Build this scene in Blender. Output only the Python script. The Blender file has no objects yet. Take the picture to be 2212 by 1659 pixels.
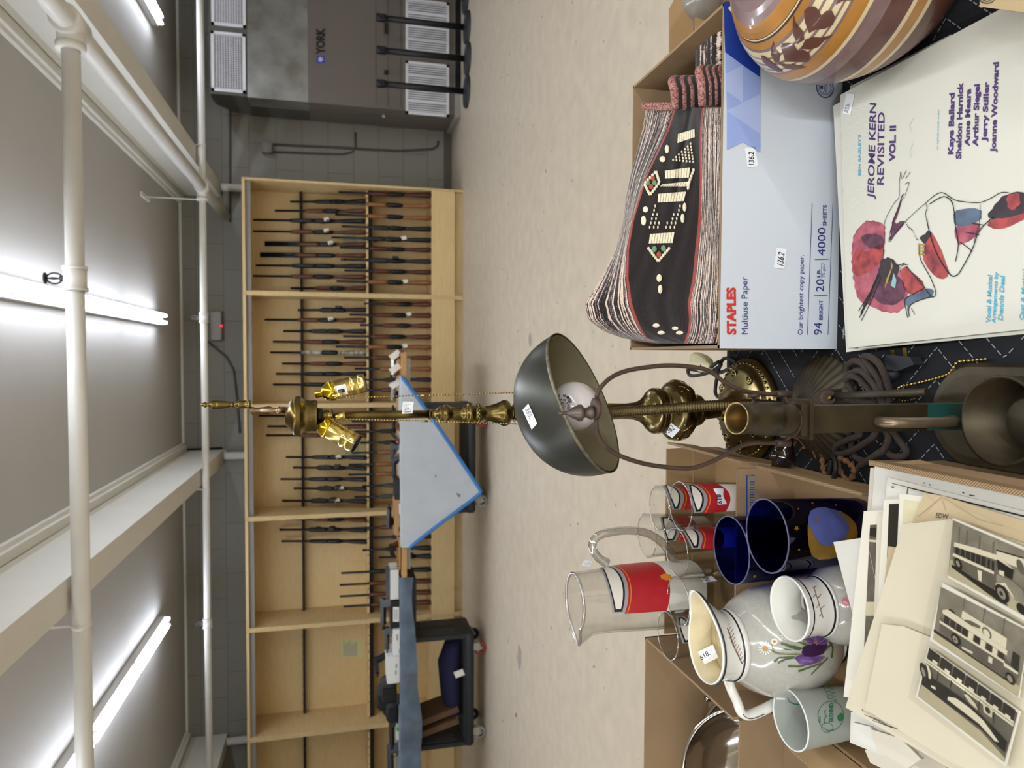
import bpy, math, random
import numpy as np
from mathutils import Vector, Matrix
random.seed(7)
C = bpy.context.scene.collection
V3 = Vector
PI = math.pi
# ---------------------------------------------------------------- camera model (photo is a phone picture held on its side)
CAM_H, FPX = 1.39, 1546.0
_p, _y, _r = 0.2375, -0.03975, 0.00514
FW = V3((math.sin(_y)*math.cos(_p), math.cos(_y)*math.cos(_p), -math.sin(_p)))
_r0 = V3((math.cos(_y), -math.sin(_y), 0)); _d0 = FW.cross(_r0)
RT = _r0*math.cos(_r) + _d0*math.sin(_r)
DN = _d0*math.cos(_r) - _r0*math.sin(_r)
EYE = V3((0, 0, CAM_H))
def ray(x, y):
    return FW + RT*((829.5-y)/FPX) + DN*((x-1106)/FPX)
def at(x, y, X=None, Y=None, Z=None, plane=None):
    """point of the real plane X=, Y= or Z= (or (point, normal)) that the photograph shows at pixel x, y"""
    d = ray(x, y)
    if plane is not None:
        t = (plane[0]-EYE).dot(plane[1])/d.dot(plane[1])
    elif X is not None: t = X/d.x
    elif Y is not None: t = Y/d.y
    else: t = (Z-CAM_H)/d.z
    return EYE + d*t
def msize(px, P):
    return px*(V3(P)-EYE).dot(FW)/FPX
# ---------------------------------------------------------------- materials
def lin(h):
    if isinstance(h, str):
        h = h.lstrip('#'); c = [int(h[i:i+2], 16)/255 for i in (0, 2, 4)]
    else: c = h
    return tuple((v/12.92 if v <= .04045 else ((v+.055)/1.055)**2.4) for v in c)+(1,)
MATS = {}
def mat(name, col, rough=.5, metal=0, var=0, scale=12, bump=0, bscale=60, col2=None, trans=0, ior=1.45, coat=0, emit=0, spec=.5, stretch=None, detail=4, sheen=0, contrast=None, alpha=1, cloudy=None):
    if name in MATS: return MATS[name]
    m = bpy.data.materials.new(name); m.use_nodes = True
    nt = m.node_tree; N = nt.nodes; L = nt.links
    b = N['Principled BSDF']; c = lin(col)
    b.inputs['Base Color'].default_value = c
    b.inputs['Roughness'].default_value = rough; b.inputs['Metallic'].default_value = metal
    b.inputs['IOR'].default_value = ior; b.inputs['Specular IOR Level'].default_value = spec
    if trans: b.inputs['Transmission Weight'].default_value = trans
    if coat: b.inputs['Coat Weight'].default_value = coat; b.inputs['Coat Roughness'].default_value = .08
    if sheen: b.inputs['Sheen Weight'].default_value = sheen
    if alpha < 1: b.inputs['Alpha'].default_value = alpha
    if emit:
        b.inputs['Emission Color'].default_value = c; b.inputs['Emission Strength'].default_value = emit
    tc = N.new('ShaderNodeTexCoord')
    if var or col2:
        mp = N.new('ShaderNodeMapping'); L.new(tc.outputs['Object'], mp.inputs[0])
        if stretch: mp.inputs['Scale'].default_value = stretch
        nz = N.new('ShaderNodeTexNoise'); nz.inputs['Scale'].default_value = scale; nz.inputs['Detail'].default_value = detail
        L.new(mp.outputs[0], nz.inputs['Vector'])
        rp = N.new('ShaderNodeValToRGB')
        lo, hi = contrast or (.3, .7)
        rp.color_ramp.elements[0].position = lo; rp.color_ramp.elements[1].position = hi
        if col2: a, d = c, lin(col2)
        else:
            a = tuple(max(0, v*(1-var)) for v in c[:3])+(1,); d = tuple(min(1, v*(1+var)) for v in c[:3])+(1,)
        rp.color_ramp.elements[0].color = a; rp.color_ramp.elements[1].color = d
        L.new(nz.outputs['Fac'], rp.inputs[0]); L.new(rp.outputs[0], b.inputs['Base Color'])
    if bump:
        n2 = N.new('ShaderNodeTexNoise'); n2.inputs['Scale'].default_value = bscale; n2.inputs['Detail'].default_value = 3
        L.new(tc.outputs['Object'], n2.inputs['Vector'])
        bp = N.new('ShaderNodeBump'); bp.inputs['Strength'].default_value = bump; bp.inputs['Distance'].default_value = .002
        L.new(n2.outputs['Fac'], bp.inputs['Height']); L.new(bp.outputs[0], b.inputs['Normal'])
    MATS[name] = m
    return m
def wave_mat(name, c1, c2, scale, direction='DIAGONAL', rough=.8, dist=0, lo=.35, hi=.65):
    m = bpy.data.materials.new(name); m.use_nodes = True; nt = m.node_tree; N = nt.nodes; L = nt.links
    tc = N.new('ShaderNodeTexCoord'); w = N.new('ShaderNodeTexWave'); w.bands_direction = direction
    w.inputs['Scale'].default_value = scale; w.inputs['Distortion'].default_value = dist; w.inputs['Detail'].default_value = 1
    rp = N.new('ShaderNodeValToRGB'); rp.color_ramp.elements[0].color = lin(c1); rp.color_ramp.elements[1].color = lin(c2)
    rp.color_ramp.elements[0].position = lo; rp.color_ramp.elements[1].position = hi
    L.new(tc.outputs['Object'], w.inputs['Vector']); L.new(w.outputs['Fac'], rp.inputs[0])
    b = N['Principled BSDF']; L.new(rp.outputs[0], b.inputs['Base Color']); b.inputs['Roughness'].default_value = rough
    MATS[name] = m; return m
# ---------------------------------------------------------------- mesh builder
class MB:
    def __init__(s): s.v = []; s.f = []; s.m = []; s.sm = []; s.mats = []; s.uv = {}
    def mi(s, m):
        if m not in s.mats: s.mats.append(m)
        return s.mats.index(m)
    def add(s, vs, fs, m, smooth=False, uvs=None):
        b = len(s.v); s.v += [V3(p) for p in vs]; k = s.mi(m)
        for f in fs:
            s.f.append(tuple(b+i for i in f)); s.m.append(k); s.sm.append(smooth)
        if uvs:
            for i, u in enumerate(uvs): s.uv[b+i] = u
        return s
    def box(s, lo, hi, m):
        (a, b, c), (d, e, f) = lo, hi
        vs = [(a,b,c),(d,b,c),(d,e,c),(a,e,c),(a,b,f),(d,b,f),(d,e,f),(a,e,f)]
        return s.add(vs, [(3,2,1,0),(4,5,6,7),(0,1,5,4),(1,2,6,5),(2,3,7,6),(3,0,4,7)], m)
    def obox(s, c, ax, ay, az, m, smooth=False):
        """box about centre c with half-axes ax, ay, az"""
        c, ax, ay, az = V3(c), V3(ax), V3(ay), V3(az)
        vs = [c+ax*i+ay*j+az*k for k in (-1,1) for (i,j) in ((-1,-1),(1,-1),(1,1),(-1,1))]
        return s.add(vs, [(3,2,1,0),(4,5,6,7),(0,1,5,4),(1,2,6,5),(2,3,7,6),(3,0,4,7)], m, smooth)
    def rbox(s, lo, hi, r, m):
        """box with rounded vertical edges and small top/bottom chamfer"""
        x0,y0,z0 = lo; x1,y1,z1 = hi; rings = []
        for z, ins in ((z0, r*.5), (z0+r*.5, 0), (z1-r*.5, 0), (z1, r*.5)):
            rg = []
            for cx, cy, a0 in ((x1-r,y1-r,0),(x0+r,y1-r,90),(x0+r,y0+r,180),(x1-r,y0+r,270)):
                for a in (0,30,60,90):
                    t = math.radians(a0+a); rg.append((cx+(r-ins)*math.cos(t), cy+(r-ins)*math.sin(t), z))
            rings.append(rg)
        return s.rings(rings, m, True, True, True)
    def rings(s, rings, m, cap0=True, cap1=True, smooth=True, closed=False, wrap=True, uvs=None):
        n = len(rings[0]); vs = [p for r in rings for p in r]; fs = []
        R = len(rings)
        for i in range(R if closed else R-1):
            j = (i+1) % R
            for k in range(n if wrap else n-1):
                l = (k+1) % n
                fs.append((i*n+k, i*n+l, j*n+l, j*n+k))
        uvl = None
        s.add(vs, fs, m, smooth, uvs)
        b = len(s.v)-len(vs)
        if cap0 and not closed: s.f.append(tuple(b+k for k in reversed(range(n)))); s.m.append(s.mi(m)); s.sm.append(False)
        if cap1 and not closed: s.f.append(tuple(b+(R-1)*n+k for k in range(n))); s.m.append(s.mi(m)); s.sm.append(False)
        return s
    def lathe(s, prof, c=(0,0,0), m=None, seg=32, axis=(0,0,1), xref=None, cap0=True, cap1=True, mats=None, flute=None, arc=None):
        """prof: list of (r, h) along axis; flute: (count, depth, h0, h1)"""
        az = V3(axis).normalized(); c = V3(c)
        ax = V3(xref) if xref else (V3((1,0,0)) if abs(az.x) < .9 else V3((0,1,0)))
        ax = (ax - az*ax.dot(az)).normalized(); ay = az.cross(ax)
        rg = []
        for r, h in prof:
            row = []
            for k in range(seg):
                t = 2*PI*k/seg; rr = r
                if flute and flute[2] <= h <= flute[3]: rr = r*(1+flute[1]*math.cos(flute[0]*t))
                row.append(c+az*h+(ax*math.cos(t)+ay*math.sin(t))*max(rr, 1e-5))
            rg.append(row)
        if mats is None: return s.rings(rg, m, cap0, cap1)
        for i in range(len(rg)-1):
            s.rings(rg[i:i+2], mats[i], cap0 and i == 0, cap1 and i == len(rg)-2)
        return s
    def tube(s, pts, r, m, seg=8, caps=True, closed=False, smooth=True):
        pts = [V3(p) for p in pts]; n = len(pts); rs = r if isinstance(r, (list, tuple)) else [r]*n
        rg = []; ref = None
        for i, p in enumerate(pts):
            if closed: t = pts[(i+1) % n]-pts[i-1]
            else: t = pts[min(i+1, n-1)]-pts[max(i-1, 0)]
            t.normalize()
            if ref is None:
                ref = V3((0,0,1)) if abs(t.z) < .9 else V3((1,0,0))
            u = (ref - t*ref.dot(t)).normalized(); ref = u; w = t.cross(u)
            rg.append([p+(u*math.cos(2*PI*k/seg)+w*math.sin(2*PI*k/seg))*rs[i] for k in range(seg)])
        return s.rings(rg, m, caps, caps, smooth, closed)
    def ball(s, c, r, m, seg=12, rows=8, sc=(1,1,1)):
        c = V3(c); rg = []
        for i in range(rows+1):
            a = PI*i/rows
            rg.append([c+V3((r*sc[0]*max(math.sin(a),1e-4)*math.cos(2*PI*k/seg), r*sc[1]*max(math.sin(a),1e-4)*math.sin(2*PI*k/seg), -r*sc[2]*math.cos(a))) for k in range(seg)])
        return s.rings(rg, m, False, False)
    def quad(s, a, b, c, d, m): return s.add([a,b,c,d], [(0,1,2,3)], m)
    def poly(s, pts, m): return s.add(pts, [tuple(range(len(pts)))], m)
    def slab(s, pts, n, t, m, medge=None):
        """polygon pts extruded by -n*t (top face at pts)"""
        k = len(pts); n = V3(n).normalized(); top = [V3(p) for p in pts]; bot = [p-n*t for p in top]
        # orientation: make the top face look along n
        nn = V3((0,0,0))
        for i in range(k): nn += (top[i]-top[0]).cross(top[(i+1) % k]-top[0])
        if nn.dot(n) < 0: top.reverse(); bot.reverse()
        s.add(top, [tuple(range(k))], m); s.add(bot, [tuple(reversed(range(k)))], m)
        s.add(top+bot, [(i, k+i, k+(i+1) % k, (i+1) % k) for i in range(k)], medge or m)
        return s
    def strip(s, pts, w, n, m, lift=.0004):
        """flat ribbon of width w along pts lying on a surface with normal n"""
        pts = [V3(p) for p in pts]; L = []; n = V3(n).normalized()
        for i, p in enumerate(pts):
            t = (pts[min(i+1, len(pts)-1)]-pts[max(i-1, 0)]).normalized(); u = n.cross(t)
            ww = w[i] if isinstance(w, (list, tuple)) else w
            L.append((p+u*ww/2+n*lift, p-u*ww/2+n*lift))
        vs = [q for a in L for q in a]
        return s.add(vs, [(2*i, 2*i+1, 2*i+3, 2*i+2) for i in range(len(L)-1)], m)
    def build(s, name, parent=None, org=None):
        if org is None:
            if parent is not None: org = parent_world(parent)
            else:
                xs = [p.x for p in s.v]; ys = [p.y for p in s.v]; zs = [p.z for p in s.v]
                org = V3(((min(xs)+max(xs))/2, (min(ys)+max(ys))/2, min(zs)))
        org = V3(org)
        me = bpy.data.meshes.new(name)
        me.from_pydata([tuple(p-org) for p in s.v], [], s.f)
        for m in s.mats: me.materials.append(m)
        me.polygons.foreach_set('material_index', s.m); me.polygons.foreach_set('use_smooth', s.sm)
        if s.uv:
            ul = me.uv_layers.new(name='UVMap')
            for lp in me.loops: ul.data[lp.index].uv = s.uv.get(lp.vertex_index, (0,0))
        me.validate(); me.update()
        o = bpy.data.objects.new(name, me); C.objects.link(o)
        if parent is not None: o.parent = parent
        o.location = org - parent_world(parent) if parent is not None else org
        return o
def parent_world(o):
    p = V3((0,0,0))
    while o is not None: p += o.location; o = o.parent
    return p
def tag(o, label=None, cat=None, group=None, kind=None):
    if label: o['label'] = label
    if cat: o['category'] = cat
    if group: o['group'] = group
    if kind: o['kind'] = kind
    return o
def thing(name, loc, label, cat, group=None):
    o = bpy.data.objects.new(name, None); C.objects.link(o); o.location = loc
    o.empty_display_size = .05
    return tag(o, label, cat, group)
def struct(name, mb, label=None):
    o = mb.build(name); o['kind'] = 'structure'
    if label: o['label'] = label
    return o
def dup(root, loc, label=None, group=None):
    r = root.copy(); C.objects.link(r); r.location = loc
    if label: r['label'] = label
    if group: r['group'] = group
    for ch in list(root.children):
        c = ch.copy(); C.objects.link(c); c.parent = r
        for g in ch.children:
            d = g.copy(); C.objects.link(d); d.parent = c
    return r
# ---------------------------------------------------------------- lettering
_TX = {}
def glyphs(s, bold=0., shear=0., space=1.):
    key = (s, bold, shear, space)
    if key in _TX: return _TX[key]
    cu = bpy.data.curves.new('t', 'FONT'); cu.body = s; cu.size = 1; cu.offset = bold; cu.shear = shear; cu.space_character = space
    cu.resolution_u = 3; cu.fill_mode = 'FRONT'
    o = bpy.data.objects.new('t', cu); C.objects.link(o)
    dg = bpy.context.evaluated_depsgraph_get(); me = bpy.data.meshes.new_from_object(o.evaluated_get(dg))
    vs = [(v.co.x, v.co.y) for v in me.vertices]; fs = [tuple(p.vertices) for p in me.polygons]
    bpy.data.objects.remove(o); bpy.data.curves.remove(cu); bpy.data.meshes.remove(me)
    _TX[key] = (vs, fs); return vs, fs
_cap = None
def cap_h():
    global _cap
    if _cap is None: _cap = max(v[1] for v in glyphs('H')[0])
    return _cap
def text3(mb, s, p0, p1, ptop, n, m, bold=0., shear=0., lift=.0005, space=1., fn=None):
    """lettering with its baseline from p0 to p1, capitals reaching ptop (above p0), on a surface with normal n"""
    vs, fs = glyphs(s, bold, shear, space)
    if not vs: return
    x0 = min(v[0] for v in vs); x1 = max(v[0] for v in vs); ch = cap_h()
    p0, p1, ptop, n = V3(p0), V3(p1), V3(ptop), V3(n).normalized()
    out = []
    for a, b in vs:
        p = p0+(p1-p0)*((a-x0)/(x1-x0))+(ptop-p0)*(b/ch)
        out.append(p+n*lift)
    a, b, c = [out[i] for i in fs[0][:3]]
    if (b-a).cross(c-a).dot(n) < 0: fs = [tuple(reversed(f)) for f in fs]
    mb.add(out, fs, m)
def ptext(mb, s, a, b, t, m, bold=0., shear=0., lift=.0005, space=1., **k):
    """the same, given by photo pixels on a real plane"""
    nn = k['plane'][1] if 'plane' in k else (V3((0,-1,0)) if 'Y' in k else V3((0,0,1)))
    text3(mb, s, at(*a, **k), at(*b, **k), at(*t, **k), nn, m, bold, shear, lift, space)
def ppoly(mb, pts, m, lift=.0004, **k):
    nn = (k['plane'][1] if 'plane' in k else (V3((0,-1,0)) if 'Y' in k else V3((0,0,1)))).normalized()
    P = [at(*p, **k)+nn*lift for p in pts]; q = V3((0,0,0))
    for i in range(len(P)): q += (P[i]-P[0]).cross(P[(i+1) % len(P)]-P[0])
    if q.dot(nn) < 0: P.reverse()
    mb.poly(P, m)
def pstrip(mb, pts, wpx, m, lift=.0006, **k):
    nn = k['plane'][1] if 'plane' in k else (V3((0,-1,0)) if 'Y' in k else V3((0,0,1)))
    P = [at(*p, **k) for p in pts]
    w = [msize(x, P[0]) for x in wpx] if isinstance(wpx, (list, tuple)) else msize(wpx, P[0])
    mb.strip(P, w, nn, m, lift)
def interp(xs, ys, x):
    return float(np.interp(x, xs, ys))
def lathe_hit(x, y, c, prof, lift=.0006):
    """where the photo's line of sight at pixel x, y meets an upright turned surface with profile (r, h) about c"""
    d = ray(x, y); d = d/d.y; hs = [h for r, h in prof]; rs = [r for r, h in prof]
    rmax = max(rs)
    t0 = c[1]-rmax*1.6; t1 = c[1]+rmax; N = 500
    best = None
    for i in range(N):
        t = t0+(t1-t0)*i/N; P = EYE+d*t; h = P.z-c[2]
        if h < hs[0] or h > hs[-1]: continue
        q = math.hypot(P.x-c[0], P.y-c[1])-interp(hs, rs, h)-lift
        if best is None or q < best[0]: best = (q, P)
        if q <= 0:
            a, b = t-(t1-t0)/N, t
            for _ in range(12):
                t = (a+b)/2; P = EYE+d*t
                if math.hypot(P.x-c[0], P.y-c[1])-interp(hs, rs, P.z-c[2])-lift <= 0: b = t
                else: a = t
            return EYE+d*b
    return best[1] if best else EYE+d*c[1]
def hpoly(mb, pts, c, prof, m, lift=.0008, sub=6):
    """decoration painted on a turned surface: the photo outline pts is filled as a fan of small triangles"""
    n = len(pts); cx = sum(p[0] for p in pts)/n; cy = sum(p[1] for p in pts)/n
    vs = [lathe_hit(cx, cy, c, prof, lift)]; fs = []
    for k in range(1, sub+1):
        f = k/sub
        for p in pts: vs.append(lathe_hit(cx+(p[0]-cx)*f, cy+(p[1]-cy)*f, c, prof, lift))
    for i in range(n):
        j = (i+1) % n; fs.append((0, 1+i, 1+j))
        for k in range(1, sub):
            a = 1+(k-1)*n; b = 1+k*n
            fs.append((a+i, b+i, b+j, a+j))
    mb.add(vs, fs, m, True)
def hstrip(mb, pts, wpx, c, prof, m, lift=.001, sub=4):
    P = []
    for i in range(len(pts)-1):
        for k in range(sub):
            f = k/sub; P.append((pts[i][0]+(pts[i+1][0]-pts[i][0])*f, pts[i][1]+(pts[i+1][1]-pts[i][1])*f))
    P.append(pts[-1]); vs = []
    for i, p in enumerate(P):
        a, b = P[max(i-1,0)], P[min(i+1,len(P)-1)]; dx, dy = b[0]-a[0], b[1]-a[1]; l = math.hypot(dx,dy) or 1
        w = (wpx if not isinstance(wpx,(tuple,list)) else wpx[0]+(wpx[1]-wpx[0])*i/(len(P)-1))/2
        vs += [lathe_hit(p[0]-dy/l*w, p[1]+dx/l*w, c, prof, lift), lathe_hit(p[0]+dy/l*w, p[1]-dx/l*w, c, prof, lift)]
    mb.add(vs, [(2*i,2*i+1,2*i+3,2*i+2) for i in range(len(P)-1)], m, True)
def smooth_path(pts, n=6):
    """Catmull-Rom through pts"""
    pts = [V3(p) for p in pts]; out = []
    for i in range(len(pts)-1):
        p0 = pts[max(i-1,0)]; p1 = pts[i]; p2 = pts[i+1]; p3 = pts[min(i+2,len(pts)-1)]
        for k in range(n):
            t = k/n
            out.append(.5*((2*p1)+(p2-p0)*t+(2*p0-5*p1+4*p2-p3)*t*t+(3*p1-p0-3*p2+p3)*t**3))
    out.append(pts[-1]); return out
def sticker(mb, quad, s, base, top, m=None, ink=None, bold=.01, **k):
    """white price sticker: quad of photo pixels on a plane, handwritten number with baseline base=(a,b)"""
    ppoly(mb, quad, m or W_STK, .0006, **k)
    ptext(mb, s, base[0], base[1], top, ink or INK, bold=bold, lift=.001, shear=.15, **k)
PW, EXPO = 28, 0.45
# ================================================================= materials
FLOORM = mat('floor_vinyl', '#cdbfa9', .42, var=.07, scale=9, bump=.05, bscale=90, detail=8, spec=.3)
CEILM = mat('ceiling_paint', '#b3b0ab', .85, var=.015, scale=2)
BEAMM = mat('beam_paint', '#dcd9cf', .6, var=.02, scale=5)
PIPEM = mat('pipe_paint', '#d6d3cb', .45, var=.03, scale=8)
WOOD = mat('maple_board', '#cfb482', .55, var=.08, scale=4, stretch=(1.2,1.2,14), detail=6)
WOODH = mat('maple_board_level', '#d9bd88', .5, var=.07, scale=3, stretch=(3,3,40), detail=6)
RAILM = mat('dark_rail_foam', '#2a211b', .8)
GREYSTRIP = mat('grey_strip', '#8e8880', .6)
BLACKM = mat('black_satin', '#17171a', .45)
BLACKP = mat('black_plastic', '#232427', .6, var=.15, scale=30)
DGREYP = mat('dark_grey_plastic', '#3a3c3f', .6, var=.1, scale=20)
WHITEM = mat('white_enamel', '#e8e8ec', .45)
STEELG = mat('gun_steel', '#26282c', .38, metal=.6)
GWOOD = mat('gun_walnut', '#5a2f1a', .4, var=.25, scale=20)
GWOODL = mat('gun_honey_wood', '#85562f', .4, var=.2, scale=20)
GWOODR = mat('gun_red_wood', '#4a1f16', .4, var=.2, scale=20)
CAMO = mat('camo_dip', '#6a6a58', .6, col2='#b3ad9a', scale=30, contrast=(.45,.55))
OLIVE = mat('olive_polymer', '#3c4236', .6)
TAGW = mat('paper_tag', '#e9e6dc', .8)
W_STK = mat('sticker_white', '#eceef2', .5)
INK = mat('pen_ink', '#2a2c33', .6)
INKG = mat('faded_ink', '#8b8f99', .7)
ACB = mat('unit_brown', '#6c645c', .4, var=.03, scale=3, spec=.4)
GALV = mat('galvanised_sheet', '#b9bdbd', .3, metal=.85, col2='#8d8c86', scale=3, contrast=(.35,.7))
ALU = mat('grey_plinth', '#96948e', .6)
GAPSH = mat('gap_shade', '#101012', .9)
TUBE = mat('lit_tube', '#e9f1ff', .3, emit=28)
HOUS = mat('lamp_housing', '#dcdcdc', .5)
REDM = mat('red_wheel', '#9c3a2e', .6)
GREYW = mat('grey_wheel', '#9a968c', .6)
CARD = mat('cardboard', '#a88b67', .85, var=.07, scale=10, spec=.15, bump=.03, bscale=200)
CARDI = mat('cardboard_dull', '#9a8163', .9, var=.06, scale=9, spec=.1, bump=.03, bscale=200)
CARDE = wave_mat('cardboard_edge', '#6b543a', '#ab906c', 240, 'DIAGONAL', .9)
NAVY = mat('navy_fabric', '#1b1c3c', .9, var=.2, scale=30)
BROWNB = mat('brown_case', '#5d4430', .7, var=.15, scale=10)
def brickwall():
    m = mat('grey_block_paint', '#88857c', .55)
    nt = m.node_tree; N = nt.nodes; L = nt.links; b = N['Principled BSDF']
    tc = N.new('ShaderNodeTexCoord'); sp = N.new('ShaderNodeSeparateXYZ'); cb = N.new('ShaderNodeCombineXYZ')
    L.new(tc.outputs['Object'], sp.inputs[0]); L.new(sp.outputs[0], cb.inputs[0]); L.new(sp.outputs[2], cb.inputs[1])
    bk = N.new('ShaderNodeTexBrick'); bk.inputs['Scale'].default_value = 1; bk.inputs['Brick Width'].default_value = .6; bk.inputs['Row Height'].default_value = .3
    bk.inputs['Mortar Size'].default_value = .008; bk.inputs['Mortar Smooth'].default_value = .5
    bk.inputs['Color1'].default_value = lin('#8b887f'); bk.inputs['Color2'].default_value = lin('#858279'); bk.inputs['Mortar'].default_value = lin('#76736b')
    L.new(cb.outputs[0], bk.inputs['Vector']); L.new(bk.outputs['Color'], b.inputs['Base Color'])
    return m
BLOCK = brickwall()
# ================================================================= the room
XL, XR, YF, YB, ZC = -7.0, 6.0, -9.0, 9.0, 3.17
m = MB(); m.box((XL, YF, -.1), (XR, YB, 0), FLOORM)
SCUFF = mat('floor_scuff', '#8f8478', .6); SC2 = mat('floor_speck', '#a4978a', .6); SC3 = mat('red_speck', '#a5453a', .6)
def blot(x, y, rx, ry, mt, n=12):
    P = [at(x+rx*math.cos(2*PI*k/n)*random.uniform(.75,1.1), y+ry*math.sin(2*PI*k/n)*random.uniform(.75,1.1), Z=.0006) for k in range(n)]
    m.poly(P[::-1], mt)
blot(1122, 1420, 5, 30, SC2); blot(1115, 1545, 2, 6, SC3); blot(1283, 1440, 3, 4, SC2); blot(1145, 735, 4, 16, SC2)
for k in range(70):
    blot(random.uniform(1060,1420), random.uniform(0,1659), random.uniform(.8,2.2), random.uniform(1,5), SC2, 7)
struct('floor', m, 'beige mottled vinyl floor')
m = MB(); m.box((XL, YF, ZC), (XR, YB, ZC+.1), CEILM); struct('ceiling', m, 'flat off-white painted ceiling')
m = MB(); m.box((XL, YB, 0), (XR, YB+.12, ZC), BLOCK); struct('wall_back', m, 'grey painted block wall behind the cabinets')
m = MB(); m.box((XL-.12, YF, 0), (XL, YB, ZC), CEILM); struct('wall_left', m)
m = MB(); m.box((XR, YF, 0), (XR+.12, YB, ZC), CEILM); struct('wall_right', m)
m = MB(); m.box((XL, YF-.12, 0), (XR, YF, ZC), CEILM); struct('wall_front', m)
m = MB(); m.box((XL, YB-.012, 0), (XR, YB, .1), mat('baseboard_grey', '#5c544c', .6)); struct('baseboard_back', m)
m = MB(); m.box((XL, YB-.02, ZC-.025), (XR, YB, ZC), BEAMM); struct('trim_1', m)
# beams with columns
for bx in (-4.62, -1.2, 1.92):
    b = MB(); w = .085
    b.box((bx-w, YF, 2.71), (bx+w, YB-.02, ZC-.11), BEAMM)
    b.box((bx-w-.0, YF, ZC-.11), (bx+w+.0, YB-.02, ZC-.06), mat('beam_top_band', '#c2bda9', .6))
    for s in (-1, 1):
        b.box((bx+s*(w+.03)-.03, YF, ZC-.055), (bx+s*(w+.03)+.03, YB-.02, ZC-.03), BEAMM)
        b.box((bx+s*(w+.06)-.03, YF, ZC-.03), (bx+s*(w+.06)+.03, YB-.02, ZC), BEAMM)
    o = struct('ceiling_beam', b, {-4.62:'white beam above the leftmost shelving', -1.2:'wide white ceiling beam near the middle', 1.92:'white beam beside the sprinkler main'}[bx])
    c = MB(); c.lathe([(.045,0),(.045,2.71)], (bx+.02, YB-.09, 0), BEAMM, 16); struct('column', c)
# fluorescent strip fixtures
def fixture(x, y0, y1, label, tubes=True):
    t = thing('strip_light', (x, (y0+y1)/2, ZC), label, 'ceiling light', 'fluorescent strip lights on the ceiling')
    h = MB(); h.box((x-.055, y0, ZC-.07), (x+.055, y1, ZC), HOUS)
    for s in (-1, 1):
        for yy in (y0+.012, (y0+y1)/2-.02, (y0+y1)/2+.02, y1-.012): h.box((x+s*.035-.012, yy-.008, ZC-.115), (x+s*.035+.012, yy+.008, ZC-.07), HOUS)
    h.build('housing', t)
    L = (y1-y0)/2
    for k in range(2):
        for s in (-1, 1):
            u = MB(); a = y0+k*L+.03
            u.tube([(x+s*.035, a, ZC-.1), (x+s*.035, a+L-.06, ZC-.1)], .016, TUBE, 8); u.build('tube', t)
    return t
def fix_end(x, y): return at(x, y, Z=ZC-.1)
e1, m1 = fix_end(360, 690), fix_end(188, 656); L1 = (e1.y-m1.y)
e2, m2 = fix_end(366, 1340), fix_end(203, 1590)
e0 = fix_end(350, 45)
FX = 1.22*2
for k, lab in enumerate(('long lit strip light whose far end nears the back wall, between the two middle beams', 'lit strip light in the same middle row, cut by the frame edge')):
    fixture(e1.x, e1.y-L1*(k+1), e1.y-L1*k-.02, lab)
L2 = e2.y-m2.y
for k, lab in enumerate(('slanting lit strip light left of the wide middle beam, with dark wire hanger', 'lit strip light behind the near sprinkler branch at the lower picture corner')):
    fixture(e2.x, e2.y-L2*(k+1), e2.y-L2*k-.02, lab)
fixture(e0.x, e0.y-L1, e0.y, 'strip light right of the sprinkler main, above the air handler')
def area(name, x, y, sx, sy, power, z=ZC-.12):
    l = bpy.data.lights.new(name, 'AREA'); l.shape = 'RECTANGLE'; l.size = sx; l.size_y = sy; l.energy = power; l.color = (.93,.965,1)
    o = bpy.data.objects.new(name, l); C.objects.link(o); o.location = (x, y, z); return o
for x in (e1.x, e2.x, e0.x):
    for y, f in ((3.0 if x != e1.x else 2.2, .5), (.2, .45), (-2.3, 1.8), (-4.8, 1.9), (-7.3, 1.9)):
        area('ceiling_tube_lamp', x, y, .1, 2.3, PW*f)
# sprinkler pipes
PZ = 2.655
t = thing('sprinkler_pipe', (1.8, 6, PZ), 'white painted sprinkler piping hung below the ceiling beams', 'pipe')
pa, pb = at(152, 60, Z=PZ), at(437, 402, Z=PZ)
px = (pa.x+pb.x)/2; ya, yb = pa.y, pb.y
k = MB(); k.tube([(px, -1.0, PZ), (px, YB-.12, PZ)], .052, PIPEM, 20); k.build('main_pipe', t)
na = at(155, 600, Z=PZ).y
k = MB(); k.tube([(px, ya, PZ), (-5, ya, PZ)], .042, PIPEM, 20); k.build('near_branch_pipe', t)
k = MB(); k.tube([(4.5, yb, PZ), (-6, yb, PZ)], .033, PIPEM, 16); k.build('far_branch_pipe', t)
for (x, y, r, d) in ((px, ya, .07, .042), (px, yb, .065, .033)):
    k = MB(); k.tube([(x, y-.09, PZ), (x, y+.09, PZ)], r, PIPEM, 20)
    k.tube([(x, y, PZ), (x-.11, y, PZ)], d*1.45, PIPEM, 20); k.tube([(x-.09, y, PZ), (x-.125, y, PZ)], d*1.6, PIPEM, 20); k.build('tee_fitting', t)
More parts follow.
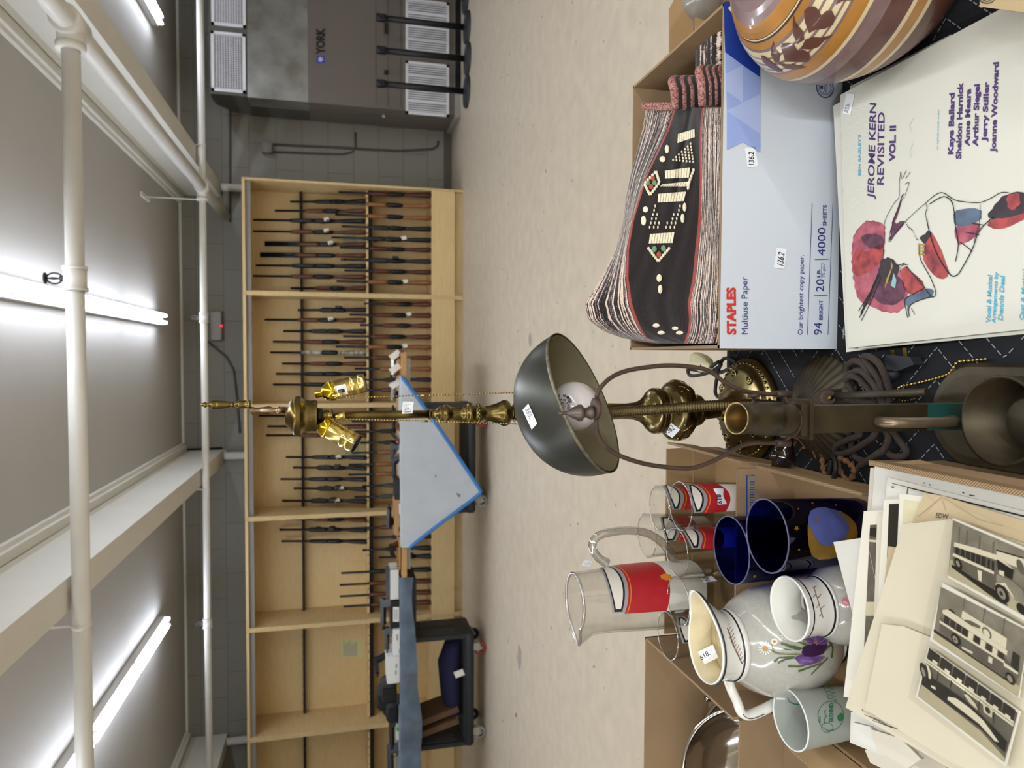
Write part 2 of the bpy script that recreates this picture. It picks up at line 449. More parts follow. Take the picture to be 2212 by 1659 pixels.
def head(p, r, sc, mt):
    k = MB(); x, y, z = p
    k.tube([(x+.055*sc, y, z), (x-.055*sc, y, z)], r*1.22, PIPEM, 18); k.tube([(x+.055*sc, y, z), (x+.04*sc, y, z)], r*1.35, PIPEM, 18); k.tube([(x-.055*sc, y, z), (x-.04*sc, y, z)], r*1.35, PIPEM, 18)
    f = k.build('head_fitting', t)
    h = MB(); h.lathe([(.012*sc, r), (.016*sc, r+.02*sc), (.010*sc, r+.025*sc)], p, mt, 10)
    for s in (-1, 1): h.tube([V3(p)+V3((s*math.sin(a)*.024*sc, 0, r+.045*sc-math.cos(a)*.032*sc)) for a in [PI*i/8 for i in range(9)]], .004*sc, mt, 6)
    h.lathe([(.003*sc, r+.02*sc), (.006*sc, r+.05*sc), (.003*sc, r+.075*sc)], p, mt, 8); h.lathe([(.024*sc, r+.079*sc), (.026*sc, r+.084*sc)], p, mt, 12)
    h.build('sprinkler_head', f)
DKMET = mat('dark_metal', '#3d3c3e', .5, metal=.5)
head((at(158, 601, Z=PZ).x, ya, PZ), .042, 1.1, DKMET)
for yy in (685, 1372): head((at(436, yy, Z=PZ).x, yb, PZ), .033, .85, mat('grey_metal', '#77777c', .5, metal=.5))
for (yy, br, zt) in ((1356, ya, 2.9), ):
    k = MB(); x = at(172, yy, Z=PZ).x; k.tube([(x, br, PZ+.04), (x, br, 2.9)], .006, PIPEM, 8); k.tube([(x, br, 2.9), (x+.02, br, 3.0)], .012, DKMET, 8)
    k.tube([(x-.012, br, PZ), (x+.012, br, PZ)], .046, PIPEM, 18); k.build('hanger', t)
for yy, z in ((431, ZC), (316, 2.95), (1065, 2.9)):
    k = MB(); x = at(437, yy, Z=PZ).x; k.tube([(x, yb, PZ+.03), (x, yb, z)], .007, PIPEM, 8); k.tube([(x-.01, yb, PZ), (x+.01, yb, PZ)], .037, PIPEM, 16)
    if z == ZC: k.box((x-.02, yb-.14, ZC-.02), (x+.02, yb+.14, ZC), PIPEM)
    k.build('hanger', t)
# wall fittings
WY = YB-.001
p = at(467, 704, Y=YB-.08)
t = thing('emergency_light', (p.x, YB-.05, p.z-.1), 'small white emergency light box with red indicator high on the grey wall', 'emergency light')
k = MB(); k.rbox((p.x-.17, YB-.11, p.z-.06), (p.x+.17, YB, p.z+.06), .02, mat('box_grey_white', '#a9a9a9', .5)); k.build('body', t)
k = MB(); k.ball((p.x, YB-.112, p.z-.062), .012, mat('red_led', '#ff2030', .4, emit=2)); k.build('indicator', t)
CONDM = mat('conduit_paint', '#55534f', .5)
def wall_line(pts, r, name, label, mt=CONDM):
    k = MB(); k.tube([at(*q, Y=YB-r-.002) for q in pts], r, mt, 8); tag(k.build(name), label, 'conduit'); return k
wall_line([(497, 0), (497, 300), (497, 480)], .012, 'conduit', 'thin conduit running level on the wall above the air handler and cabinets')
wall_line([(450, 738), (470, 755), (490, 772), (505, 800), (512, 860), (515, 900), (518, 935)], .014, 'electric_cable', 'grey cable sagging from the emergency light down to the cabinets')
wall_line([(768, 286), (768, 318), (760, 328), (740, 333), (590, 328)], .011, 'conduit', 'conduit looping beside the junction box under the air handler')
wall_line([(947, 305), (945, 315), (935, 322), (860, 326), (720, 318), (590, 312)], .013, 'conduit', 'wavy conduit from the air handler base up to the junction box')
q = at(577, 320, Y=YB-.04)
k = MB(); k.rbox((q.x-.06, YB-.09, q.z-.06), (q.x+.06, YB, q.z+.06), .01, mat('junction_grey', '#77736d', .5)); tag(k.build('junction_box'), 'small grey junction box on the wall right of the cabinets', 'electrical box')
q = at(470, 982, Y=YB-.03)
k = MB(); k.box((q.x-.03, YB-.08, q.z-.1), (q.x+.05, YB, q.z+.09), mat('bracket_white', '#c9c9c9', .5)); tag(k.build('wall_bracket'), 'white bracket where the middle beam meets the wall', 'bracket')
k = MB(); a, b = at(395, 972, Y=YB-.02), at(480, 968, Y=YB-.02); k.tube([a, b], .014, BLACKM, 8); tag(k.build('black_pipe'), 'short black pipe on the wall beside the middle beam', 'pipe')
# ================================================================= gun cabinets
CY0, CY1, CH, CW, CX = 8.12, 8.66, 2.38, 1.22, 1.887
ZPLAT, ZSH, ZRAIL = .36, 1.085, 1.80
NB = ['rightmost', 'second', 'third', 'fourth', 'fifth', 'sixth']
def bayname(i): return 'rightmost gun cabinet' if i == 0 else NB[i]+' gun cabinet from right'
CLAB = ['light wood gun cabinet nearest the air handler, full of long guns', 'wood gun cabinet second from the right, both rows filled',
        'wood gun cabinet behind the brass lamp stem, third from the right', 'wood gun cabinet with three guns above and a short row below',
        'empty wood gun cabinet with a paper notice on its back', 'empty wood gun cabinet cut off by the picture edge']
for i in range(6):
    x1 = CX-CW*i; x0 = x1-CW; T = .024
    t = thing('gun_cabinet', ((x0+x1)/2, (CY0+CY1)/2, 0), CLAB[i], 'gun cabinet', 'row of wooden gun cabinets along the back wall')
    for xa in (x0, x1-T):
        k = MB(); k.box((xa, CY0, 0), (xa+T, CY1, CH), WOOD); k.build('side_panel', t)
    k = MB(); k.box((x0+T, CY0, CH-.03), (x1-T, CY1, CH), WOODH); k.build('top_panel', t)
    k = MB(); k.box((x0+T, CY1-.012, .1), (x1-T, CY1, CH-.03), WOODH); k.build('back_panel', t)
    k = MB(); k.box((x0+T, CY0+.03, CH-.085), (x1-T, CY0+.06, CH-.03), GREYSTRIP); k.build('light_strip', t)
    k = MB()
    n = 12; fr = []
    yF = CY0+.16
    k.box((x0+T, yF+.03, ZSH-.026), (x1-T, CY1-.012, ZSH), WOODH)
    for j in range(n):
        a = x0+T+(CW-2*T)*j/n; b = x0+T+(CW-2*T)*(j+1)/n
        k.box((a+.012, yF, ZSH-.026), (b-.012, yF+.03, ZSH), WOODH)
    k.build('shelf', t)
    k = MB(); k.box((x0+T, CY1-.10, ZRAIL-.012), (x1-T, CY1-.012, ZRAIL+.012), RAILM)
    for j in range(n):
        a = x0+T+(CW-2*T)*(j+.5)/n; k.box((a-.026, CY1-.13, ZRAIL-.012), (a+.026, CY1-.10, ZRAIL+.012), RAILM)
    k.build('barrel_rest', t)
    k = MB(); k.box((x0+T, CY0+.2, ZSH-.075), (x1-T, CY0+.235, ZSH-.03), RAILM); k.build('lower_barrel_rest', t)
    k = MB(); k.box((x0+T, CY0+.005, .10), (x1-T, CY0+.03, ZPLAT), WOODH); k.box((x0+T, CY0+.03, ZPLAT-.025), (x1-T, CY1-.012, ZPLAT), WOODH); k.build('base_front', t)
    k = MB(); k.box((x0+T, CY0+.06, 0), (x1-T, CY0+.08, .10), WOOD); k.build('kick_board', t)
ORD = ['first','second','third','fourth','fifth','sixth','seventh','eighth','ninth','tenth','eleventh','twelfth']
STY = {'w': (GWOOD, 'brown-stocked rifle'), 'r': (GWOODR, 'dark red-stocked rifle'), 'l': (GWOODL, 'honey-stocked rifle'), 'b': (BLACKM, 'all-black rifle'),
       't': (BLACKP, 'black tactical rifle'), 'd': (GWOOD, 'double-barrelled shotgun'), 's': (BLACKM, 'scoped black rifle'), 'c': (CAMO, 'camouflage shotgun'), 'o': (OLIVE, 'olive-stocked rifle')}
def rifle(xt, y, xb, row, style, label, group, tagged):
    Yb = CY0+(.22 if row == 'u' else .12); Yt = CY1-(.11 if row == 'u' else .37)
    P0 = at(xb, y, Y=Yb); x = P0.x; z0 = {'u': ZSH, 'l': ZPLAT}[row]
    z1 = at(xt, y, Y=Yt).z; L = z1-z0
    if row == 'l': z1 = min(z1, z0+1.15); L = z1-z0
    sm, _ = STY[style]
    t = thing('rifle', (x, Yb, z0), label, 'rifle' if style not in 'dc' else 'shotgun', group)
    def P(f, dy=0, dx=0): return V3((x+dx, Yb+(Yt-Yb)*f+dy, z0+L*f))
    def loft(sec, mt, name):
        k = MB(); rg = []
        for f, wx, wy, oy in sec:
            c = P(f, oy); rg.append([c+V3((wx*1.3*math.cos(2*PI*j/10), wy*math.sin(2*PI*j/10), 0)) for j in range(10)])
        k.rings(rg, mt); return k.build(name, t)
    loft([(0,.021,.055,-.02),(.05,.022,.056,-.02),(.16,.02,.04,-.01),(.24,.015,.022,0),(.30,.017,.026,0)], sm, 'stock')
    tac = style == 't'
    loft([(.295,.016,.026,0),(.33,.021,.034,0),(.44,.021,.032,0),(.47,.017,.026,0)], STEELG, 'receiver')
    loft([(.46,.018,.026,0),(.5,.023 if tac else .02,.027,0),(.64,.022 if tac else .018,.024,0),(.68,.012,.016,0)], sm if style not in 'sb' else BLACKM, 'fore_end')
    k = MB()
    if style == 'd':
        for s in (-1, 1): k.tube([P(.45, 0, s*.014), P(1, 0, s*.014)], .0145, STEELG, 8)
    else: k.tube([P(.45), P(.6), P(1)], [.0165, .014, .0125], STEELG, 8)
    if tac: k.tube([P(.95), P(1)], .014, BLACKM, 8)
    k.build('barrel', t)
    k = MB(); c = P(.31); k.tube([c+V3((0,-.025,-.02)), c+V3((0,-.06,-.01)), c+V3((0,-.06,.05)), c+V3((0,-.025,.06))], .005, STEELG, 6); k.build('trigger_guard', t)
    if style in 'st':
        k = MB(); k.tube([P(.36,.05), P(.40,.05), P(.42,.05), P(.52,.05), P(.54,.05), P(.58,.05)], [.024,.024,.016,.016,.026,.026], BLACKM, 10); k.build('scope', t)
    if tac:
        k = MB(); c = P(.40); k.obox(c+V3((.03,-.05,0)), (.012,0,0), (0,.06,-.01), (0,.004,.03), BLACKM); k.build('magazine', t)
    if tagged:
        k = MB(); c = P(.28 if row == 'l' else .35); k.obox(c+V3((.012,-.05,0)), (.019,0,.006), (0,.001,0), (-.006,0,.028), TAGW); k.build('price_tag', t)
RIF = {(0,'u'): [(627,436,'b'),(594,457,'w'),(547,479,'s'),(547,503,'w'),(572,529,'d'),(562,553,'d'),(553,576,'b'),(547,599,'w'),(628,623,'w')],
 (0,'l'): [(731,424,'r'),(721,447,'l'),(724,472,'l'),(738,496,'b'),(716,520,'s'),(734,541,'r'),(736,566,'t'),(744,589,'r'),(727,612,'l')],
 (1,'u'): [(644,670,'t'),(572,692,'w'),(612,716,'b'),(590,739,'w'),(584,762,'c'),(610,786,'w'),(596,808,'b'),(590,831,'b')],
 (1,'l'): [(786,658,'w'),(755,682,'w'),(778,704,'w'),(741,728,'w'),(725,750,'l'),(743,773,'w'),(766,797,'l'),(780,820,'b'),(770,842,'w')],
 (2,'u'): [(560,898,'b'),(578,921,'w'),(575,940,'w'),(618,988,'b'),(633,1011,'t'),(606,1035,'b'),(635,1056,'t'),(610,1082,'t')],
 (2,'l'): [(760,908,'w'),(765,930,'b'),(778,954,'b'),(760,975,'l'),(753,1000,'l'),(753,1021,'l'),(783,1046,'o'),(765,1069,'o')],
 (3,'u'): [(618,1122,'w'),(604,1144,'t'),(609,1169,'b')],
 (3,'l'): [(765,1135,'w'),(805,1157,'b'),(783,1182,'b'),(818,1200,'t'),(737,1228,'b'),(734,1253,'w'),(734,1277,'w'),(742,1299,'w')]}
TAGGED = {(0,'u',2),(0,'u',3),(0,'u',4),(0,'l',4),(0,'l',8),(1,'u',1),(1,'l',1),(1,'l',4),(2,'u',3),(2,'u',6),(2,'u',7)}
for (i, row), L in RIF.items():
    for j, (xt, y, s) in enumerate(L):
        lab = '%s, %s from right, %s row of %s' % (STY[s][1], ORD[j], 'upper' if row == 'u' else 'lower', bayname(i))
        rifle(xt, y, 790 if row == 'u' else 932, row, s, lab, 'long guns racked in the cabinets', (i,row,j) in TAGGED)
for (x0, x1, y0, y1, lab) in ((736, 787, 1380, 1422, 'yellowed paper notice taped in the empty fifth cabinet'), (735, 786, 498, 540, 'pale paper notice behind rifles in the rightmost cabinet'), (740, 788, 956, 992, 'pale green paper notice behind rifles beside the brass lamp')):
    k = MB(); Yp = CY1-.014; NM = mat('notice_paper', '#cfc890', .8)
    k.poly([at(*q, Y=Yp) for q in ((x0,y0),(x0,y1),(x1,y1),(x1,y0))][::-1], NM)
    for j in range(9): ppoly(k, [(x0+6+j*3.4, y1-5), (x0+7.4+j*3.4, y1-5), (x0+7.4+j*3.4, y0+4+(j*7 % 9)), (x0+6+j*3.4, y0+4+(j*7 % 9))], INKG, .001, Y=Yp)
    tag(k.build('paper_notice'), lab, 'notice', 'notices inside the cabinets')
# ================================================================= air handler
AY, AX0, AX1 = 8.33, 2.80, 4.7
def az(x): return at(x, 120, Y=AY).z
zk, zb, zs, zt_, ztop = .07, az(985), az(665), az(533), az(452)
t = thing('air_handler', ((AX0+AX1)/2, 8.66, 0), 'tall brown and galvanised air handler with white grilles, maker name in black', 'air handler')
k = MB(); k.box((AX0-.03, AY-.02, 0), (AX1, YB-.02, zk), ALU); k.box((AX0+.28, AY-.03, .004), (AX1, AY-.018, zk-.002), GAPSH); k.build('plinth', t)  # black strip along the foot paints in the shade of the recess
k = MB(); k.box((AX0, AY, zk), (AX1, YB-.02, zs), ACB)
for zz in (az(812), az(838), az(866)): k.box((AX0-.003, AY-.003, zz-.006), (AX1, AY, zz+.006), mat('unit_seam', '#5a524b', .5))
k.box((AX0-.004, AY-.004, zk), (AX0+.02, AY+.02, zs), ACB)
for yy in (AY+.25,): k.box((AX0-.002, yy, zs-.02), (AX0, yy+.01, zk+.02), ACB)
LOGOB = mat('logo_blue', '#2b2fa8', .5); LOGOK = mat('logo_black', '#141318', .5); WHITEP = mat('print_white', '#eef0f4', .6)
ptext(k, 'YORK', (701, 118), (701, 61), (684, 118), LOGOK, bold=.045, lift=.006, Y=AY)
ppoly(k, [(684,136.5),(684,121.5),(701,121.5),(701,136.5)], LOGOB, .005, Y=AY)
for a in range(3):
    cx, cy = 692.5, 129; dx, dy = 6*math.cos(a*PI/3+.3), 6*math.sin(a*PI/3+.3); pstrip(k, [(cx-dx,cy-dy),(cx+dx,cy+dy)], 1.6, WHITEP, .007, Y=AY)
k.build('lower_cabinet', t)
for (a, b) in (((830,50),(838,74)), ((830,152),(838,162))):
    h = MB(); p0, p1 = at(*a, Y=AY), at(*b, Y=AY); h.box((min(p0.x,p1.x), AY-.02, min(p0.z,p1.z)), (max(p0.x,p1.x), AY, max(p0.z,p1.z)), BLACKM); h.build('handle', t)
k = MB(); k.box((AX0, AY+.01, zs), (AX1, AY+.30, zt_), GALV); k.build('sheet_metal_plenum', t)
k = MB(); pr = [(AY, ztop), (AY, zt_), (AY+.02, zt_), (AY+.02, zs), (YB-.02, zs), (YB-.02, zt_-.02), (YB-.06, zt_+.10), (YB-.13, zt_+.21), (YB-.22, zt_+.29), (YB-.33, ztop-.02), (AY+.2, ztop)]
k.slab([(AX0+.002, a, b) for a, b in pr], (-1,0,0), 1.9, mat('duct_dark', '#57564f', .6)); k.build('duct_hood', t)
def grille(x0, x1, y0, y1, nbars, vert, fr):
    p0, p1 = at(x1, y1, Y=AY-.01), at(x0, y0, Y=AY-.01); g = MB(); xa, xb, za, zb_ = p0.x, p1.x, p0.z, p1.z
    for lo, hi in (((xa, AY-.015, za), (xb, AY, za+fr)), ((xa, AY-.015, zb_-fr), (xb, AY, zb_)), ((xa, AY-.015, za), (xa+fr, AY, zb_)), ((xb-fr, AY-.015, za), (xb, AY, zb_))): g.box(lo, hi, WHITEM)
    g.box((xa+fr, AY-.003, za+fr), (xb-fr, AY-.001, zb_-fr), mat('grille_dark', '#4c4c52', .7))
    n = nbars
    for j in range(n):
        xx = xa+fr+(xb-xa-2*fr)*(j+.5)/n; g.box((xx-.0026, AY-.012, za+fr), (xx+.0026, AY-.003, zb_-fr), WHITEM)
    for j in range(vert):
        zz = za+fr+(zb_-za-2*fr)*(j+1)/(vert+1); g.box((xa+fr, AY-.0125, zz-.003), (xb-fr, AY-.004, zz+.003), WHITEM)
    return g.build('grille', t)
grille(455, 531, 66, 202, 30, 10, .03); grille(455, 531, -70, 61, 30, 10, .03)
def grille2(x0, x1, y0, y1):
    p0, p1 = at(x1, y1, Y=AY-.01), at(x0, y0, Y=AY-.01); g = MB(); xa, xb, za, zb_ = p0.x, p1.x, p0.z, p1.z; fr = .03
    for lo, hi in (((xa, AY-.015, za), (xb, AY, za+fr)), ((xa, AY-.015, zb_-fr), (xb, AY, zb_)), ((xa, AY-.015, za), (xa+fr, AY, zb_)), ((xb-fr, AY-.015, za), (xb, AY, zb_))): g.box(lo, hi, WHITEM)
    g.box((xa+fr, AY-.003, za+fr), (xb-fr, AY-.001, zb_-fr), mat('grille_dark', '#4c4c52', .7))
    for j in range(1, 4):
        xx = xa+(xb-xa)*j/4; g.box((xx-.011, AY-.013, za+fr), (xx+.011, AY-.003, zb_-fr), WHITEM)
    for j in range(22):
        xx = xa+fr+(xb-xa-2*fr)*(j+.5)/22; g.box((xx-.0062, AY-.012, za+fr), (xx+.0062, AY-.003, zb_-fr), WHITEM)
    return g.build('return_grille', t)
grille2(876, 970, 131, 253); grille2(876, 970, -5, 122)
k = MB(); q = at(828, 265, Y=8.6); k.lathe([(.018,0),(.018,.03)], (AX0, 8.55, q.z), mat('bolt_white', '#c9c7c2', .5), 10, axis=(-1,0,0)); k.build('bolt', t)
# stanchions
SL = ['black belt stanchion nearest the cabinets', 'black belt stanchion in the middle of the three beside the air handler', 'black belt stanchion third from the cabinets', 'black stanchion base mostly outside the frame, past the third post']
for j, (x, y) in enumerate(((1010,198),(1012,128),(1011,60),(1008,-5))):
    q = at(x, y, Z=0)
    t = thing('belt_stanchion', (q.x, q.y, 0), SL[j], 'stanchion', 'belt stanchions before the air handler')
    k = MB(); k.lathe([(.175,0),(.175,.012),(.165,.028),(.10,.04),(.045,.05)], q, mat('stanchion_base_black', '#2b2d31', .5), 32); k.build('base', t)
    k = MB(); k.lathe([(.032,.04),(.032,.93)], q, BLACKM, 16); k.build('post', t)
    k = MB(); k.lathe([(.034,.88),(.043,.89),(.043,.975),(.036,.985)], q, BLACKM, 16); k.box((q.x-.02, q.y-.055, .9), (q.x+.02, q.y-.03, .96), BLACKM); k.build('belt_cassette', t)
# ================================================================= carts, boards and what lies on them
CARTB = mat('cart_black', '#26282a', .55, var=.12, scale=14)
def cart(x0, x1, y0, y1, zt, label):
    t = thing('utility_cart', ((x0+x1)/2, (y0+y1)/2, 0), label, 'cart', 'black plastic utility carts')
    k = MB(); k.rbox((x0, y0, .125), (x1, y1, .21), .04, CARTB); k.box((x0+.05, y0+.04, .21), (x1-.05, y1-.04, .215), DGREYP); k.build('lower_shelf', t)
    k = MB(); k.rbox((x0, y0, zt-.1), (x1, y1, zt), .04, CARTB); k.build('upper_shelf', t)
    for xa in (x0+.01, x1-.05):
        k = MB(); k.box((xa, y0+.02, .2), (xa+.04, y1-.02, zt-.09), CARTB)
        for s in (-1, 1):
            ya = (y0+y1)/2+s*.11; k.box((xa-.004, ya-.07, .30), (xa+.044, ya+.07, .62), DGREYP)
        k.build('end_panel', t)
    for xa in (x0+.14, x1-.14):
        for ya, mt in ((y0+.05, REDM if xa > x0+.5 else GREYW), (y1-.06, BLACKP)):
            k = MB(); k.obox((xa, ya, .105), (.035,0,0), (0,.035,0), (0,0,.035), GREYW); k.obox((xa-.02, ya, .075), (.022,0,.016), (0,.022,0), (-.012,0,.026), mat('caster_fork','#a9a7a2',.4,metal=.5)); f = k.build('caster', t)
            k = MB(); c = (xa-.03, ya-.014, .062)
            k.lathe([(.04,0),(.06,.004),(.062,.014),(.06,.024),(.04,.028)], c, mt, 20, axis=(0,1,0)); k.lathe([(.036,-.001),(.036,.03)], c, BLACKP, 16, axis=(0,1,0)); k.lathe([(.012,-.006),(.012,.034)], c, GREYW, 10, axis=(0,1,0))
            k.build('wheel', f)
    return t
cart(-3.80, -2.68, 6.72, 7.20, .797, 'black utility cart with a red wheel under the blue-grey moving blanket')
cart(-1.50, -.45, 6.66, 7.14, .747, 'black utility cart mostly hidden behind the hanging pale cloth')
BRDW = mat('table_wood', '#b98f58', .5, var=.1, scale=5, stretch=(14,2,2))
k = MB(); k.box((-2.05, 6.60, .785), (.03, 7.25, .83), BRDW); k.box((-1.98, 6.62, .75), (-.02, 7.2, .785), mat('apron_metal', '#8d8a82', .45, metal=.3)); tag(k.build('wooden_table_top'), 'long light-wood table top under the pale cloth and handguns', 'table top')
k = MB(); k.box((-4.7, 6.66, .80), (-2.07, 7.22, .83), BLACKP); k.box((-2.62, 6.68, .69), (-2.10, 7.1, .80), BLACKP); tag(k.build('black_table_top'), 'black table top hidden beneath the blue-grey moving blanket', 'table top')
# pale cloth with blue hem, one corner hanging
CLO = mat('pale_felt', '#b9c0c6', .95, var=.05, scale=6, sheen=.3); HEM = mat('blue_hem', '#3f78b8', .8)
Yc = 6.575
A, B, D = at(868, 812, Y=Yc), at(1043, 1063, Y=Yc-.03), at(886, 1182, Y=Yc)
zt = .838
def clothpt(u, v, off=0):
    """u along the table edge (0 right .. 1 left), v down from the edge to the hanging border"""
    x = A.x+(D.x-A.x)*u
    cx = (B.x-A.x)/(D.x-A.x)
    if u < cx: f = u/cx; zb = A.z+(B.z-A.z)*(f**.93)
    else: f = (u-cx)/(1-cx); zb = B.z+(D.z-B.z)*f
    z = zt+(min(zb, zt)-zt)*v
    return V3((x, Yc-.012*math.sin(u*17+v*2)*v-.03*v*(1-abs(u-cx))-off, z))
t = thing('draped_cloth', ((A.x+D.x)/2, Yc, .4), 'pale grey cloth with blue hem hanging in a point off the wooden table', 'cloth')
k = MB(); n, q = 40, 14
vs = [clothpt(i/n, j/q) for i in range(n+1) for j in range(q+1)]; k.add(vs, [(i*(q+1)+j, i*(q+1)+j+1, (i+1)*(q+1)+j+1, (i+1)*(q+1)+j) for i in range(n) for j in range(q)], CLO, True)
vs = []
for i in range(n+1):
    p = clothpt(i/n, 0); vs += [p, V3((p.x, 6.62, zt+.003)), V3((p.x, 6.95-.2*abs(i/n-.5), zt))]
k.add(vs, [(i*3+j, i*3+3+j, i*3+4+j, i*3+1+j) for i in range(n) for j in range(2)], CLO, True)
for (cx, cy, rx, ry) in ((940, 1027, 2, 3), (991, 1070, 3, 5), (987, 1066, 2, 3)):
    pts = [(cx+rx*math.cos(a), cy+ry*math.sin(a)) for a in [2*PI*j/8 for j in range(8)]]; ppoly(k, pts, mat('cloth_mark', '#7d848b', .9), .03, Y=Yc)
k.build('cloth', t)
k = MB()
hem = [clothpt(i/60, 1) for i in range(61)]
k.tube([p+V3((0,-.004,.012)) for p in hem], [.004]+[.017]*59+[.01], HEM, 8); k.build('hem', t)
# blue-grey moving blanket on the left
BLK = mat('blue_grey_blanket', '#5d6a76', .95, col2='#45505c', scale=7, contrast=(.3,.75), sheen=.3)
k = MB(); n = 44; vs = []
x0b, x1b = -2.06, -4.7
for i in range(n+1):
    u = i/n; x = x0b+(x1b-x0b)*u; zb = .72-.075*u*1.6+.012*math.sin(u*21)+(.02 if u < .3 else 0)*math.sin(u*9); w = .010*math.sin(u*33)+.006*math.sin(u*71)
    for (y, z) in ((7.22, .845), (6.80, .845), (6.66+w, .846), (6.635+w, .835), (6.625+w*1.6, (.835+zb)/2), (6.62+w*2, zb)): vs.append((x, y, z))
k.add(vs, [(i*6+j, i*6+j+1, i*6+6+j+1, i*6+6+j) for i in range(n) for j in range(5)], BLK, True)
tag(k.build('moving_blanket'), 'blue-grey moving blanket covering the left cart, boxes on top', 'blanket')
ZB = .847
# things on the blanket and the wooden table
WBOX = mat('white_box_card', '#dfe0dc', .7); KRB = mat('brown_box_card', '#ab845a', .8)
def pxbox(name, x0, x1, y0, y1, Yf, dy, mt, label, cat='box', writing=None, base=None, group=None, open_=False):
    """box standing on a surface, front face given by photo rows"""
    zf = base if base is not None else ZB
    a, b = at((x0+x1)/2, y1, Y=Yf), at((x0+x1)/2, y0, Y=Yf); ztp = at(x0, (y0+y1)/2, Y=Yf).z
    k = MB()
    if not open_: k.box((a.x, Yf, zf), (b.x, Yf+dy, ztp), mt)
    else:
        th = .006
        for lo, hi in (((a.x, Yf, zf), (b.x, Yf+th, ztp)), ((a.x, Yf+dy-th, zf), (b.x, Yf+dy, ztp)), ((a.x, Yf, zf), (a.x+th, Yf+dy, ztp)), ((b.x-th, Yf, zf), (b.x, Yf+dy, ztp)), ((a.x, Yf, zf), (b.x, Yf+dy, zf+th))): k.box(lo, hi, mt)
    if writing: writing(k, Yf)
    o = k.build(name); tag(o, label, cat, group); return o, a, b, ztp
def pistol(c, ang, sc, label, mt=BLACKM, tilt=0, gm=None):
    t = thing('handgun', c, label, 'handgun', 'handguns laid out on the wooden table' if c[0] > -2 else None)
    ca, sa = math.cos(ang), math.sin(ang); ux = V3((ca, sa, 0)); uy = V3((-sa, ca, 0)); uz = V3((0,0,1)); c = V3(c)
    if tilt: uy, uz = (uy*math.cos(tilt)+uz*math.sin(tilt)), (uz*math.cos(tilt)-uy*math.sin(tilt))
    k = MB(); k.obox(c+uy*.05*sc+uz*.016*sc, ux*.095*sc, uy*.016*sc, uz*.014*sc, mt); k.tube([c+uy*.05*sc+uz*.016*sc-ux*.095*sc, c+uy*.05*sc+uz*.016*sc-ux*.13*sc], .009*sc, mt, 8); k.build('slide', t)
    k = MB(); a = c+ux*.07*sc+uz*.016*sc; k.obox(a-uy*.01*sc, ux*.026*sc+uy*.004*sc, ux*.012*sc-uy*.05*sc, uz*.015*sc, gm or mt); k.build('grip', t)
    k = MB(); a = c+ux*.02*sc+uz*.016*sc; k.tube([a+uy*.03*sc, a, a+ux*.04*sc-uy*.005*sc], .004*sc, mt, 6); k.build('trigger_guard', t)
    return t
SILV = mat('nickel', '#a9a9a6', .35, metal=.8)
plist = [(858, 785, SILV, GWOOD, 'nickel handgun nearest the right end of the wooden table'), (860, 812, BLACKM, GWOODL, 'wood-gripped handgun leaning, second on the wooden table'),
 (862, 842, SILV, BLACKM, 'silver handgun just right of the brass lamp rod'), (860, 905, BLACKM, GWOODL, 'brown-gripped handgun just left of the brass lamp rod'), (862, 945, BLACKM, GWOODR, 'red-wood-gripped handgun on the pale cloth'),
 (862, 975, BLACKM, BLACKM, 'black handgun on the cloth left of the red-gripped one'), (862, 1005, BLACKM, BLACKM, 'black handgun on the cloth right of the black case')]
for j, (x, y, mt, gm, lab) in enumerate(plist):
    q = at(x, y, Y=6.78+.05*(j % 3)); pistol((q.x, 6.74+.06*(j % 3), .842), .3+1.1*j, 1.05, lab, mt, 1.0 if j % 2 else .75, gm)
for x, y, lab in ((857, 767, 'white tag on the first handgun'), (853, 796, 'cream paper tag standing up among the handguns'), (860, 829, 'white tag between the second and third handguns')):
    q = at(x, y, Y=6.72); k = MB(); k.obox((q.x, 6.72, .88), (.02,0,.02), (0,.002,.002), (-.03,0,.04), TAGW); tag(k.build('paper_tag'), lab, 'tag', 'paper tags on the handguns')
pxbox('black_case', 853, 879, 1036, 1078, 6.68, .22, BLACKP, 'black handgun case on the cloth beside the brown box', 'case', base=.842)
def wr1(k, Yf):
    ppoly(k, [(862, 1088), (862, 1110), (874, 1110), (874, 1088)], TAGW, .002, Y=Yf); ppoly(k, [(866+3*math.cos(a), 1117+3*math.sin(a)) for a in [2*PI*i/8 for i in range(8)]], mat('red_dot', '#d8502f', .6), .002, Y=Yf)
    for j in range(3): ppoly(k, [(865+j*3, 1091), (865+j*3, 1106-3*j), (866.2+j*3, 1106-3*j), (866.2+j*3, 1091)], INKG, .003, Y=Yf)
    pstrip(k, [(862, 1148), (862, 1138)], 2, INK, .003, Y=Yf)
o, a, b, zt1 = pxbox('cardboard_box', 853, 880, 1080, 1156, 6.66, .25, KRB, 'brown box with white label and red dot at the cloth edge', writing=wr1, base=.842)
pistol(((a.x+b.x)/2, 6.76, zt1+.001), 2.8, 1.1, 'black handgun lying on the brown box with red dot', tilt=.7)
o, a, b, zt1 = pxbox('cardboard_box', 861, 876, 1158, 1232, 6.66, .25, KRB, 'open brown box left of the red-dot box, handgun inside', base=.831, open_=True)
pistol(((a.x+b.x)/2, 6.80, .845), 1.4, 1.2, 'black handgun standing out of the open brown box', tilt=1.2, gm=GWOOD)
o, a, b, zt1 = pxbox('white_box', 843, 864, 1229, 1296, 6.70, .22, WBOX, 'open white box at the right end of the blanket', open_=True)
pistol(((a.x+b.x)/2, 6.80, .86), .15, 1.5, 'black handgun propped in the open white box', tilt=1.0)
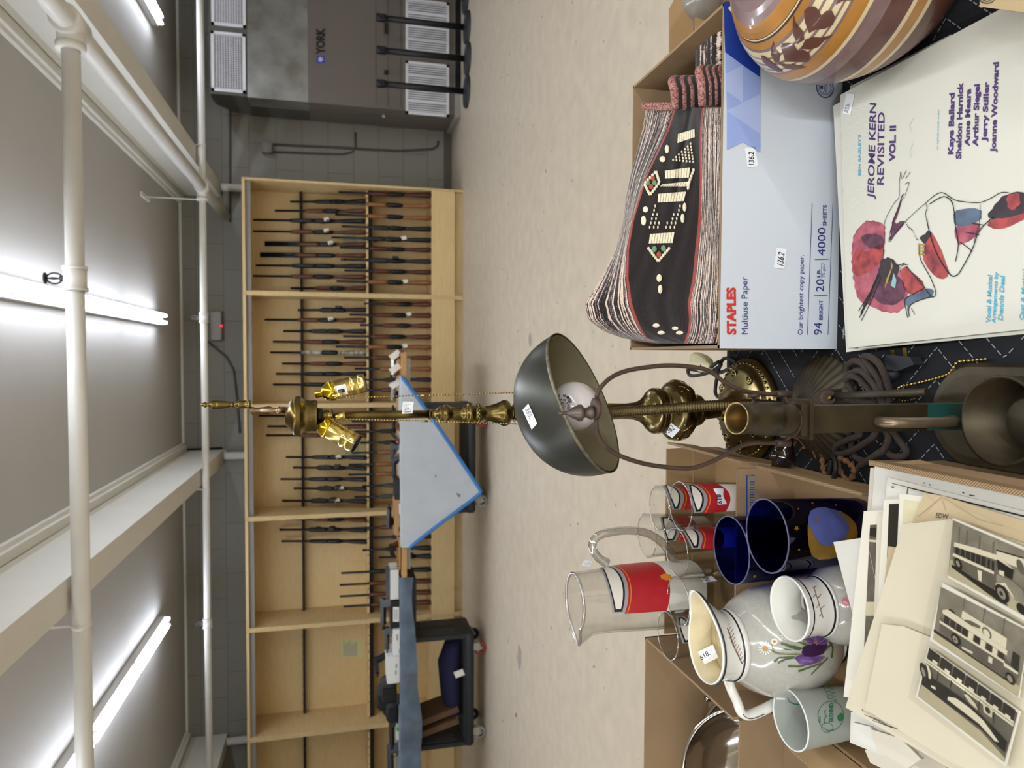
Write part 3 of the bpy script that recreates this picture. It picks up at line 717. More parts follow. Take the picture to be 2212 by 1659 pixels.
def wr2(k, Yf):
    ppoly(k, [(849, 1311), (849, 1343), (862, 1343), (862, 1311)], TAGW, .002, Y=Yf)
    for j in range(2): ppoly(k, [(852+j*4, 1316), (852+j*4, 1338), (853.5+j*4, 1338), (853.5+j*4, 1316)], INKG, .003, Y=Yf)
o, a, b, zt1 = pxbox('black_box', 844, 864, 1298, 1358, 6.70, .22, BLACKM, 'black box with a white label between two white boxes', writing=wr2)
pistol(((a.x+b.x)/2, 6.80, zt1+.001), .1, 1.3, 'black handgun on the black labelled box', tilt=.8)
def wr3(k, Yf):
    pstrip(k, [(858, 1383), (858, 1370)], 3, INKG, .003, Y=Yf); pstrip(k, [(863, 1411), (863, 1402)], 2.5, INKG, .003, Y=Yf)
o, a, b, zt1 = pxbox('white_box', 850, 869.5, 1360, 1416, 6.66, .2, WBOX, 'white box with small grey print in the middle of the blanket', writing=wr3)
pistol(((a.x+b.x)/2, 6.78, zt1+.001), .2, 1.1, 'black handgun on the white box with grey print', tilt=.8)
def wr4(k, Yf):
    pstrip(k, [(856, 1443), (856, 1434)], 3, INKG, .003, Y=Yf); pstrip(k, [(855, 1457), (855, 1448)], 3, INKG, .003, Y=Yf)
pxbox('white_box', 836, 869, 1417, 1476, 6.68, .3, WBOX, 'tallest white box on the blanket, left of the others', writing=wr4)
def pouch(x0, x1, y0, y1, Yf, label, mt=BLACKP):
    a, b = at((x0+x1)/2, y1, Y=Yf), at((x0+x1)/2, y0, Y=Yf); z1 = at(x0, (y0+y1)/2, Y=Yf).z; z0 = ZB
    t = thing('holster', ((a.x+b.x)/2, Yf, z0), label, 'holster', 'black holsters heaped on the blanket')
    k = MB(); rg = []
    for f, s in ((0,.8),(.15,1),(.5,1),(.8,.95),(1,.7)):
        rg.append([V3(((a.x+b.x)/2+(b.x-a.x)/2*1.3*s*math.cos(2*PI*j/14), Yf+.06+.05*s*math.sin(2*PI*j/14), z0+(z1-z0)*f)) for j in range(14)])
    k.rings(rg, mt); k.build('body', t)
    k = MB(); c = (a.x+b.x)/2; k.box((c-.03, Yf-.004, z0+.02), (c+.03, Yf+.012, z1-.02), BLACKM); k.build('strap', t)
pouch(822, 858, 1470, 1520, 6.78, 'black holster behind the tallest white box'); pouch(814, 858, 1485, 1535, 6.90, 'tall black holster at the back of the heap'); pouch(835, 858, 1515, 1562, 6.80, 'low black holster at the left end of the heap'); pouch(828, 858, 1500, 1548, 7.02, 'black holster between the tall and low ones')
q = at(826, 1435, Y=6.9); pistol((q.x, 6.9, .99), 1.2, 1.1, 'black handgun sticking up behind the tallest white box', tilt=1.2)
pxbox('ammunition_box', 858.5, 868, 1474, 1498, 6.68, .08, mat('brass_box', '#8d7436', .6), 'small tan ammunition box before the holsters', 'box'); pxbox('ammunition_box', 858.5, 868, 1499, 1522, 6.68, .08, mat('dark_box', '#2b2622', .7), 'small dark ammunition box before the holsters', 'box')
def wr5(k, Yf): ppoly(k, [(856.5, 1570), (856.5, 1579), (862, 1579), (862, 1570)], mat('print_green', '#3f9a4a', .6), .002, Y=Yf)
pxbox('small_box', 856, 864, 1569, 1598, 6.80, .06, WBOX, 'small green and white box left of the holsters', writing=wr5)
q = at(858, 1580, Y=6.9); pistol((q.x, 6.9, ZB), .3, 1.2, 'black handgun behind the green and white box', tilt=.9)
q = at(858, 1640, Y=6.85); pistol((q.x, 6.85, ZB), .5, 1.5, 'black handgun at the picture edge end of the blanket', tilt=1.0)
# on the lower shelf
t = thing('duffel_bag', (-3.1, 6.95, .215), 'navy duffel bag with a white tag on the lower cart shelf', 'bag')
k = MB(); rg = []
for f, hy, hz in ((0,.02,.02),(.06,.13,.085),(.3,.17,.12),(.7,.17,.105),(.93,.14,.08),(1,.02,.02)):
    x = -2.80-.78*f; rg.append([V3((x, 6.95+hy*math.cos(2*PI*j/16), .217+hz*(1+.95*math.sin(2*PI*j/16)))) for j in range(16)])
k.rings(rg, NAVY); k.build('body', t)
k = MB(); q = at(992, 1455, Y=6.76); k.obox(q, (.03,0,.012), (0,.002,0), (-.012,0,.045), TAGW); k.build('white_tag', t)
for (y0, y1, lean, lab) in ((1545, 1530, .03, 'brown long case leaning inside the cart, nearer the bag'), (1570, 1555, .03, 'brown long case leaning against the cart end panel')):
    a = at(990, y1, Y=6.80); b = at(900, y0+20, Y=6.80); k = MB(); d = (b-a); k.obox((a+b)/2+V3((0,.15,0)), d/2, (0,.17,0), V3((d.z,0,-d.x)).normalized()*.028, BROWNB); tag(k.build('long_case'), lab, 'case')
# ================================================================= the table in front
TZ = .742
QUILT = mat('quilt_fabric', '#0f1117', .92, bump=.25, bscale=160, sheen=.03); THREAD = mat('stitch_thread', '#8d8f98', .9)
t = thing('folding_table', (0, .72, 0), 'folding table under the dark quilted blanket', 'table')
k = MB(); k.rbox((-1.25, .34, .705), (1.25, 1.115, .733), .02, mat('table_grey', '#8a8883', .6)); k.build('tabletop', t)
for sx in (-1, 1):
    for yy in (.42, 1.03): k = MB(); k.tube([(sx*1.0, yy, 0), (sx*1.0, yy, .705)], .014, DGREYP, 10); k.build('leg', t)
k = MB(); nx, ny = 60, 30; vs = []
def qz(x, y):
    z = TZ-.0005+.0006*math.sin(x*40+y*9)*math.sin(y*33)
    if y > 1.119: z -= (y-1.119)*2.2
    return z
X0, X1, Y0, Y1 = -1.2, 1.2, .33, 1.15
for i in range(nx+1):
    for j in range(ny+1):
        x = X0+(X1-X0)*i/nx; y = Y0+(Y1-Y0)*j/ny; vs.append((x, y, qz(x, y)))
k.add(vs, [(i*(ny+1)+j, (i+1)*(ny+1)+j, (i+1)*(ny+1)+j+1, i*(ny+1)+j+1) for i in range(nx) for j in range(ny)], QUILT, True)
per, amp = .166, .042
def zig(y): f = (y/per) % 1; return amp*(4*abs(f-.5)-1)
for i in range(42):
    x0 = -.75+.036*i; y = .36
    while y < 1.10:
        if random.random() > .06:
            y2 = y+.0045; a, b = V3((x0+zig(y), y, 0)), V3((x0+zig(y2), y2, 0)); a.z = qz(a.x, a.y)+.0012; b.z = qz(b.x, b.y)+.0012
            d = (b-a).normalized(); u = V3((-d.y, d.x, 0))*.0006; k.quad(a+u, a-u, b-u, b+u, THREAD)
        y += .0066
tag(k.build('quilted_blanket'), 'dark quilted moving blanket with pale zigzag stitching covering the front table', 'blanket')
# ----------------------------------------------------------------- white paper box with printed front
BXW = mat('box_white_print', '#ccd3dc', .5, var=.02, scale=5); BXR = mat('print_red', '#c8362b', .5); BXB = mat('print_indigo', '#33397a', .5)
BL1 = mat('print_deep_blue', '#1a3a97', .45); BL2 = mat('print_mid_blue', '#6f86cf', .5); BL3 = mat('print_pale_blue', '#94a7dc', .5); BL4 = mat('print_paler_blue', '#a9b8e2', .5)
BY, BX0, BX1, BZ1, BYB = .830, .0115, .446, .9155, 1.118; th = .004
t = thing('paper_box', ((BX0+BX1)/2, (BY+BYB)/2, TZ), 'open white and blue copy paper box holding the striped woven cloth', 'box')
k = MB()
k.box((BX0, BY, TZ), (BX1, BY+th, BZ1), CARDI); k.box((BX0, BYB-th, TZ), (BX1, BYB, BZ1), CARDI)
k.box((BX0, BY+th, TZ), (BX0+th, BYB-th, BZ1), CARDI); k.box((BX1-th, BY+th, TZ), (BX1, BYB-th, BZ1), CARDI); k.box((BX0, BY, TZ), (BX1, BYB, TZ+.004), CARDI)
for lo, hi in (((BX0, BY, BZ1), (BX1, BY+th, BZ1+.0006)), ((BX0, BYB-th, BZ1), (BX1, BYB, BZ1+.0006)), ((BX0, BY, BZ1), (BX0+th, BYB, BZ1+.0006)), ((BX1-th, BY, BZ1), (BX1, BYB, BZ1+.0006))): k.box(lo, hi, CARDE)
k.quad((BX0, BY-.0004, TZ), (BX1, BY-.0004, TZ), (BX1, BY-.0004, BZ1), (BX0, BY-.0004, BZ1), BXW)
PB = dict(Y=BY-.0008)
k2 = [((1563.5,2),(1642,2),(1642,168),(1603,141),(1566,113))]
ppoly(k, [(1563,4),(1641,0),(1642,168),(1604,141),(1566,113)], BL1, **PB)
ppoly(k, [(1566,113),(1604,141),(1567,160)], BL3, .0006, **PB); ppoly(k, [(1604,141),(1642,168),(1642,204),(1604,222)], BL3, .0006, **PB); ppoly(k, [(1567,160),(1604,141),(1604,222),(1569,197)], BL4, .0006, **PB)
ppoly(k, [(1569,197),(1604,222),(1570,240)], BL3, .0006, **PB); ppoly(k, [(1604,222),(1642,204),(1642,290),(1570,240)], BL4, .0006, **PB); ppoly(k, [(1570,240),(1642,290),(1642,330),(1604,307),(1570,324)], BL3, .0006, **PB)
ptext(k, 'STAPLES', (1589,723), (1588,621), (1571,723), BXR, bold=.045, **PB)
ptext(k, 'Multiuse Paper', (1615,722), (1614,598), (1602,722), BXB, **PB)
ptext(k, 'Our brightest copy paper.', (1733,723), (1736,551), (1723,723), BXB, **PB)
pstrip(k, [(1743.6,723),(1754,439)], 1.3, BXB, **PB); pstrip(k, [(1788,723),(1798.5,442)], 1.3, BXB, **PB)
ptext(k, '94', (1775.5,723), (1775.5,697), (1758,723), BXB, **PB); ptext(k, 'BRIGHT', (1776.5,691), (1777,648), (1769,691), BXB, bold=.012, **PB)
pstrip(k, [(1757,639),(1787,638)], 1.2, BXB, **PB); ptext(k, '20', (1779,630), (1779.5,603), (1762.5,630), BXB, **PB)
ptext(k, 'LB.', (1771,599), (1771,581), (1764.5,599), BXB, bold=.015, **PB); pstrip(k, [(1773,600),(1774,567)], .8, BXB, **PB); ptext(k, '75 g/m²', (1781,599), (1782,567), (1775.5,599), BXB, **PB)
pstrip(k, [(1759.5,561),(1789,560)], 1.2, BXB, **PB); ptext(k, '4000', (1782.5,552), (1783,492), (1766,552), BXB, **PB); ptext(k, 'SHEETS', (1784.5,488), (1785,443), (1777,488), BXB, bold=.015, **PB)
ptext(k, 'LETTER', (1609,92), (1608,30), (1599,92), mat('print_sky', '#9fb3e6', .5), bold=-.01, **PB)
cc = at(1781.6, 190, **PB); r = msize(21.5, cc)
def ring(mb, c, r, w, m, n=32, lift=.0006):
    P = [V3((c.x+r*math.cos(2*PI*i/n), c.y, c.z+r*math.sin(2*PI*i/n))) for i in range(n+1)]; mb.strip(P, w, (0,-1,0), m, lift)
for f in (1, .93, .66): ring(k, cc, r*f, .0006, BXB)
text3(k, 'ColorLok', cc+V3((-r*.56,0,-r*.12)), cc+V3((r*.56,0,-r*.12)), cc+V3((-r*.56,0,r*.2)), (0,-1,0), BXB)
text3(k, 'TECHNOLOGY', cc+V3((-r*.4,0,-r*.3)), cc+V3((r*.4,0,-r*.3)), cc+V3((-r*.4,0,-r*.18)), (0,-1,0), BXB)
k.obox(cc+V3((0,-.0008,r*.38)), (r*.14,0,0), (0,.0001,0), (0,0,r*.11), BXB); ring(k, cc+V3((0,0,r*.5)), r*.1, .0008, BXB, 14)
for s, a0, a1 in (('FASTER DRYING', 205, 335), ('BOLDER COLORS', 155, 25)):
    for i, ch in enumerate(s):
        a = math.radians(a0+(a1-a0)*i/(len(s)-1)); 
        if ch == ' ': continue
        rd = V3((math.cos(a),0,math.sin(a))); tg = V3((-math.sin(a),0,math.cos(a))) if a0 > 180 else V3((math.sin(a),0,-math.cos(a)))
        upv = -rd if a0 > 180 else rd
        c0 = cc+rd*(r*.84 if a0 > 180 else r*.73)-tg*r*.045
        text3(k, ch, c0, c0+tg*r*.09, c0+upv*r*.12, (0,-1,0), BXB)
k.build('box_body', t)
k = MB(); sticker(k, [(1608,319.5),(1631,317),(1637,359),(1614,362)], '136.2', ((1628,357),(1627,328)), (1617,357.5), **PB); k.build('price_sticker', t)
k = MB(); sticker(k, [(1677,535),(1699,538),(1693.5,581),(1671,578)], '136.2', ((1691,575),(1693.5,547)), (1678,572), **PB); k.build('price_sticker', t)
k = MB(); sticker(k, [(1587,4),(1602,16),(1597,51),(1572,18)], '12', ((1594,35),(1590,21)), (1584,37), **PB); pstrip(k, [(1590,9),(1597,46)], 1.5, mat('ink_blue','#1b2670',.6), .0014, **PB); k.build('price_sticker', t)
# striped woven cloth
def woven():
    m = bpy.data.materials.new('woven_stripes'); m.use_nodes = True; nt = m.node_tree; N = nt.nodes; L = nt.links; b = N['Principled BSDF']; b.inputs['Roughness'].default_value = .95; b.inputs['Sheen Weight'].default_value = .2
    uv = N.new('ShaderNodeUVMap'); sp = N.new('ShaderNodeSeparateXYZ'); L.new(uv.outputs[0], sp.inputs[0])
    def mp(sx, sy, nz_scale, det):
        a = N.new('ShaderNodeMapping'); a.inputs['Scale'].default_value = (sx, sy, 1); L.new(uv.outputs[0], a.inputs[0])
        n = N.new('ShaderNodeTexNoise'); n.inputs['Scale'].default_value = nz_scale; n.inputs['Detail'].default_value = det; L.new(a.outputs[0], n.inputs[0]); return n
    n1 = mp(2.0, 150, 1, 1); n2 = mp(40, 120, 1, 2); n3 = mp(300, 260, 1, 0)
    ad = N.new('ShaderNodeMath'); ad.operation = 'MULTIPLY_ADD'; L.new(n2.outputs[0], ad.inputs[0]); ad.inputs[1].default_value = .35; L.new(n1.outputs[0], ad.inputs[2])
    a2 = N.new('ShaderNodeMath'); a2.operation = 'MULTIPLY_ADD'; L.new(n3.outputs[0], a2.inputs[0]); a2.inputs[1].default_value = .22; L.new(ad.outputs[0], a2.inputs[2])
    rp = N.new('ShaderNodeValToRGB'); e = rp.color_ramp.elements; e[0].position = .735; e[0].color = lin('#15100f'); e[1].position = .89; e[1].color = lin('#e3d0c0')
    x = e.new(.785); x.color = lin('#221b1c'); x = e.new(.825); x.color = lin('#a98e86')
    L.new(a2.outputs[0], rp.inputs[0])
    # centre band: black
    def band(lo, hi):
        g = N.new('ShaderNodeMath'); g.operation = 'GREATER_THAN'; L.new(sp.outputs[1], g.inputs[0]); g.inputs[1].default_value = lo
        h = N.new('ShaderNodeMath'); h.operation = 'LESS_THAN'; L.new(sp.outputs[1], h.inputs[0]); h.inputs[1].default_value = hi
        q = N.new('ShaderNodeMath'); q.operation = 'MULTIPLY'; L.new(g.outputs[0], q.inputs[0]); L.new(h.outputs[0], q.inputs[1]); return q
    def over(prev, fac, col):
        mx = N.new('ShaderNodeMix'); mx.data_type = 'RGBA'; L.new(fac.outputs[0], mx.inputs['Factor']); L.new(prev, mx.inputs['A'])
        mx.inputs['B'].default_value = lin(col); return mx.outputs['Result']
    c = over(rp.outputs[0], band(.35, .75), '#1b1312'); c = over(c, band(.335, .352), '#9a4238'); c = over(c, band(.735, .757), '#94413a')
    L.new(c, b.inputs['Base Color'])
    bp = N.new('ShaderNodeBump'); bp.inputs['Strength'].default_value = .35; bp.inputs['Distance'].default_value = .002; L.new(a2.outputs[0], bp.inputs['Height']); L.new(bp.outputs[0], b.inputs['Normal'])
    return m
WOV = woven()
by = [742, 730, 715, 690, 655, 600, 540, 480, 430, 380, 330, 280, 232]
bs = [1412, 1345, 1302, 1271, 1264, 1299, 1329, 1346, 1352, 1362, 1375, 1388, 1396]
b1 = [1425, 1397, 1385, 1374, 1362, 1354, 1355, 1365, 1380, 1396, 1420, 1444, 1459]
b2 = [1478, 1484, 1489, 1492, 1489, 1500, 1506, 1512, 1514, 1515, 1514, 1514, 1518]
b3 = [1540, 1544, 1546, 1549, 1551, 1553, 1554, 1556, 1558, 1559, 1561, 1562, 1563]
by_, bs_, b1_, b2_, b3_ = by[::-1], bs[::-1], b1[::-1], b2[::-1], b3[::-1]
def cl_rows(y): return interp(by_, bs_, y), interp(by_, b1_, y), interp(by_, b2_, y), interp(by_, b3_, y)
def cl_pt(x, y, lift=0):
    s, a, b, c = cl_rows(y); Y = interp([s, a, b, c], [1.055, .975, .893, .842], x)
    e = (x-s)/(c-s); fold = .0035*math.sin(e*42+2.2*math.sin(y*.013))*math.sin(PI*min(1, max(0, e)))*(1 if (x < a or x > b) else .25)
    g = .006*math.exp(-((x-(a*.42+b*.58))/5)**2)*(1 if y < 430 else .2)
    return at(x, y, Y=Y+fold+g-lift)
t = thing('woven_cloth', (.22, .96, TZ+.02), 'folded black and pink striped woven cloth with white motifs, heaped in the paper box', 'cloth')
k = MB(); vs = []; uv = []; NY, NX = 84, 54
vcol = [.13, .343, .746, 1.0]
for i in range(NY+1):
    y = 742+(232-742)*i/NY; s, a, b, c = cl_rows(y)
    top = cl_pt(s, y)
    row = [V3((top.x, min(1.108, top.y+.05), .80)), V3((top.x, min(1.100, top.y+.042), top.z-.045)), V3((top.x, min(1.09, top.y+.025), top.z-.012))]; uvr = [-.12, -.02, .06]
    for j in range(NX+1):
        e = j/NX; x = s+(c-s)*e; row.append(cl_pt(x, y)); uvr.append(interp([s, a, b, c], vcol, x))
    last = row[-1]; row.append(V3((last.x, .838, .87))); uvr.append(1.1); row.append(V3((last.x, .838, .80))); uvr.append(1.2)
    for p, q in zip(row, uvr):
        p = V3((min(max(p.x, BX0+.007 if p.z < BZ1 else -1), BX1-.007), p.y, p.z)); vs.append(p); uv.append((i/NY, q))
w = NX+6; k.add(vs, [(i*w+j, (i+1)*w+j, (i+1)*w+j+1, i*w+j+1) for i in range(NY) for j in range(w-1)], WOV, True, uv)
k.f.append(tuple(range(w))); k.m.append(0); k.sm.append(False); k.f.append(tuple(reversed(range(NY*w, NY*w+w)))); k.m.append(0); k.sm.append(False)
YARN = mat('yarn_cream', '#e6dcc0', .9, var=.1, scale=300); YGR = mat('yarn_green', '#6f8f70', .9); YRD = mat('yarn_red', '#a5503f', .9)
def clpoly(pts, mt, lift=.0035):
    n = len(pts); cx = sum(p[0] for p in pts)/n; cy = sum(p[1] for p in pts)/n; vs = [cl_pt(cx, cy, lift+.001)]
    for f in (.55, 1):
        for p in pts: vs.append(cl_pt(cx+(p[0]-cx)*f, cy+(p[1]-cy)*f, lift if f < 1 else lift*.5))
    k.add(vs, [(0, 1+i, 1+(i+1) % n) for i in range(n)]+[(1+i, 1+n+i, 1+n+(i+1) % n, 1+(i+1) % n) for i in range(n)], mt, True)
def c3(a, b): return (1240+a/4.147, b/4.147)
def c4(a, b): return (1240+a/4.147, 380+b/4.147)
def stitches(quad, n, mt=YARN):
    """satin-stitched block: n plump threads side by side; quad = a,b (one edge) c,d (other edge)"""
    a, b, c, d = quad
    for i in range(n):
        f0, f1 = (i+.06)/n, (i+.94)/n
        L = lambda p, q, f: (p[0]+(q[0]-p[0])*f, p[1]+(q[1]-p[1])*f)
        p0, p1, q0, q1 = L(a,b,f0), L(a,b,f1), L(d,c,f0), L(d,c,f1)
        m0, m1 = L(p0,p1,.5), L(q0,q1,.5)
        clpoly([p0, m0[:1]+(m0[1],), p1, q1, m1, q0], mt)
def blob(cx, cy, rx, ry, mt=YARN, n=8): clpoly([(cx+rx*math.cos(2*PI*i/n), cy+ry*math.sin(2*PI*i/n)) for i in range(n)], mt)
stitches([c3(1080,1155), c3(930,1200), c3(925,1282), c3(1083,1228)], 8)
stitches([c3(1040,1500), c3(812,1530), c3(815,1600), c3(1030,1590)], 9)
stitches([c3(1025,1625), c3(790,1650), c4(770,95), c4(1018,95)], 11)
stitches([c4(1005,140), c4(755,160), c4(748,238), c4(985,225)], 10)
stitches([c4(900,505), c4(680,520), c4(668,605), c4(885,600)], 9)
for r in range(7):
    for q in range(7-r): blob(*c3(1068-q*30-4*r, 1450-r*27-q*3), 2.2, 2.9)
for r in range(6):
    for q in range(7):
        if abs(q-3) >= 3-r*.55 and not (q == 3): blob(*c4(950-q*37-r*10, 270+r*38), 2.0, 3.6)
def outline(pts, n, mt=YARN):
    for i in range(len(pts)-1):
        a, b = pts[i], pts[i+1]
        for j in range(n): f = (j+.5)/n; blob(a[0]+(b[0]-a[0])*f, a[1]+(b[1]-a[1])*f, 3.1, 4.0, mt)
outline([c3(735,1535), c4(630,70), c4(680,170), c4(765,60), c3(735,1535)], 5)
for (x, y, mm) in ((690,95,YRD),(660,60,YGR),(720,60,YGR),(705,20,YRD)): blob(*c4(x,y), 5, 6, mm)
outline([c4(660,640), c4(755,765), c4(860,640)], 6)
for (x, y, mm) in ((720,655,YGR),(800,648,YGR),(760,705,YRD)): blob(*c4(x,y), 5.5, 7, mm)
outline([c3(1075,1510), c3(1035,1620), c4(1020,120)], 4)
for (x, y, rx, ry) in ((640,300,26,28),(622,400,24,45),(990,280,18,42),(972,380,18,44),(762,915,24,36),(772,1015,20,42),(735,1340,32,20),(780,1405,34,18),(905,1365,30,18),(945,1405,34,18)): blob(*c4(x,y), rx/4.147, ry/4.147)
for (x, y, rx, ry) in ((832,1335,20,40),(792,1425,28,28)): blob(*c3(x,y), rx/4.147, ry/4.147)
k.build('heaped_cloth', t)
FRG = mat('fringe_pink', '#7d3f3c', .95, col2='#b28a80', scale=420, contrast=(.4,.6))
k = MB()     # ribbed end folds
for (x0, x1, y0, y1, Y, dz) in ((1455,1515,222,172,.935,.03),(1515,1561,215,150,.868,.0)):
    k = MB()
    for j in range(7):
        xx = x0+(x1-x0)*(j+.5)/7; a, b, c = at(xx, y0+12, Y=Y+.004), at(xx-2, (y0+y1)/2, Y=Y-.006), at(xx-3, y1, Y=Y+.006)
        k.tube(smooth_path([a, b, c, c+V3((0,.01,-.05))], 5), .0062, WOV if j % 2 else FRG, 8)
    k.build('ribbed_end', t)
k = MB()
for j in range(11):
    xx = 1391+j*6.2; k.tube(smooth_path([at(xx+4, 236, Y=1.03-j*.005), at(xx, 229, Y=1.03-j*.005), at(xx-1, 226, Y=1.035-j*.005)], 4), .0042, FRG, 8)
k.build('ribbed_end', t)
k = MB(); cR = at(1530, 128, Y=.93); rg = []; uv = []   # rolled end; a black disc paints the shade in its hollow
for i in range(5):
    for j in range(25):
        a = -.6+(2*PI-.9)*j/24; r = .040+.006*math.sin(3*a); p = cR+V3((-.045+.02*i, 0, 0))+V3((0, math.cos(a)*r, math.sin(a)*r*.75-.02)); p.y = max(p.y, .839); rg.append(p); uv.append((.3+.05*i, .2+.14*j/24))
k.add(rg, [(i*25+j, (i+1)*25+j, (i+1)*25+j+1, i*25+j+1) for i in range(4) for j in range(24)], WOV, True, uv)
k.lathe([(.033,0),(.034,.002)], cR+V3((-.030,.002,-.02)), MATS['black_satin'], 18, axis=(-1,0,0)); k.build('rolled_fold', t)
# ----------------------------------------------------------------- records
SLV = mat('sleeve_cream', '#cdccc0', .55, var=.015, scale=4); SLE = mat('sleeve_edge', '#bdb59c', .7); PUR = mat('print_purple', '#472a66', .5); TEAL = mat('print_teal', '#4aa0bb', .5)
Afl, Afr = at(1831, 752, Z=.772), at(1815, 205, Z=.772)
xd = (Afr-Afl).normalized(); L12 = (Afr-Afl).length
tilt = math.radians(6.6); dn = V3((xd.y, -xd.x, 0)); yd = (dn*math.cos(tilt)+V3((0,0,-1))*math.sin(tilt)); nrm = xd.cross(-yd).normalized()
if nrm.z < 0: nrm = -nrm
PL = dict(plane=(Afl, nrm))
t = thing('record_album', (Afl+Afr)/2+yd*L12/2-V3((0,0,.006)), 'cream record album with purple names and a dancer sketch, leaning on other albums', 'record album')
k = MB(); k.slab([Afl, Afr, Afr+yd*L12, Afl+yd*L12], nrm, .004, SLV, SLE)
q = 3.292
def ca(a, b): return (1540+a/q, b/q)
def cb(a, b): return (1540+a/q, 380+b/q)
ptext(k, "BEN BAGLEY'S", ca(1052,1248), ca(1052,958), ca(1036,1248), TEAL, bold=.02, **PL)
ptext(k, 'JEROME KERN', cb(1145,165), ca(1163,735), cb(1101,155), PUR, bold=.017, **PL)
ptext(k, 'REVISITED', cb(1215,65), ca(1222,797), cb(1170,62), PUR, bold=.017, **PL)
ptext(k, 'VOL. II', ca(1296,1150), ca(1302,893), ca(1256,1150), PUR, bold=.045, **PL)
ptext(k, 'in alphabetical order', ca(1604,1062), ca(1612,772), ca(1592,1062), TEAL, **PL)
for s, a, b, tp in (('Kaye Ballard', (1710,1098), (1720,660), (1675,1098)), ('Sheldon Harnick', (1766,1132), (1780,585), (1731,1132)), ('Anne Meara', (1826,1040), (1836,630), (1792,1040)), ('Arthur Siegel', (1885,1042), (1898,598), (1849,1042)), ('Jerry Stiller', (1948,1008), (1965,580), (1914,1008)), ('Joanne Woodward', (2012,1085), (2033,440), (1976,1085))):
    ptext(k, s, ca(*a), ca(*b), ca(*tp), PUR, bold=.042, **PL)
for s, a, b, tp in (('Vocal & Musical', (1975,1040), (1988,700), (1945,1040)), ('Arrangements by', (2010,1050), (2030,680), (1985,1050)), ('Dennis Deal', (2062,1030), (2078,705), (2030,1030))):
    ptext(k, s, cb(*a), cb(*b), cb(*tp), TEAL, bold=.03, shear=.2, **PL)
ptext(k, 'Cast & Musical', cb(2212,1025), cb(2235,660), cb(2183,1025), TEAL, bold=.03, shear=.2, **PL)
ptext(k, 'STEREO', cb(936,1157), cb(938,1078), cb(926,1157), mat('print_faint', '#b5c8c6', .6), **PL); ptext(k, '1379', cb(952,1135), cb(953,1095), cb(942,1135), MATS['print_faint'], **PL)
for (y0, y1) in ((1125,1020),(945,840)):
    pstrip(k, [ca(1400, y0), ca(1415, y0-20), ca(1400, (y0+y1)/2), ca(1420, y1+15), ca(1425, y1)], 1.1, MATS['print_faint'], **PL)
# generic dancer sketch: wash of colour under a few ink lines
WSH = [mat('wash_rose', '#b4626f', .6, col2='#8a3f52', scale=75, contrast=(.35,.65)), mat('wash_red', '#b04a48', .6, col2='#6e2f38', scale=80, contrast=(.38,.66)), mat('wash_plum', '#6f4058', .6, col2='#3b2630', scale=90), mat('wash_slate', '#5d6d84', .6, col2='#444a5c', scale=40), mat('wash_black', '#26222a', .6, col2='#3d3338', scale=60)]
def closed(pts, n=4):
    m_ = len(pts); P = smooth_path([(p[0], p[1], 0) for p in [pts[-1]]+pts+pts[:2]], n); return [(p.x, p.y) for p in P[n:n+n*m_]]
def wash(pts, i, lift=.0004): ppoly(k, [cb(p[0]+5*math.sin(p[1]*.11), p[1]+5*math.sin(p[0]*.13)) for p in closed(pts)], WSH[i], lift, **PL)
def inkl(pts, w=1.2): 
    P = [(p[0], p[1], 0) for p in pts]; P = smooth_path(P, 4); pstrip(k, [cb(p.x, p.y) for p in P], w, INKB, .0011, **PL)
INKB = mat('ink_black', '#17131a', .6)
wash([(1145,320),(1080,330),(1010,410),(990,520),(990,640),(1005,760),(1040,880),(1130,930),(1240,970),(1330,965),(1375,900),(1390,800),(1370,700),(1220,600),(1225,430),(1220,350)], 0)
wash([(1020,520),(1005,700),(1090,690),(1200,600),(1210,480),(1100,540)], 1, .0006); wash([(1130,850),(1250,920),(1350,880),(1370,780),(1290,700),(1190,760)], 2, .0006); wash([(1060,430),(1130,410),(1215,440),(1200,520),(1100,500)], 2, .0006)
wash([(1280,330),(1345,140),(1350,160),(1300,330),(1370,320),(1270,455),(1265,400)], 2, .0006)
wash([(1520,450),(1560,400),(1680,690),(1590,720),(1500,600),(1500,520)], 1); wash([(1345,690),(1380,645),(1510,790),(1420,840),(1360,800)], 1, .0006)
wash([(1730,250),(1900,240),(1890,320),(1735,360)], 3, .0006); wash([(1735,360),(1890,330),(1880,420),(1750,490)], 0, .0005); wash([(1990,230),(2090,130),(2230,130),(2230,250),(2050,300),(1960,300)], 4, .0006); wash([(1950,350),(2100,250),(2230,240),(2230,300),(2080,370)], 1); wash([(2100,140),(2180,130),(2180,210),(2110,240)], 1, .0008)
wash([(1370,880),(1440,840),(1550,800),(1560,860),(1410,915),(1395,1000),(1385,940)], 3, .0006); wash([(1480,440),(1540,390),(1550,430),(1500,480)], 4, .0007)
wash([(1210,590),(1275,590),(1330,660),(1270,740),(1180,770),(1120,880),(1050,1000),(1080,900),(1160,740),(1190,640)], 4, .0008)
ppoly(k, [cb(*p) for p in [(1270,600),(1285,640),(1245,760),(1225,800),(1235,740),(1270,660)]], mat('wash_gold', '#a58a45', .6), .001, **PL); ppoly(k, [cb(*p) for p in [(1290,690),(1310,740),(1300,800),(1270,780)]], mat('wash_teal', '#86b3b0', .6), .001, **PL)
inkl([(1215,590),(1222,440),(1228,320),(1290,200),(1328,150),(1330,60),(1340,-30)]); inkl([(1370,150),(1350,170),(1300,290),(1265,400),(1260,470),(1330,370),(1440,260),(1510,200)]); inkl([(1340,-30),(1350,20),(1380,-40)]); inkl([(1375,20),(1410,-30)]); inkl([(1370,60),(1400,50),(1370,140)])
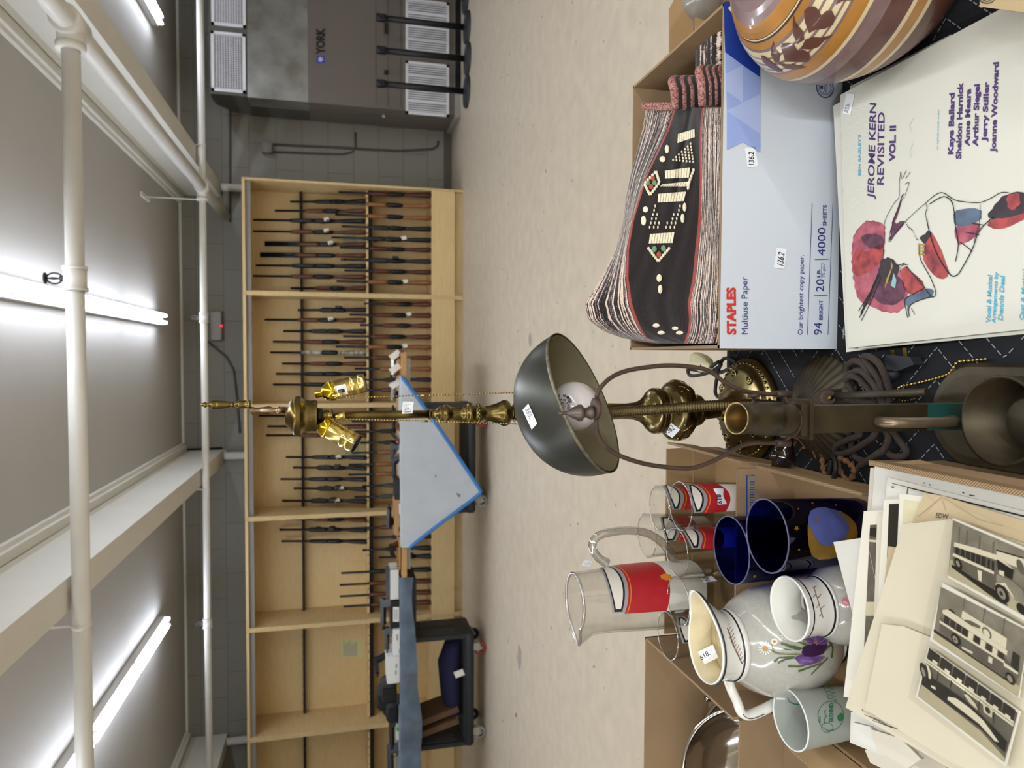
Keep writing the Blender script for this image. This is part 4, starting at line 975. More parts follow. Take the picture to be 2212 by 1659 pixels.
inkl([(1510,200),(1580,140),(1640,120),(1720,170),(1800,185),(1900,190),(1980,160),(2050,120),(2110,120)], 1.6); inkl([(1545,200),(1640,148),(1700,180),(1720,250),(1730,360),(1750,490),(1730,610)], 2); inkl([(1525,310),(1550,420),(1600,560),(1690,700),(1740,705),(1780,650),(1850,520),(1900,390),(2000,290)], 2.2); inkl([(1905,200),(1900,330),(1860,470)], 1.2)
inkl([(1380,645),(1500,780),(1560,860),(1590,830),(1550,720),(1480,590),(1470,480)], 1.8); inkl([(1340,690),(1345,640),(1390,630)], 1.6); inkl([(1505,800),(1430,840),(1370,880),(1380,960),(1390,1010)], 1.8); inkl([(1550,860),(1410,915),(1400,1000)], 1.8); inkl([(1415,940),(1440,985)], 1.2)
for a, b in (((1760,470),(1850,540)), ((1800,400),(1900,420)), ((1850,340),(1930,350)), ((1190,700),(1040,960)), ((1200,720),(1060,1030)), ((1180,690),(1045,1010)), ((1300,640),(1370,620))): inkl([a, ((a[0]+b[0])/2+6, (a[1]+b[1])/2), b], 1.8)
for i in range(14): f = i/13; x, y = 1375+(1460-1375)*f, 330+(450-330)*f+8*math.sin(f*9); inkl([(x,y),(x+4,y+4)], 2.2); x, y = 1520+6*math.sin(f*8), 200+120*f; inkl([(x,y),(x+4,y+4)], 2.2)
for i in range(16): x, y = 1468+(i % 4)*13, 490+(i//4)*22; ppoly(k, [cb(x+6*math.cos(a), y+7*math.sin(a)) for a in [2*PI*j/6 for j in range(6)]], MATS['wash_gold'], .0012, **PL)
k.build('sleeve', t)
k = MB(); sticker(k, [ca(950,663), ca(1010,670), ca(980,818), ca(925,805)], '355.', (ca(962,805), ca(980,735)), ca(935,802), ink=INKG, **PL); k.build('price_sticker', t)
for j, (dx, dy, dr, lab) in enumerate(((-.002,-.012,.01,'record album second in the stack, its edge showing beside the sticker'), (.004,.012,-.03,'white record album sticking out left beneath the cream ones'), (.012,.004,.02,'lowest record album of the leaning stack'))):
    k = MB(); o = -nrm*(.005+.0046*j)
    ca_, sa_ = math.cos(dr), math.sin(dr); x2 = xd*ca_+yd*sa_; y2 = yd*ca_-xd*sa_; p = Afl+o+xd*dx-yd*dy
    if j == 1: p = p-xd*.008
    k.slab([p, p+x2*L12, p+x2*L12+y2*L12, p+y2*L12], nrm, .004, SLV if j != 1 else mat('sleeve_white','#dad9d0',.6), SLE)
    if j == 1: k.strip([p+y2*.10+x2*.004, p+y2*.2+x2*.004], .0012, nrm, mat('spine_ink','#55534e',.7), .0006)
    tag(k.build('record_album'), lab, 'record album', 'stack of record albums')
# ----------------------------------------------------------------- painted pottery jar
JC = V3((.437, .700, TZ)); JP = [(.060,0),(.074,.004),(.092,.022),(.110,.05),(.1225,.085),(.1262,.115),(.1225,.145),(.108,.172),(.090,.189),(.076,.199),(.060,.206),(.046,.209),(.040,.217),(.044,.222)]
JBR, JCR, JOC, JMV, JDK = mat('slip_brown','#5b352a',.35,var=.12,scale=40,coat=.4), mat('slip_cream','#d3c29c',.35,var=.08,scale=30,coat=.4), mat('slip_ochre','#a87434',.35,var=.15,scale=25,coat=.4), mat('slip_mauve','#7f6562',.35,var=.1,scale=30,coat=.4), mat('slip_dark','#3d2a2e',.35,coat=.4)
bands = [(0,JBR),(.0678,JCR),(.0736,JOC),(.0884,JCR),(.094,JBR),(.1195,JMV),(.1372,JCR),(.141,JOC),(.154,JMV),(.1565,JCR),(.160,JMV),(.162,JCR),(.167,JMV),(.1695,JCR),(.1745,JMV),(.1765,JCR),(.1815,JMV),(.1838,JOC),(.189,JDK),(.1905,JCR),(.1915,JDK),(.192,JOC),(.2006,JMV)]
hs = sorted(set([h for h, _ in bands if h < .222]+[h for r, h in JP]+[.222*i/60 for i in range(61)])); rs = [r for r, h in JP]; hh = [h for r, h in JP]
t = thing('pottery_jar', JC, 'round pottery jar painted with brown, ochre and cream bands and hearts', 'jar')
from bisect import bisect_right
def smooth_r(h):
    i = max(1, min(len(hh)-2, bisect_right(hh, h)))-1
    return interp(hh, rs, h)
k = MB(); fine = [(p.x, p.y) for p in smooth_path([(r, h, 0) for r, h in JP], 5)]
fr_, fh_ = [a for a, b in fine], [b for a, b in fine]
prof = [(interp(fh_, fr_, h), h) for h in hs]; bm = []
for i in range(len(prof)-1):
    h = (prof[i][1]+prof[i+1][1])/2; bm.append([m_ for h0, m_ in bands if h0 <= h+1e-6][-1])
k.lathe(prof, JC, None, 64, mats=bm)
JPF = [(interp(fh_, fr_, .222*i/80), .222*i/80) for i in range(81)]
def cj(a, b): return (1700+a/4.32, b/4.32)
heart = [(205,310),(165,200),(160,100),(200,62),(255,58),(300,100),(320,150),(370,100),(420,100),(448,160),(430,230),(350,270),(270,275)]
hpoly(k, [cj(*p) for p in heart], JC, JPF, JBR); hpoly(k, [(1540+a/q, b/q) for a, b in [(482,330),(495,308),(545,305),(580,325),(605,365),(640,353),(680,372),(693,405),(680,440),(630,443),(560,440),(515,440),(500,390)]], JC, JPF, JBR)
hpoly(k, [(cj(*p)[0]+58, cj(*p)[1]-62) for p in heart], JC, JPF, JBR)
for pts in ([(58,125),(68,200),(110,245),(155,300),(160,370),(95,412),(60,330),(52,260)], [(130,455),(170,370),(240,345),(320,350),(430,325),(350,380),(290,440),(210,462)], [(-100,580),(-10,600),(60,600),(180,628),(90,650),(0,645)]): hpoly(k, [cj(*p) for p in pts], JC, JPF, JBR)
for pts in ([(430,290),(436,335),(478,385),(470,440),(440,448),(412,390),(412,345)], [(340,392),(370,400),(420,440),(500,510),(460,512),(400,480),(355,440)]): hpoly(k, [(1540+a/q, b/q) for a, b in pts], JC, JPF, JBR)
k.build('painted_body', t)
k = MB(); k.lathe([(.036,.21),(.036,.19),(.05,.17)], JC, mat('jar_inside','#4c423c',.8), 32, cap0=False, cap1=False); k.build('inner_neck', t)
# ----------------------------------------------------------------- kraft box behind the paper box, with a glass globe
t = thing('kraft_box', (.63, .99, TZ), 'tan cardboard box behind the right end of the paper box', 'box')
k = MB(); kx0, kx1, ky0, ky1, kz = .47, .90, .87, 1.13, .80
for lo, hi in (((kx0,ky0,TZ),(kx1,ky0+th,kz)), ((kx0,ky1-th,TZ),(kx1,ky1,kz)), ((kx0,ky0,TZ),(kx0+th,ky1,kz)), ((kx1-th,ky0,TZ),(kx1,ky1,kz)), ((kx0,ky0,TZ),(kx1,ky1,TZ+.004))): k.box(lo, hi, CARD)
k.build('box_body', t)
k = MB(); P4 = [at(1447, 118, Y=ky1+.004), at(1447, 18, Y=ky1+.004), at(1463, -12, Y=ky1+.004)]; P4 = [P4[0], P4[1], P4[2], V3((.70, ky1+.004, kz)), V3((kx0, ky1+.004, kz))]; k.slab(P4, (0,-1,0), .004, CARD, CARDE); k.build('flap', t)
gq = at(1512, 8, Z=.7845); k = MB(); k.ball(gq, .038, mat('smoky_glass','#a9a49c',.15,var=.2,scale=30,trans=.35), 24, 16); tag(k.build('glass_globe'), 'cloudy glass globe in the tan box at the picture edge', 'globe')
t = thing('twisted_ornament', at(1495, 30, Z=.765)-V3((0,0,.02)), 'brown twisted leaf-like ornament beside the glass globe', 'ornament'); k = MB()
for (x, y) in ((1490,12),(1489,35),(1500,42)): 
    c = at(x, y, Z=.768); k.tube([c+V3((.016*math.cos(a), .01*math.sin(2*a), .013*math.sin(a))) for a in [2*PI*i/14 for i in range(14)]], .0055, mat('horn_brown','#7a5d3d',.5,var=.3,scale=60), 8, closed=True)
k.tube([at(1505,40,Z=.762), at(1530,30,Z=.758)], .012, MATS['horn_brown'], 8); k.build('leaves', t)
# pale carton corner at the upper right edge of the photo
t = thing('carton', (.36, .47, TZ), 'pale tan carton corner right of the records, round print on it', 'box')
k = MB(); zc = .80; c0, c1, c2 = at(2116, 14, Z=zc), at(2212, 27, Z=zc), at(2118, -70, Z=zc); c3_ = c1+(c2-c0); k.slab([c0, c1+(c1-c0)*.8, c3_+(c1-c0)*.8, c2], (0,0,1), zc-TZ, mat('carton_tan','#b8a27c',.8,var=.05,scale=12), CARDE)
for r_ in (9, 15): P = [at(2133+r_*1.1*math.cos(a), -4+r_*.75*math.sin(a), Z=zc) for a in [2*PI*i/20 for i in range(21)]]; k.strip(P, .0008, (0,0,1), INK, .0006)
k.build('box_body', t)
# ================================================================= glassware tray
def htext(mb, s, a, b, tp, c, prof, m, bold=0., lift=.0012):
    vs, fs = glyphs(s, bold); x0 = min(v[0] for v in vs); x1 = max(v[0] for v in vs); ch = cap_h(); out = []
    for u, v in vs:
        f, g = (u-x0)/(x1-x0), v/ch
        out.append(lathe_hit(a[0]+(b[0]-a[0])*f+(tp[0]-a[0])*g, a[1]+(b[1]-a[1])*f+(tp[1]-a[1])*g, c, prof, lift))
    mb.add(out, fs, m)
def thin_glass(name, tint, edge=.55, base=.035, dark=(.55,.55,.55)):
    m = bpy.data.materials.new(name); m.use_nodes = True; nt = m.node_tree; N = nt.nodes; L = nt.links; N.remove(N['Principled BSDF'])
    tr = N.new('ShaderNodeBsdfTransparent'); gl = N.new('ShaderNodeBsdfGlossy'); gl.inputs['Roughness'].default_value = .02
    lw = N.new('ShaderNodeLayerWeight'); lw.inputs['Blend'].default_value = .5
    pw = N.new('ShaderNodeMath'); pw.operation = 'POWER'; L.new(lw.outputs['Facing'], pw.inputs[0]); pw.inputs[1].default_value = 3.5
    ma = N.new('ShaderNodeMath'); ma.operation = 'MULTIPLY_ADD'; L.new(pw.outputs[0], ma.inputs[0]); ma.inputs[1].default_value = edge; ma.inputs[2].default_value = base
    mx = N.new('ShaderNodeMix'); mx.data_type = 'RGBA'; L.new(pw.outputs[0], mx.inputs['Factor']); mx.inputs['A'].default_value = tint+(1,); mx.inputs['B'].default_value = tuple(t*d for t, d in zip(tint, dark))+(1,)
    L.new(mx.outputs['Result'], tr.inputs['Color'])
    ms = N.new('ShaderNodeMixShader'); L.new(ma.outputs[0], ms.inputs[0]); L.new(tr.outputs[0], ms.inputs[1]); L.new(gl.outputs[0], ms.inputs[2]); L.new(ms.outputs[0], N['Material Output'].inputs['Surface'])
    MATS[name] = m; return m
GLS = thin_glass('clear_glass', (.975,.978,.97), .6, .04, (.7,.7,.7)); GRIM = thin_glass('clear_glass_rim', (.92,.925,.92), .9, .32, (.5,.5,.5))
BLU = thin_glass('cobalt_glass', (.10,.14,.66), .4, .04, (.5,.5,.6)); BRIM = mat('cobalt_rim', '#4a4f6e', .15, coat=.5)
GZ = .747
# --- tray: low cardboard box
TX0, TX1, TY0, TY1, TZ1 = -.486, -.158, .664, 1.138, .788
t = thing('cardboard_box', ((TX0+TX1)/2, (TY0+TY1)/2, TZ), 'shallow open cardboard box holding glass pitcher, tumblers and jugs', 'box')
k = MB(); th = .004
for lo, hi in (((TX0,TY0,TZ),(TX1,TY0+th,TZ1)), ((TX0,TY1-th,TZ),(TX1,TY1,TZ1)), ((TX0,TY0,TZ),(TX0+th,TY1,TZ1)), ((TX1-th,TY0,TZ),(TX1,TY1,TZ1)), ((TX0,TY0,TZ),(TX1,TY1,TZ+.004))): k.box(lo, hi, CARD)
k.build('box_body', t)
k = MB(); zt = .836; k.slab([(TX0,TY1,TZ1),(TX1,TY1,TZ1),(TX1-.002,TY1+.002,zt),(TX0,TY1+.002,zt)], (0,-1,0), .004, CARD, CARDE); k.build('back_flap', t)
def side_flap(y0, y1, top, name='side_flap'):
    k = MB(); x = TX1+.001; P = [V3((x, y0, TZ1)), V3((x, y1, TZ1)), V3((x+.006, y1, top)), V3((x+.006, y0, top))]
    k.slab(P, (-1,0,0), .004, CARD, CARDE)
    return k
k = side_flap(.905, TY1, .836)
PK = mat('print_dull_red', '#8d4637', .8); PKB = mat('print_dull_blue', '#3a5a86', .8)
def outer(y, z): return V3((TX1+.006+.006*(z-TZ1)/(.836-TZ1), y, z))
for y, h, mm in ((1.09,.003,PK),(1.07,.002,PK),(1.045,.002,PK)): k.quad(outer(y,.806), outer(y-.02,.806), outer(y-.02,.806+h), outer(y,.806+h), mm)
for j in range(6): k.quad(outer(1.03-j*.012,.80), outer(1.022-j*.012,.80), outer(1.022-j*.012,.806), outer(1.03-j*.012,.806), PKB)
k.build('side_flap', t)
side_flap(TY0, .868, .836).build('side_flap', t)
DY = .909; k = MB(); k.box((TX0+.005, DY, TZ+.004), (TX1-.001, DY+.004, .838), CARD); k.box((TX0+.005, DY, .838), (TX1-.001, DY+.004, .8385), CARDE)
BLP = mat('label_blue','#27468c',.6); DL = dict(Y=DY-.0003)
ppoly(k, [(1611,1024),(1631,1024),(1631,1230),(1611,1230)], mat('label_paper','#9c8c72',.8), .0004, **DL)
pstrip(k, [(1629,1026.5),(1612.5,1026.5),(1612.5,1225)], 3.0, BLP, .001, **DL)
for j in range(30): ppoly(k, [(1619,1040+j*5.5),(1629,1040+j*5.5),(1629,1042+j*5.5),(1619,1042+j*5.5)], BLP, .001, **DL)
k.build('inner_divider', t)
k = MB(); k.slab([(TX0,.668,.790),(TX0,.80,.790),(TX0-.02,.80,.825),(TX0-.02,.668,.825)], (1,0,.3), .004, CARD, CARDE); k.build('side_flap', t)
# --- pitcher
CRED, CWHT, CGRY, CORG, CBLK = mat('enamel_red','#b3262c',.35,var=.06,scale=60), mat('enamel_white','#e4ded2',.4), mat('enamel_grey','#9b9b9d',.4), mat('enamel_orange','#d98a2b',.4), mat('enamel_black','#1a1a1d',.4)
def patch(k, c, prof, p0, p1, z0, z1, m, lift=.0006, n=16, wave0=0, wave1=0):
    """coloured enamel patch round a turned glass, angles p measured from the viewer's side towards the right"""
    hs_, rs_ = [h for r, h in prof], [r for r, h in prof]; vs = []
    for i in range(n+1):
        f = i/n; a = math.radians(p0+(p1-p0)*f)
        for j in range(5):
            lo = z0+wave0*math.sin(PI*f); hi = z1+wave1*math.sin(PI*f); h = lo+(hi-lo)*j/4; r = interp(hs_, rs_, h)+lift
            vs.append(V3(c)+V3((r*math.sin(a), -r*math.cos(a), h)))
    k.add(vs, [(i*5+j, (i+1)*5+j, (i+1)*5+j+1, i*5+j+1) for i in range(n) for j in range(4)], m, True)
def can_patch(k, c, prof, p0, p1, z0, zm, z1, zl, disc=True):
    """plain red-over-white printed can shape: grey lid, red top half, white lower half"""
    patch(k, c, prof, p0, p1, z0, zm, CWHT, .0008, wave0=-.006*0-.008); patch(k, c, prof, p0, p1, zm, z1, CRED, .0010, wave0=-.010, wave1=-.010)
    patch(k, c, prof, p0+2, p1-2, z1, zl, CGRY, .0009, wave0=-.010, wave1=.004); patch(k, c, prof, p0+4, p1-4, z1+.004, zl-.003, CBLK, .0011, wave0=-.008, wave1=.004); patch(k, c, prof, p0+9, p1-9, z1+.006, zl-.005, CWHT, .0013, wave0=-.007, wave1=.004)
    patch(k, c, prof, p0+1, p1-1, z1-.005, z1-.0035, CORG, .0012, wave0=-.010, wave1=-.010)
    if disc:
        pm = (p0+p1)/2
        for a in range(6): patch(k, c, prof, pm-7+abs(2.5-a)*1.4, pm+7-abs(2.5-a)*1.4, zm-.016+a*.003, zm-.013+a*.003, CORG, .0013, 4)
PC = at(1598, 1278, Z=GZ); PC = V3((PC.x, 1.062, GZ)); PP = [(.049,0),(.0515,.006),(.0525,.05),(.0525,.16),(.051,.21),(.047,.255),(.0455,.282)]
t = thing('glass_pitcher', PC, 'tall clear glass pitcher with red and white can print', 'pitcher')
def spouted(prof, c, m, ang, amt, h0, seg=48, inner=False):
    rg = []
    for r, h in prof:
        row = []
        for i in range(seg):
            a = 2*PI*i/seg; d = math.atan2(math.sin(a-ang), math.cos(a-ang)); w_ = math.exp(-(d/.33)**2)*max(0, (h-h0)/(prof[-1][1]-h0))**1.5
            rr = r+amt*w_; row.append(V3(c)+V3((rr*math.cos(a), rr*math.sin(a), h-amt*.25*w_)))
        rg.append(row)
    return rg
k = MB(); k.rings(spouted(PP, PC, GLS, PI*1.02, .024, .235), GLS, True, False); k.rings(spouted([(r-.0028, h) for r, h in PP[1:]], PC, GLS, PI*1.02, .024, .235), GLS, True, False)
k.build('glass_body', t)
k = MB(); top = spouted(PP, PC, GLS, PI*1.02, .024, .235)[-1]; cen = V3((0,0,0))
for p in top: cen += p
cen /= len(top); k.tube([p+(cen-p).normalized()*.0015 for p in top], .0026, GRIM, 8, closed=True); k.build('rim', t)
k = MB(); can_patch(k, PC, PP, -7, 106, .085, .150, .219, .238); k.build('printed_can', t)
k = MB(); hp = [(1312,1216),(1297,1208),(1284,1193),(1280,1175),(1292,1158),(1318,1150),(1355,1146),(1395,1151),(1425,1168),(1445,1190),(1458,1208)]
k.tube(smooth_path([at(*p, Y=1.062) for p in hp], 5), [.0075]*4+[.0068]*(5*10+1-4), GRIM, 12); k.build('handle', t)
k = MB(); hpoly(k, [(1262,1210),(1280,1212),(1275,1225),(1256,1221)], PC, PP, W_STK); hstrip(k, [(1263,1218),(1276,1217)], 2.2, PC, PP, INKG, .002); k.build('price_sticker', t)
# --- tumblers
UP = [(.0275,0),(.029,.004),(.0305,.03),(.0335,.09),(.036,.147)]
TL = [((1470,1093),'clear tumbler with the 618 sticker, nearest the cardboard flap',(-6,72,.05,.092,.130,.144)), ((1424,1097),'clear tumbler behind the 618-stickered one',(5,90,.05,.092,.128,.142)), ((1462,1193),'clear tumbler in front of the pitcher handle, red can print below its rim',(20,105,.05,.09,.126,.140)),
      ((1465,1299),'clear tumbler overlapping the middle of the pitcher, sticker on its side',None), ((1442,1373),'clear tumbler at the left end of the row, by the jug spout',(0,70,.05,.09,.126,.140)), ((1397,1157),'rearmost clear tumbler beside the pitcher handle',(-5,70,.05,.08,.112,.13))]
def glass(prof, c, k, m, wall=.0018): k.lathe(prof, c, m, 40, cap0=True, cap1=False); k.lathe([(r-wall, max(h, .006)) for r, h in prof], c, m, 40, cap0=True, cap1=False)
for j, ((x, y), lab, cp) in enumerate(TL):
    c = at(x, y, Z=GZ+.147); c = V3((c.x, max(min(c.y, 1.096), .952), GZ))
    if c.x < -.44: c.x = -.444
    t = thing('glass_tumbler', c, lab, 'tumbler', 'clear printed tumblers around the pitcher')
    k = MB(); glass(UP, c, k, GLS); k.build('glass_body', t)
    k = MB(); r, h = UP[-1]; k.tube([c+V3((r*math.cos(a), r*math.sin(a), h)) for a in [2*PI*i/40 for i in range(40)]], .0011, GRIM, 6, closed=True); k.build('rim', t)
    if cp:
        k = MB(); can_patch(k, c, UP, *cp, disc=False); k.build('printed_can', t)
    if j == 0:
        k = MB(); hpoly(k, [(1541,1055),(1562,1055),(1570,1089),(1551,1090)], c, UP, W_STK, .002); htext(k, '618', (1560,1088), (1557,1068), (1550,1088), c, UP, INK, .02, .0032); k.build('price_sticker', t)
    if j == 3:
        k = MB(); hpoly(k, [(1512,1248),(1538,1244),(1550,1255),(1521,1258)], c, UP, W_STK, .002); htext(k, '618', (1535,1256), (1529,1247), (1517,1255), c, UP, INK, .02, .0032); k.build('price_sticker', t)
    if j == 4:
        k = MB(); hpoly(k, [(1464,1312),(1485,1312),(1476,1322),(1455,1325)], c, UP, W_STK, .002); k.build('price_sticker', t)
# --- cobalt glasses
GOLD = mat('gold_print', '#a5823c', .35, metal=.6, var=.2, scale=60); MOON = mat('moon_blue', '#4c5590', .5, var=.12, scale=60)
BP = [(.039,0),(.0405,.004),(.0418,.05),(.0435,.10),(.0445,.134)]
def star(cx, cy, r, rot=0): return [(cx+(r if i % 2 == 0 else r*.42)*math.cos(rot+PI*i/5), cy+(r if i % 2 == 0 else r*.42)*math.sin(rot+PI*i/5)) for i in range(10)]
def cbl(a, b): return (1590+a/6.91, 1060+b/6.91)
for j, (x, y, lab) in enumerate(((1656,1157,'front cobalt blue glass with gold stars and blue moon'), (1579,1188,'cobalt blue glass standing behind the moon-printed one'))):
    c = at(x, y, Z=GZ+.134); c = V3((c.x, c.y, GZ))
    t = thing('cobalt_glass', c, lab, 'drinking glass', 'cobalt blue glasses')
    k = MB(); glass(BP, c, k, BLU); k.build('glass_body', t)
    k = MB(); r, h = BP[-1]; k.tube([c+V3((r*math.cos(a), r*math.sin(a), h)) for a in [2*PI*i/48 for i in range(48)]], .0011, BRIM, 6, closed=True); k.build('rim', t)
    k = MB()
    if j == 0:
        hpoly(k, [cbl(*p) for p in [(1070,510),(1090,420),(1250,330),(1420,290),(1560,300),(1700,390),(1790,500),(1815,640),(1790,780),(1700,900),(1560,980),(1400,1020),(1230,1030),(1130,970),(1085,820),(1070,650)]], c, BP, GOLD)
        hpoly(k, [cbl(*p) for p in [(1080,400),(1110,300),(1200,255),(1330,245),(1500,290),(1640,430),(1690,560),(1640,700),(1500,780),(1350,830),(1250,780),(1180,680),(1130,580),(1075,500)]], c, BP, MOON, .0014)
        for sx, sy, r, mm in ((905,560,45,GOLD),(940,880,22,GOLD),(1205,430,45,GOLD),(930,270,20,GOLD),(1140,185,24,GOLD),(1490,215,22,GOLD)): hpoly(k, star(*cbl(sx, sy), r/6.91, .3), c, BP, mm, .002, 2)
    else:
        for sx, sy in ((1650,1230),(1630,1245)): hpoly(k, star(sx, sy, 4, .3), c, BP, GOLD, .001, 2)
    k.build('gold_print', t)
# --- enamelled jug
ENW = mat('enamel_cream', '#e6e4dc', .16, coat=.6, var=.03, scale=20); ENG = mat('enamel_light_grey', '#b3b1a9', .14, coat=.7, var=.06, scale=240); ENI = mat('enamel_stained', '#d9cba8', .3, var=.14, scale=28); LINE = mat('enamel_line', '#141a22', .25)
VPU, VPK, GRN, GRN2, TWIG = mat('violet_petal','#4d2b5f',.3,col2='#7a5a96',scale=120), mat('violet_dark','#3a1d44',.3), mat('leaf_green','#4f6335',.3,var=.2,scale=90), mat('stem_green','#77804f',.3), mat('twig_brown','#7a5a44',.4)
GC = V3((-.372, .822, GZ)); GP = [(.037,0),(.038,.006),(.036,.010),(.048,.018),(.0625,.04),(.0700,.068),(.0712,.085),(.0675,.108),(.058,.130),(.0475,.144),(.0435,.149)]
NP = [(.0445,.149),(.0455,.152),(.0445,.1555),(.0425,.157),(.0415,.165),(.0435,.178),(.0455,.186)]
t = thing('enamel_jug', GC, 'grey and white enamel jug with painted violets and daisies', 'jug')
G2 = [(p.x, p.y) for p in smooth_path([(r, h, 0) for r, h in GP], 4)]
k = MB(); k.lathe(G2[:9], GC, ENW, 48, cap0=True, cap1=False); k.lathe(G2[8:], GC, ENG, 48, cap0=False, cap1=False); k.lathe([(.0385,.002),(.0393,.004),(.0385,.006)], GC, LINE, 48, cap0=False, cap1=False)
GPF = sorted(G2, key=lambda p: p[1])
def cg(a, b): return (1390+a/3.614, 1200+b/3.614)
for cx, cy, r in ((950,725,52),(1118,615,46),(1022,672,26)):
    x, y = cg(cx, cy)
    for i in range(13):
        a = 2*PI*i/13; r0, r1 = r*.42/3.614, r/3.614; hstrip(k, [(x+r0*math.cos(a), y+r0*math.sin(a)), (x+r1*math.cos(a), y+r1*math.sin(a))], (1.6, 3.2), GC, GPF, ENW, .0012, 2)
    hpoly(k, [(x+r*.4/3.614*math.cos(a), y+r*.4/3.614*math.sin(a)) for a in [2*PI*i/10 for i in range(10)]], GC, GPF, mat('daisy_centre','#b9862e',.35), .0016, 2)
for pts, w_ in (([(1000,690),(1020,760),(1110,770),(1220,770)],2.4),([(1000,740),(1060,770),(1200,775)],2),([(1210,625),(1260,680),(1290,690)],2.4),([(1070,685),(1150,720),(1220,735)],(1,5)),([(1075,685),(1130,700),(1230,735)],(5,2)),([(1190,670),(1250,690),(1300,705)],(2,5)),([(1165,705),(1230,725),(1280,730)],(2,4)),([(1020,830),(1060,800),(1180,790)],(5,2)),([(1050,840),(1110,810),(1190,800)],(4,2)),([(1130,865),(1220,868),(1290,850)],(5,2)),([(1210,905),(1310,870),(1400,840)],(4,3)),([(1310,930),(1370,870),(1440,800)],(2,3)),([(1440,650),(1480,720),(1470,800)],(4,3)),([(1400,760),(1460,700),(1490,660)],(4,3)),([(1100,730),(1160,740)],2)):
    hstrip(k, [cg(*p) for p in pts], w_, GC, GPF, GRN if not isinstance(w_, float) else GRN2, .001)
hpoly(k, [cg(*p) for p in [(1180,800),(1230,770),(1300,770),(1370,790),(1420,790),(1380,830),(1300,855),(1220,850)]], GC, GPF, VPU, .0016)
hpoly(k, [cg(*p) for p in [(1235,760),(1250,710),(1330,690),(1390,700),(1440,700),(1400,770),(1330,790),(1260,790)]], GC, GPF, VPK, .0019)
hpoly(k, [cg(*p) for p in [(1245,640),(1260,600),(1330,585),(1400,610),(1440,660),(1430,710),(1370,700),(1330,690),(1290,690)]], GC, GPF, VPU, .0016)
for pts in ([(1270,620),(1340,660)], [(1340,610),(1350,680)], [(1420,650),(1360,690)], [(1200,800),(1300,800)], [(1230,820),(1320,825)]): hstrip(k, [cg(*p) for p in pts], 1.2, GC, GPF, mat('petal_pale','#9a82ad',.4), .0024)
for pts in ([(1330,665),(1350,690)], [(1345,660),(1352,700)]): hstrip(k, [cg(*p) for p in pts], 1.4, GC, GPF, MATS['daisy_centre'], .0026)
k.build('painted_body', t)
sp_ang = math.radians(6)
def jugring(r, h, seg=56, din=0):
    row = []
    for i in range(seg):
        a = 2*PI*i/seg; d = math.atan2(math.sin(a-sp_ang), math.cos(a-sp_ang)); f = max(0, (h-.160)/.026); w_ = math.exp(-(d/.55)**2)*f**1.2; w2 = math.exp(-((abs(d)-PI)/.9)**2)*f
        rr = r+.026*w_-din; row.append(GC+V3((rr*math.cos(a), rr*math.sin(a), h+.012*w_+.002*w2)))
    return row
k = MB(); N2 = [(p.x, p.y) for p in smooth_path([(r, h, 0) for r, h in NP], 3)]
k.rings([jugring(r, h) for r, h in N2], ENW, False, False); k.rings([jugring(r, h, 56, .0022) for r, h in N2], ENI, True, False)
k.rings([jugring(.0455,.186), jugring(.0455,.188,56,.0011), jugring(.0455,.186,56,.0022)], ENW, False, False)
k.tube(jugring(.0462,.1838), .0011, LINE, 6, closed=True); k.lathe([(.0449,.1562),(.0452,.157),(.0438,.1578)], GC, LINE, 48, cap0=False, cap1=False)
NPF = [(r, h) for r, h in N2]; NPF = sorted(set(NPF), key=lambda p: p[1])
tw = [(635,525),(665,585),(690,660),(710,720),(740,780),(770,845)]
hstrip(k, [cg(*p) for p in tw], (1.2,2.4), GC, NPF, TWIG, .0012)
for i in range(26):
    f = i/25; j = min(4, int(f*5)); g = f*5-j; x = tw[j][0]+(tw[j+1][0]-tw[j][0])*g; y = tw[j][1]+(tw[j+1][1]-tw[j][1])*g; s_ = 1 if i % 2 else -1; ln = 22+20*((i*7) % 5)/5
    hstrip(k, [cg(x, y), cg(x+s_*ln*.55, y-ln)], 1.0, GC, NPF, TWIG, .0012, 2); q0 = cg(x+s_*ln*.6, y-ln*1.1); hpoly(k, [(q0[0]+1.1*math.cos(a), q0[1]+1.1*math.sin(a)) for a in (0,1.2,2.5,3.8,5)], GC, NPF, TWIG, .0012, 1)
k.build('neck', t)
k = MB(); hz = [at(1573,1466,Y=.822), at(1578,1485,Y=.82), at(1592,1515,Y=.818), at(1601,1538,Y=.815), at(1617,1545,Y=.813), at(1645,1535,Y=.812), at(1685,1515,Y=.812), at(1725,1497,Y=.815)]
hz = smooth_path(hz, 5); rg = []
for i, p in enumerate(hz):
    tt = (hz[min(i+1,len(hz)-1)]-hz[max(i-1,0)]).normalized(); nn_ = V3((0,1,0)); uu = tt.cross(nn_).normalized(); rg.append([p+uu*.0062*math.cos(a)*(1 if abs(math.cos(a)) > .3 else 1)+nn_*.0085*math.sin(a) for a in [2*PI*q_/12 for q_ in range(12)]])
k.rings(rg, ENW); 
k.strip([p+V3((0,-.0088,0))+V3((0,0,.0015)) for p in hz[14:26]], .0009, (0,-1,0), LINE, .0004); k.build('handle', t)
k = MB(); hq = [(1507,1408),(1540,1392),(1552,1420),(1522,1435)]; pl = (at(1530,1413,Y=GC.y+.02), V3((.1,-.75,.65)).normalized()); sticker(k, hq, '618.', ((1516,1426),(1535,1413.5)), (1510,1417), plane=pl); k.build('price_sticker', t)
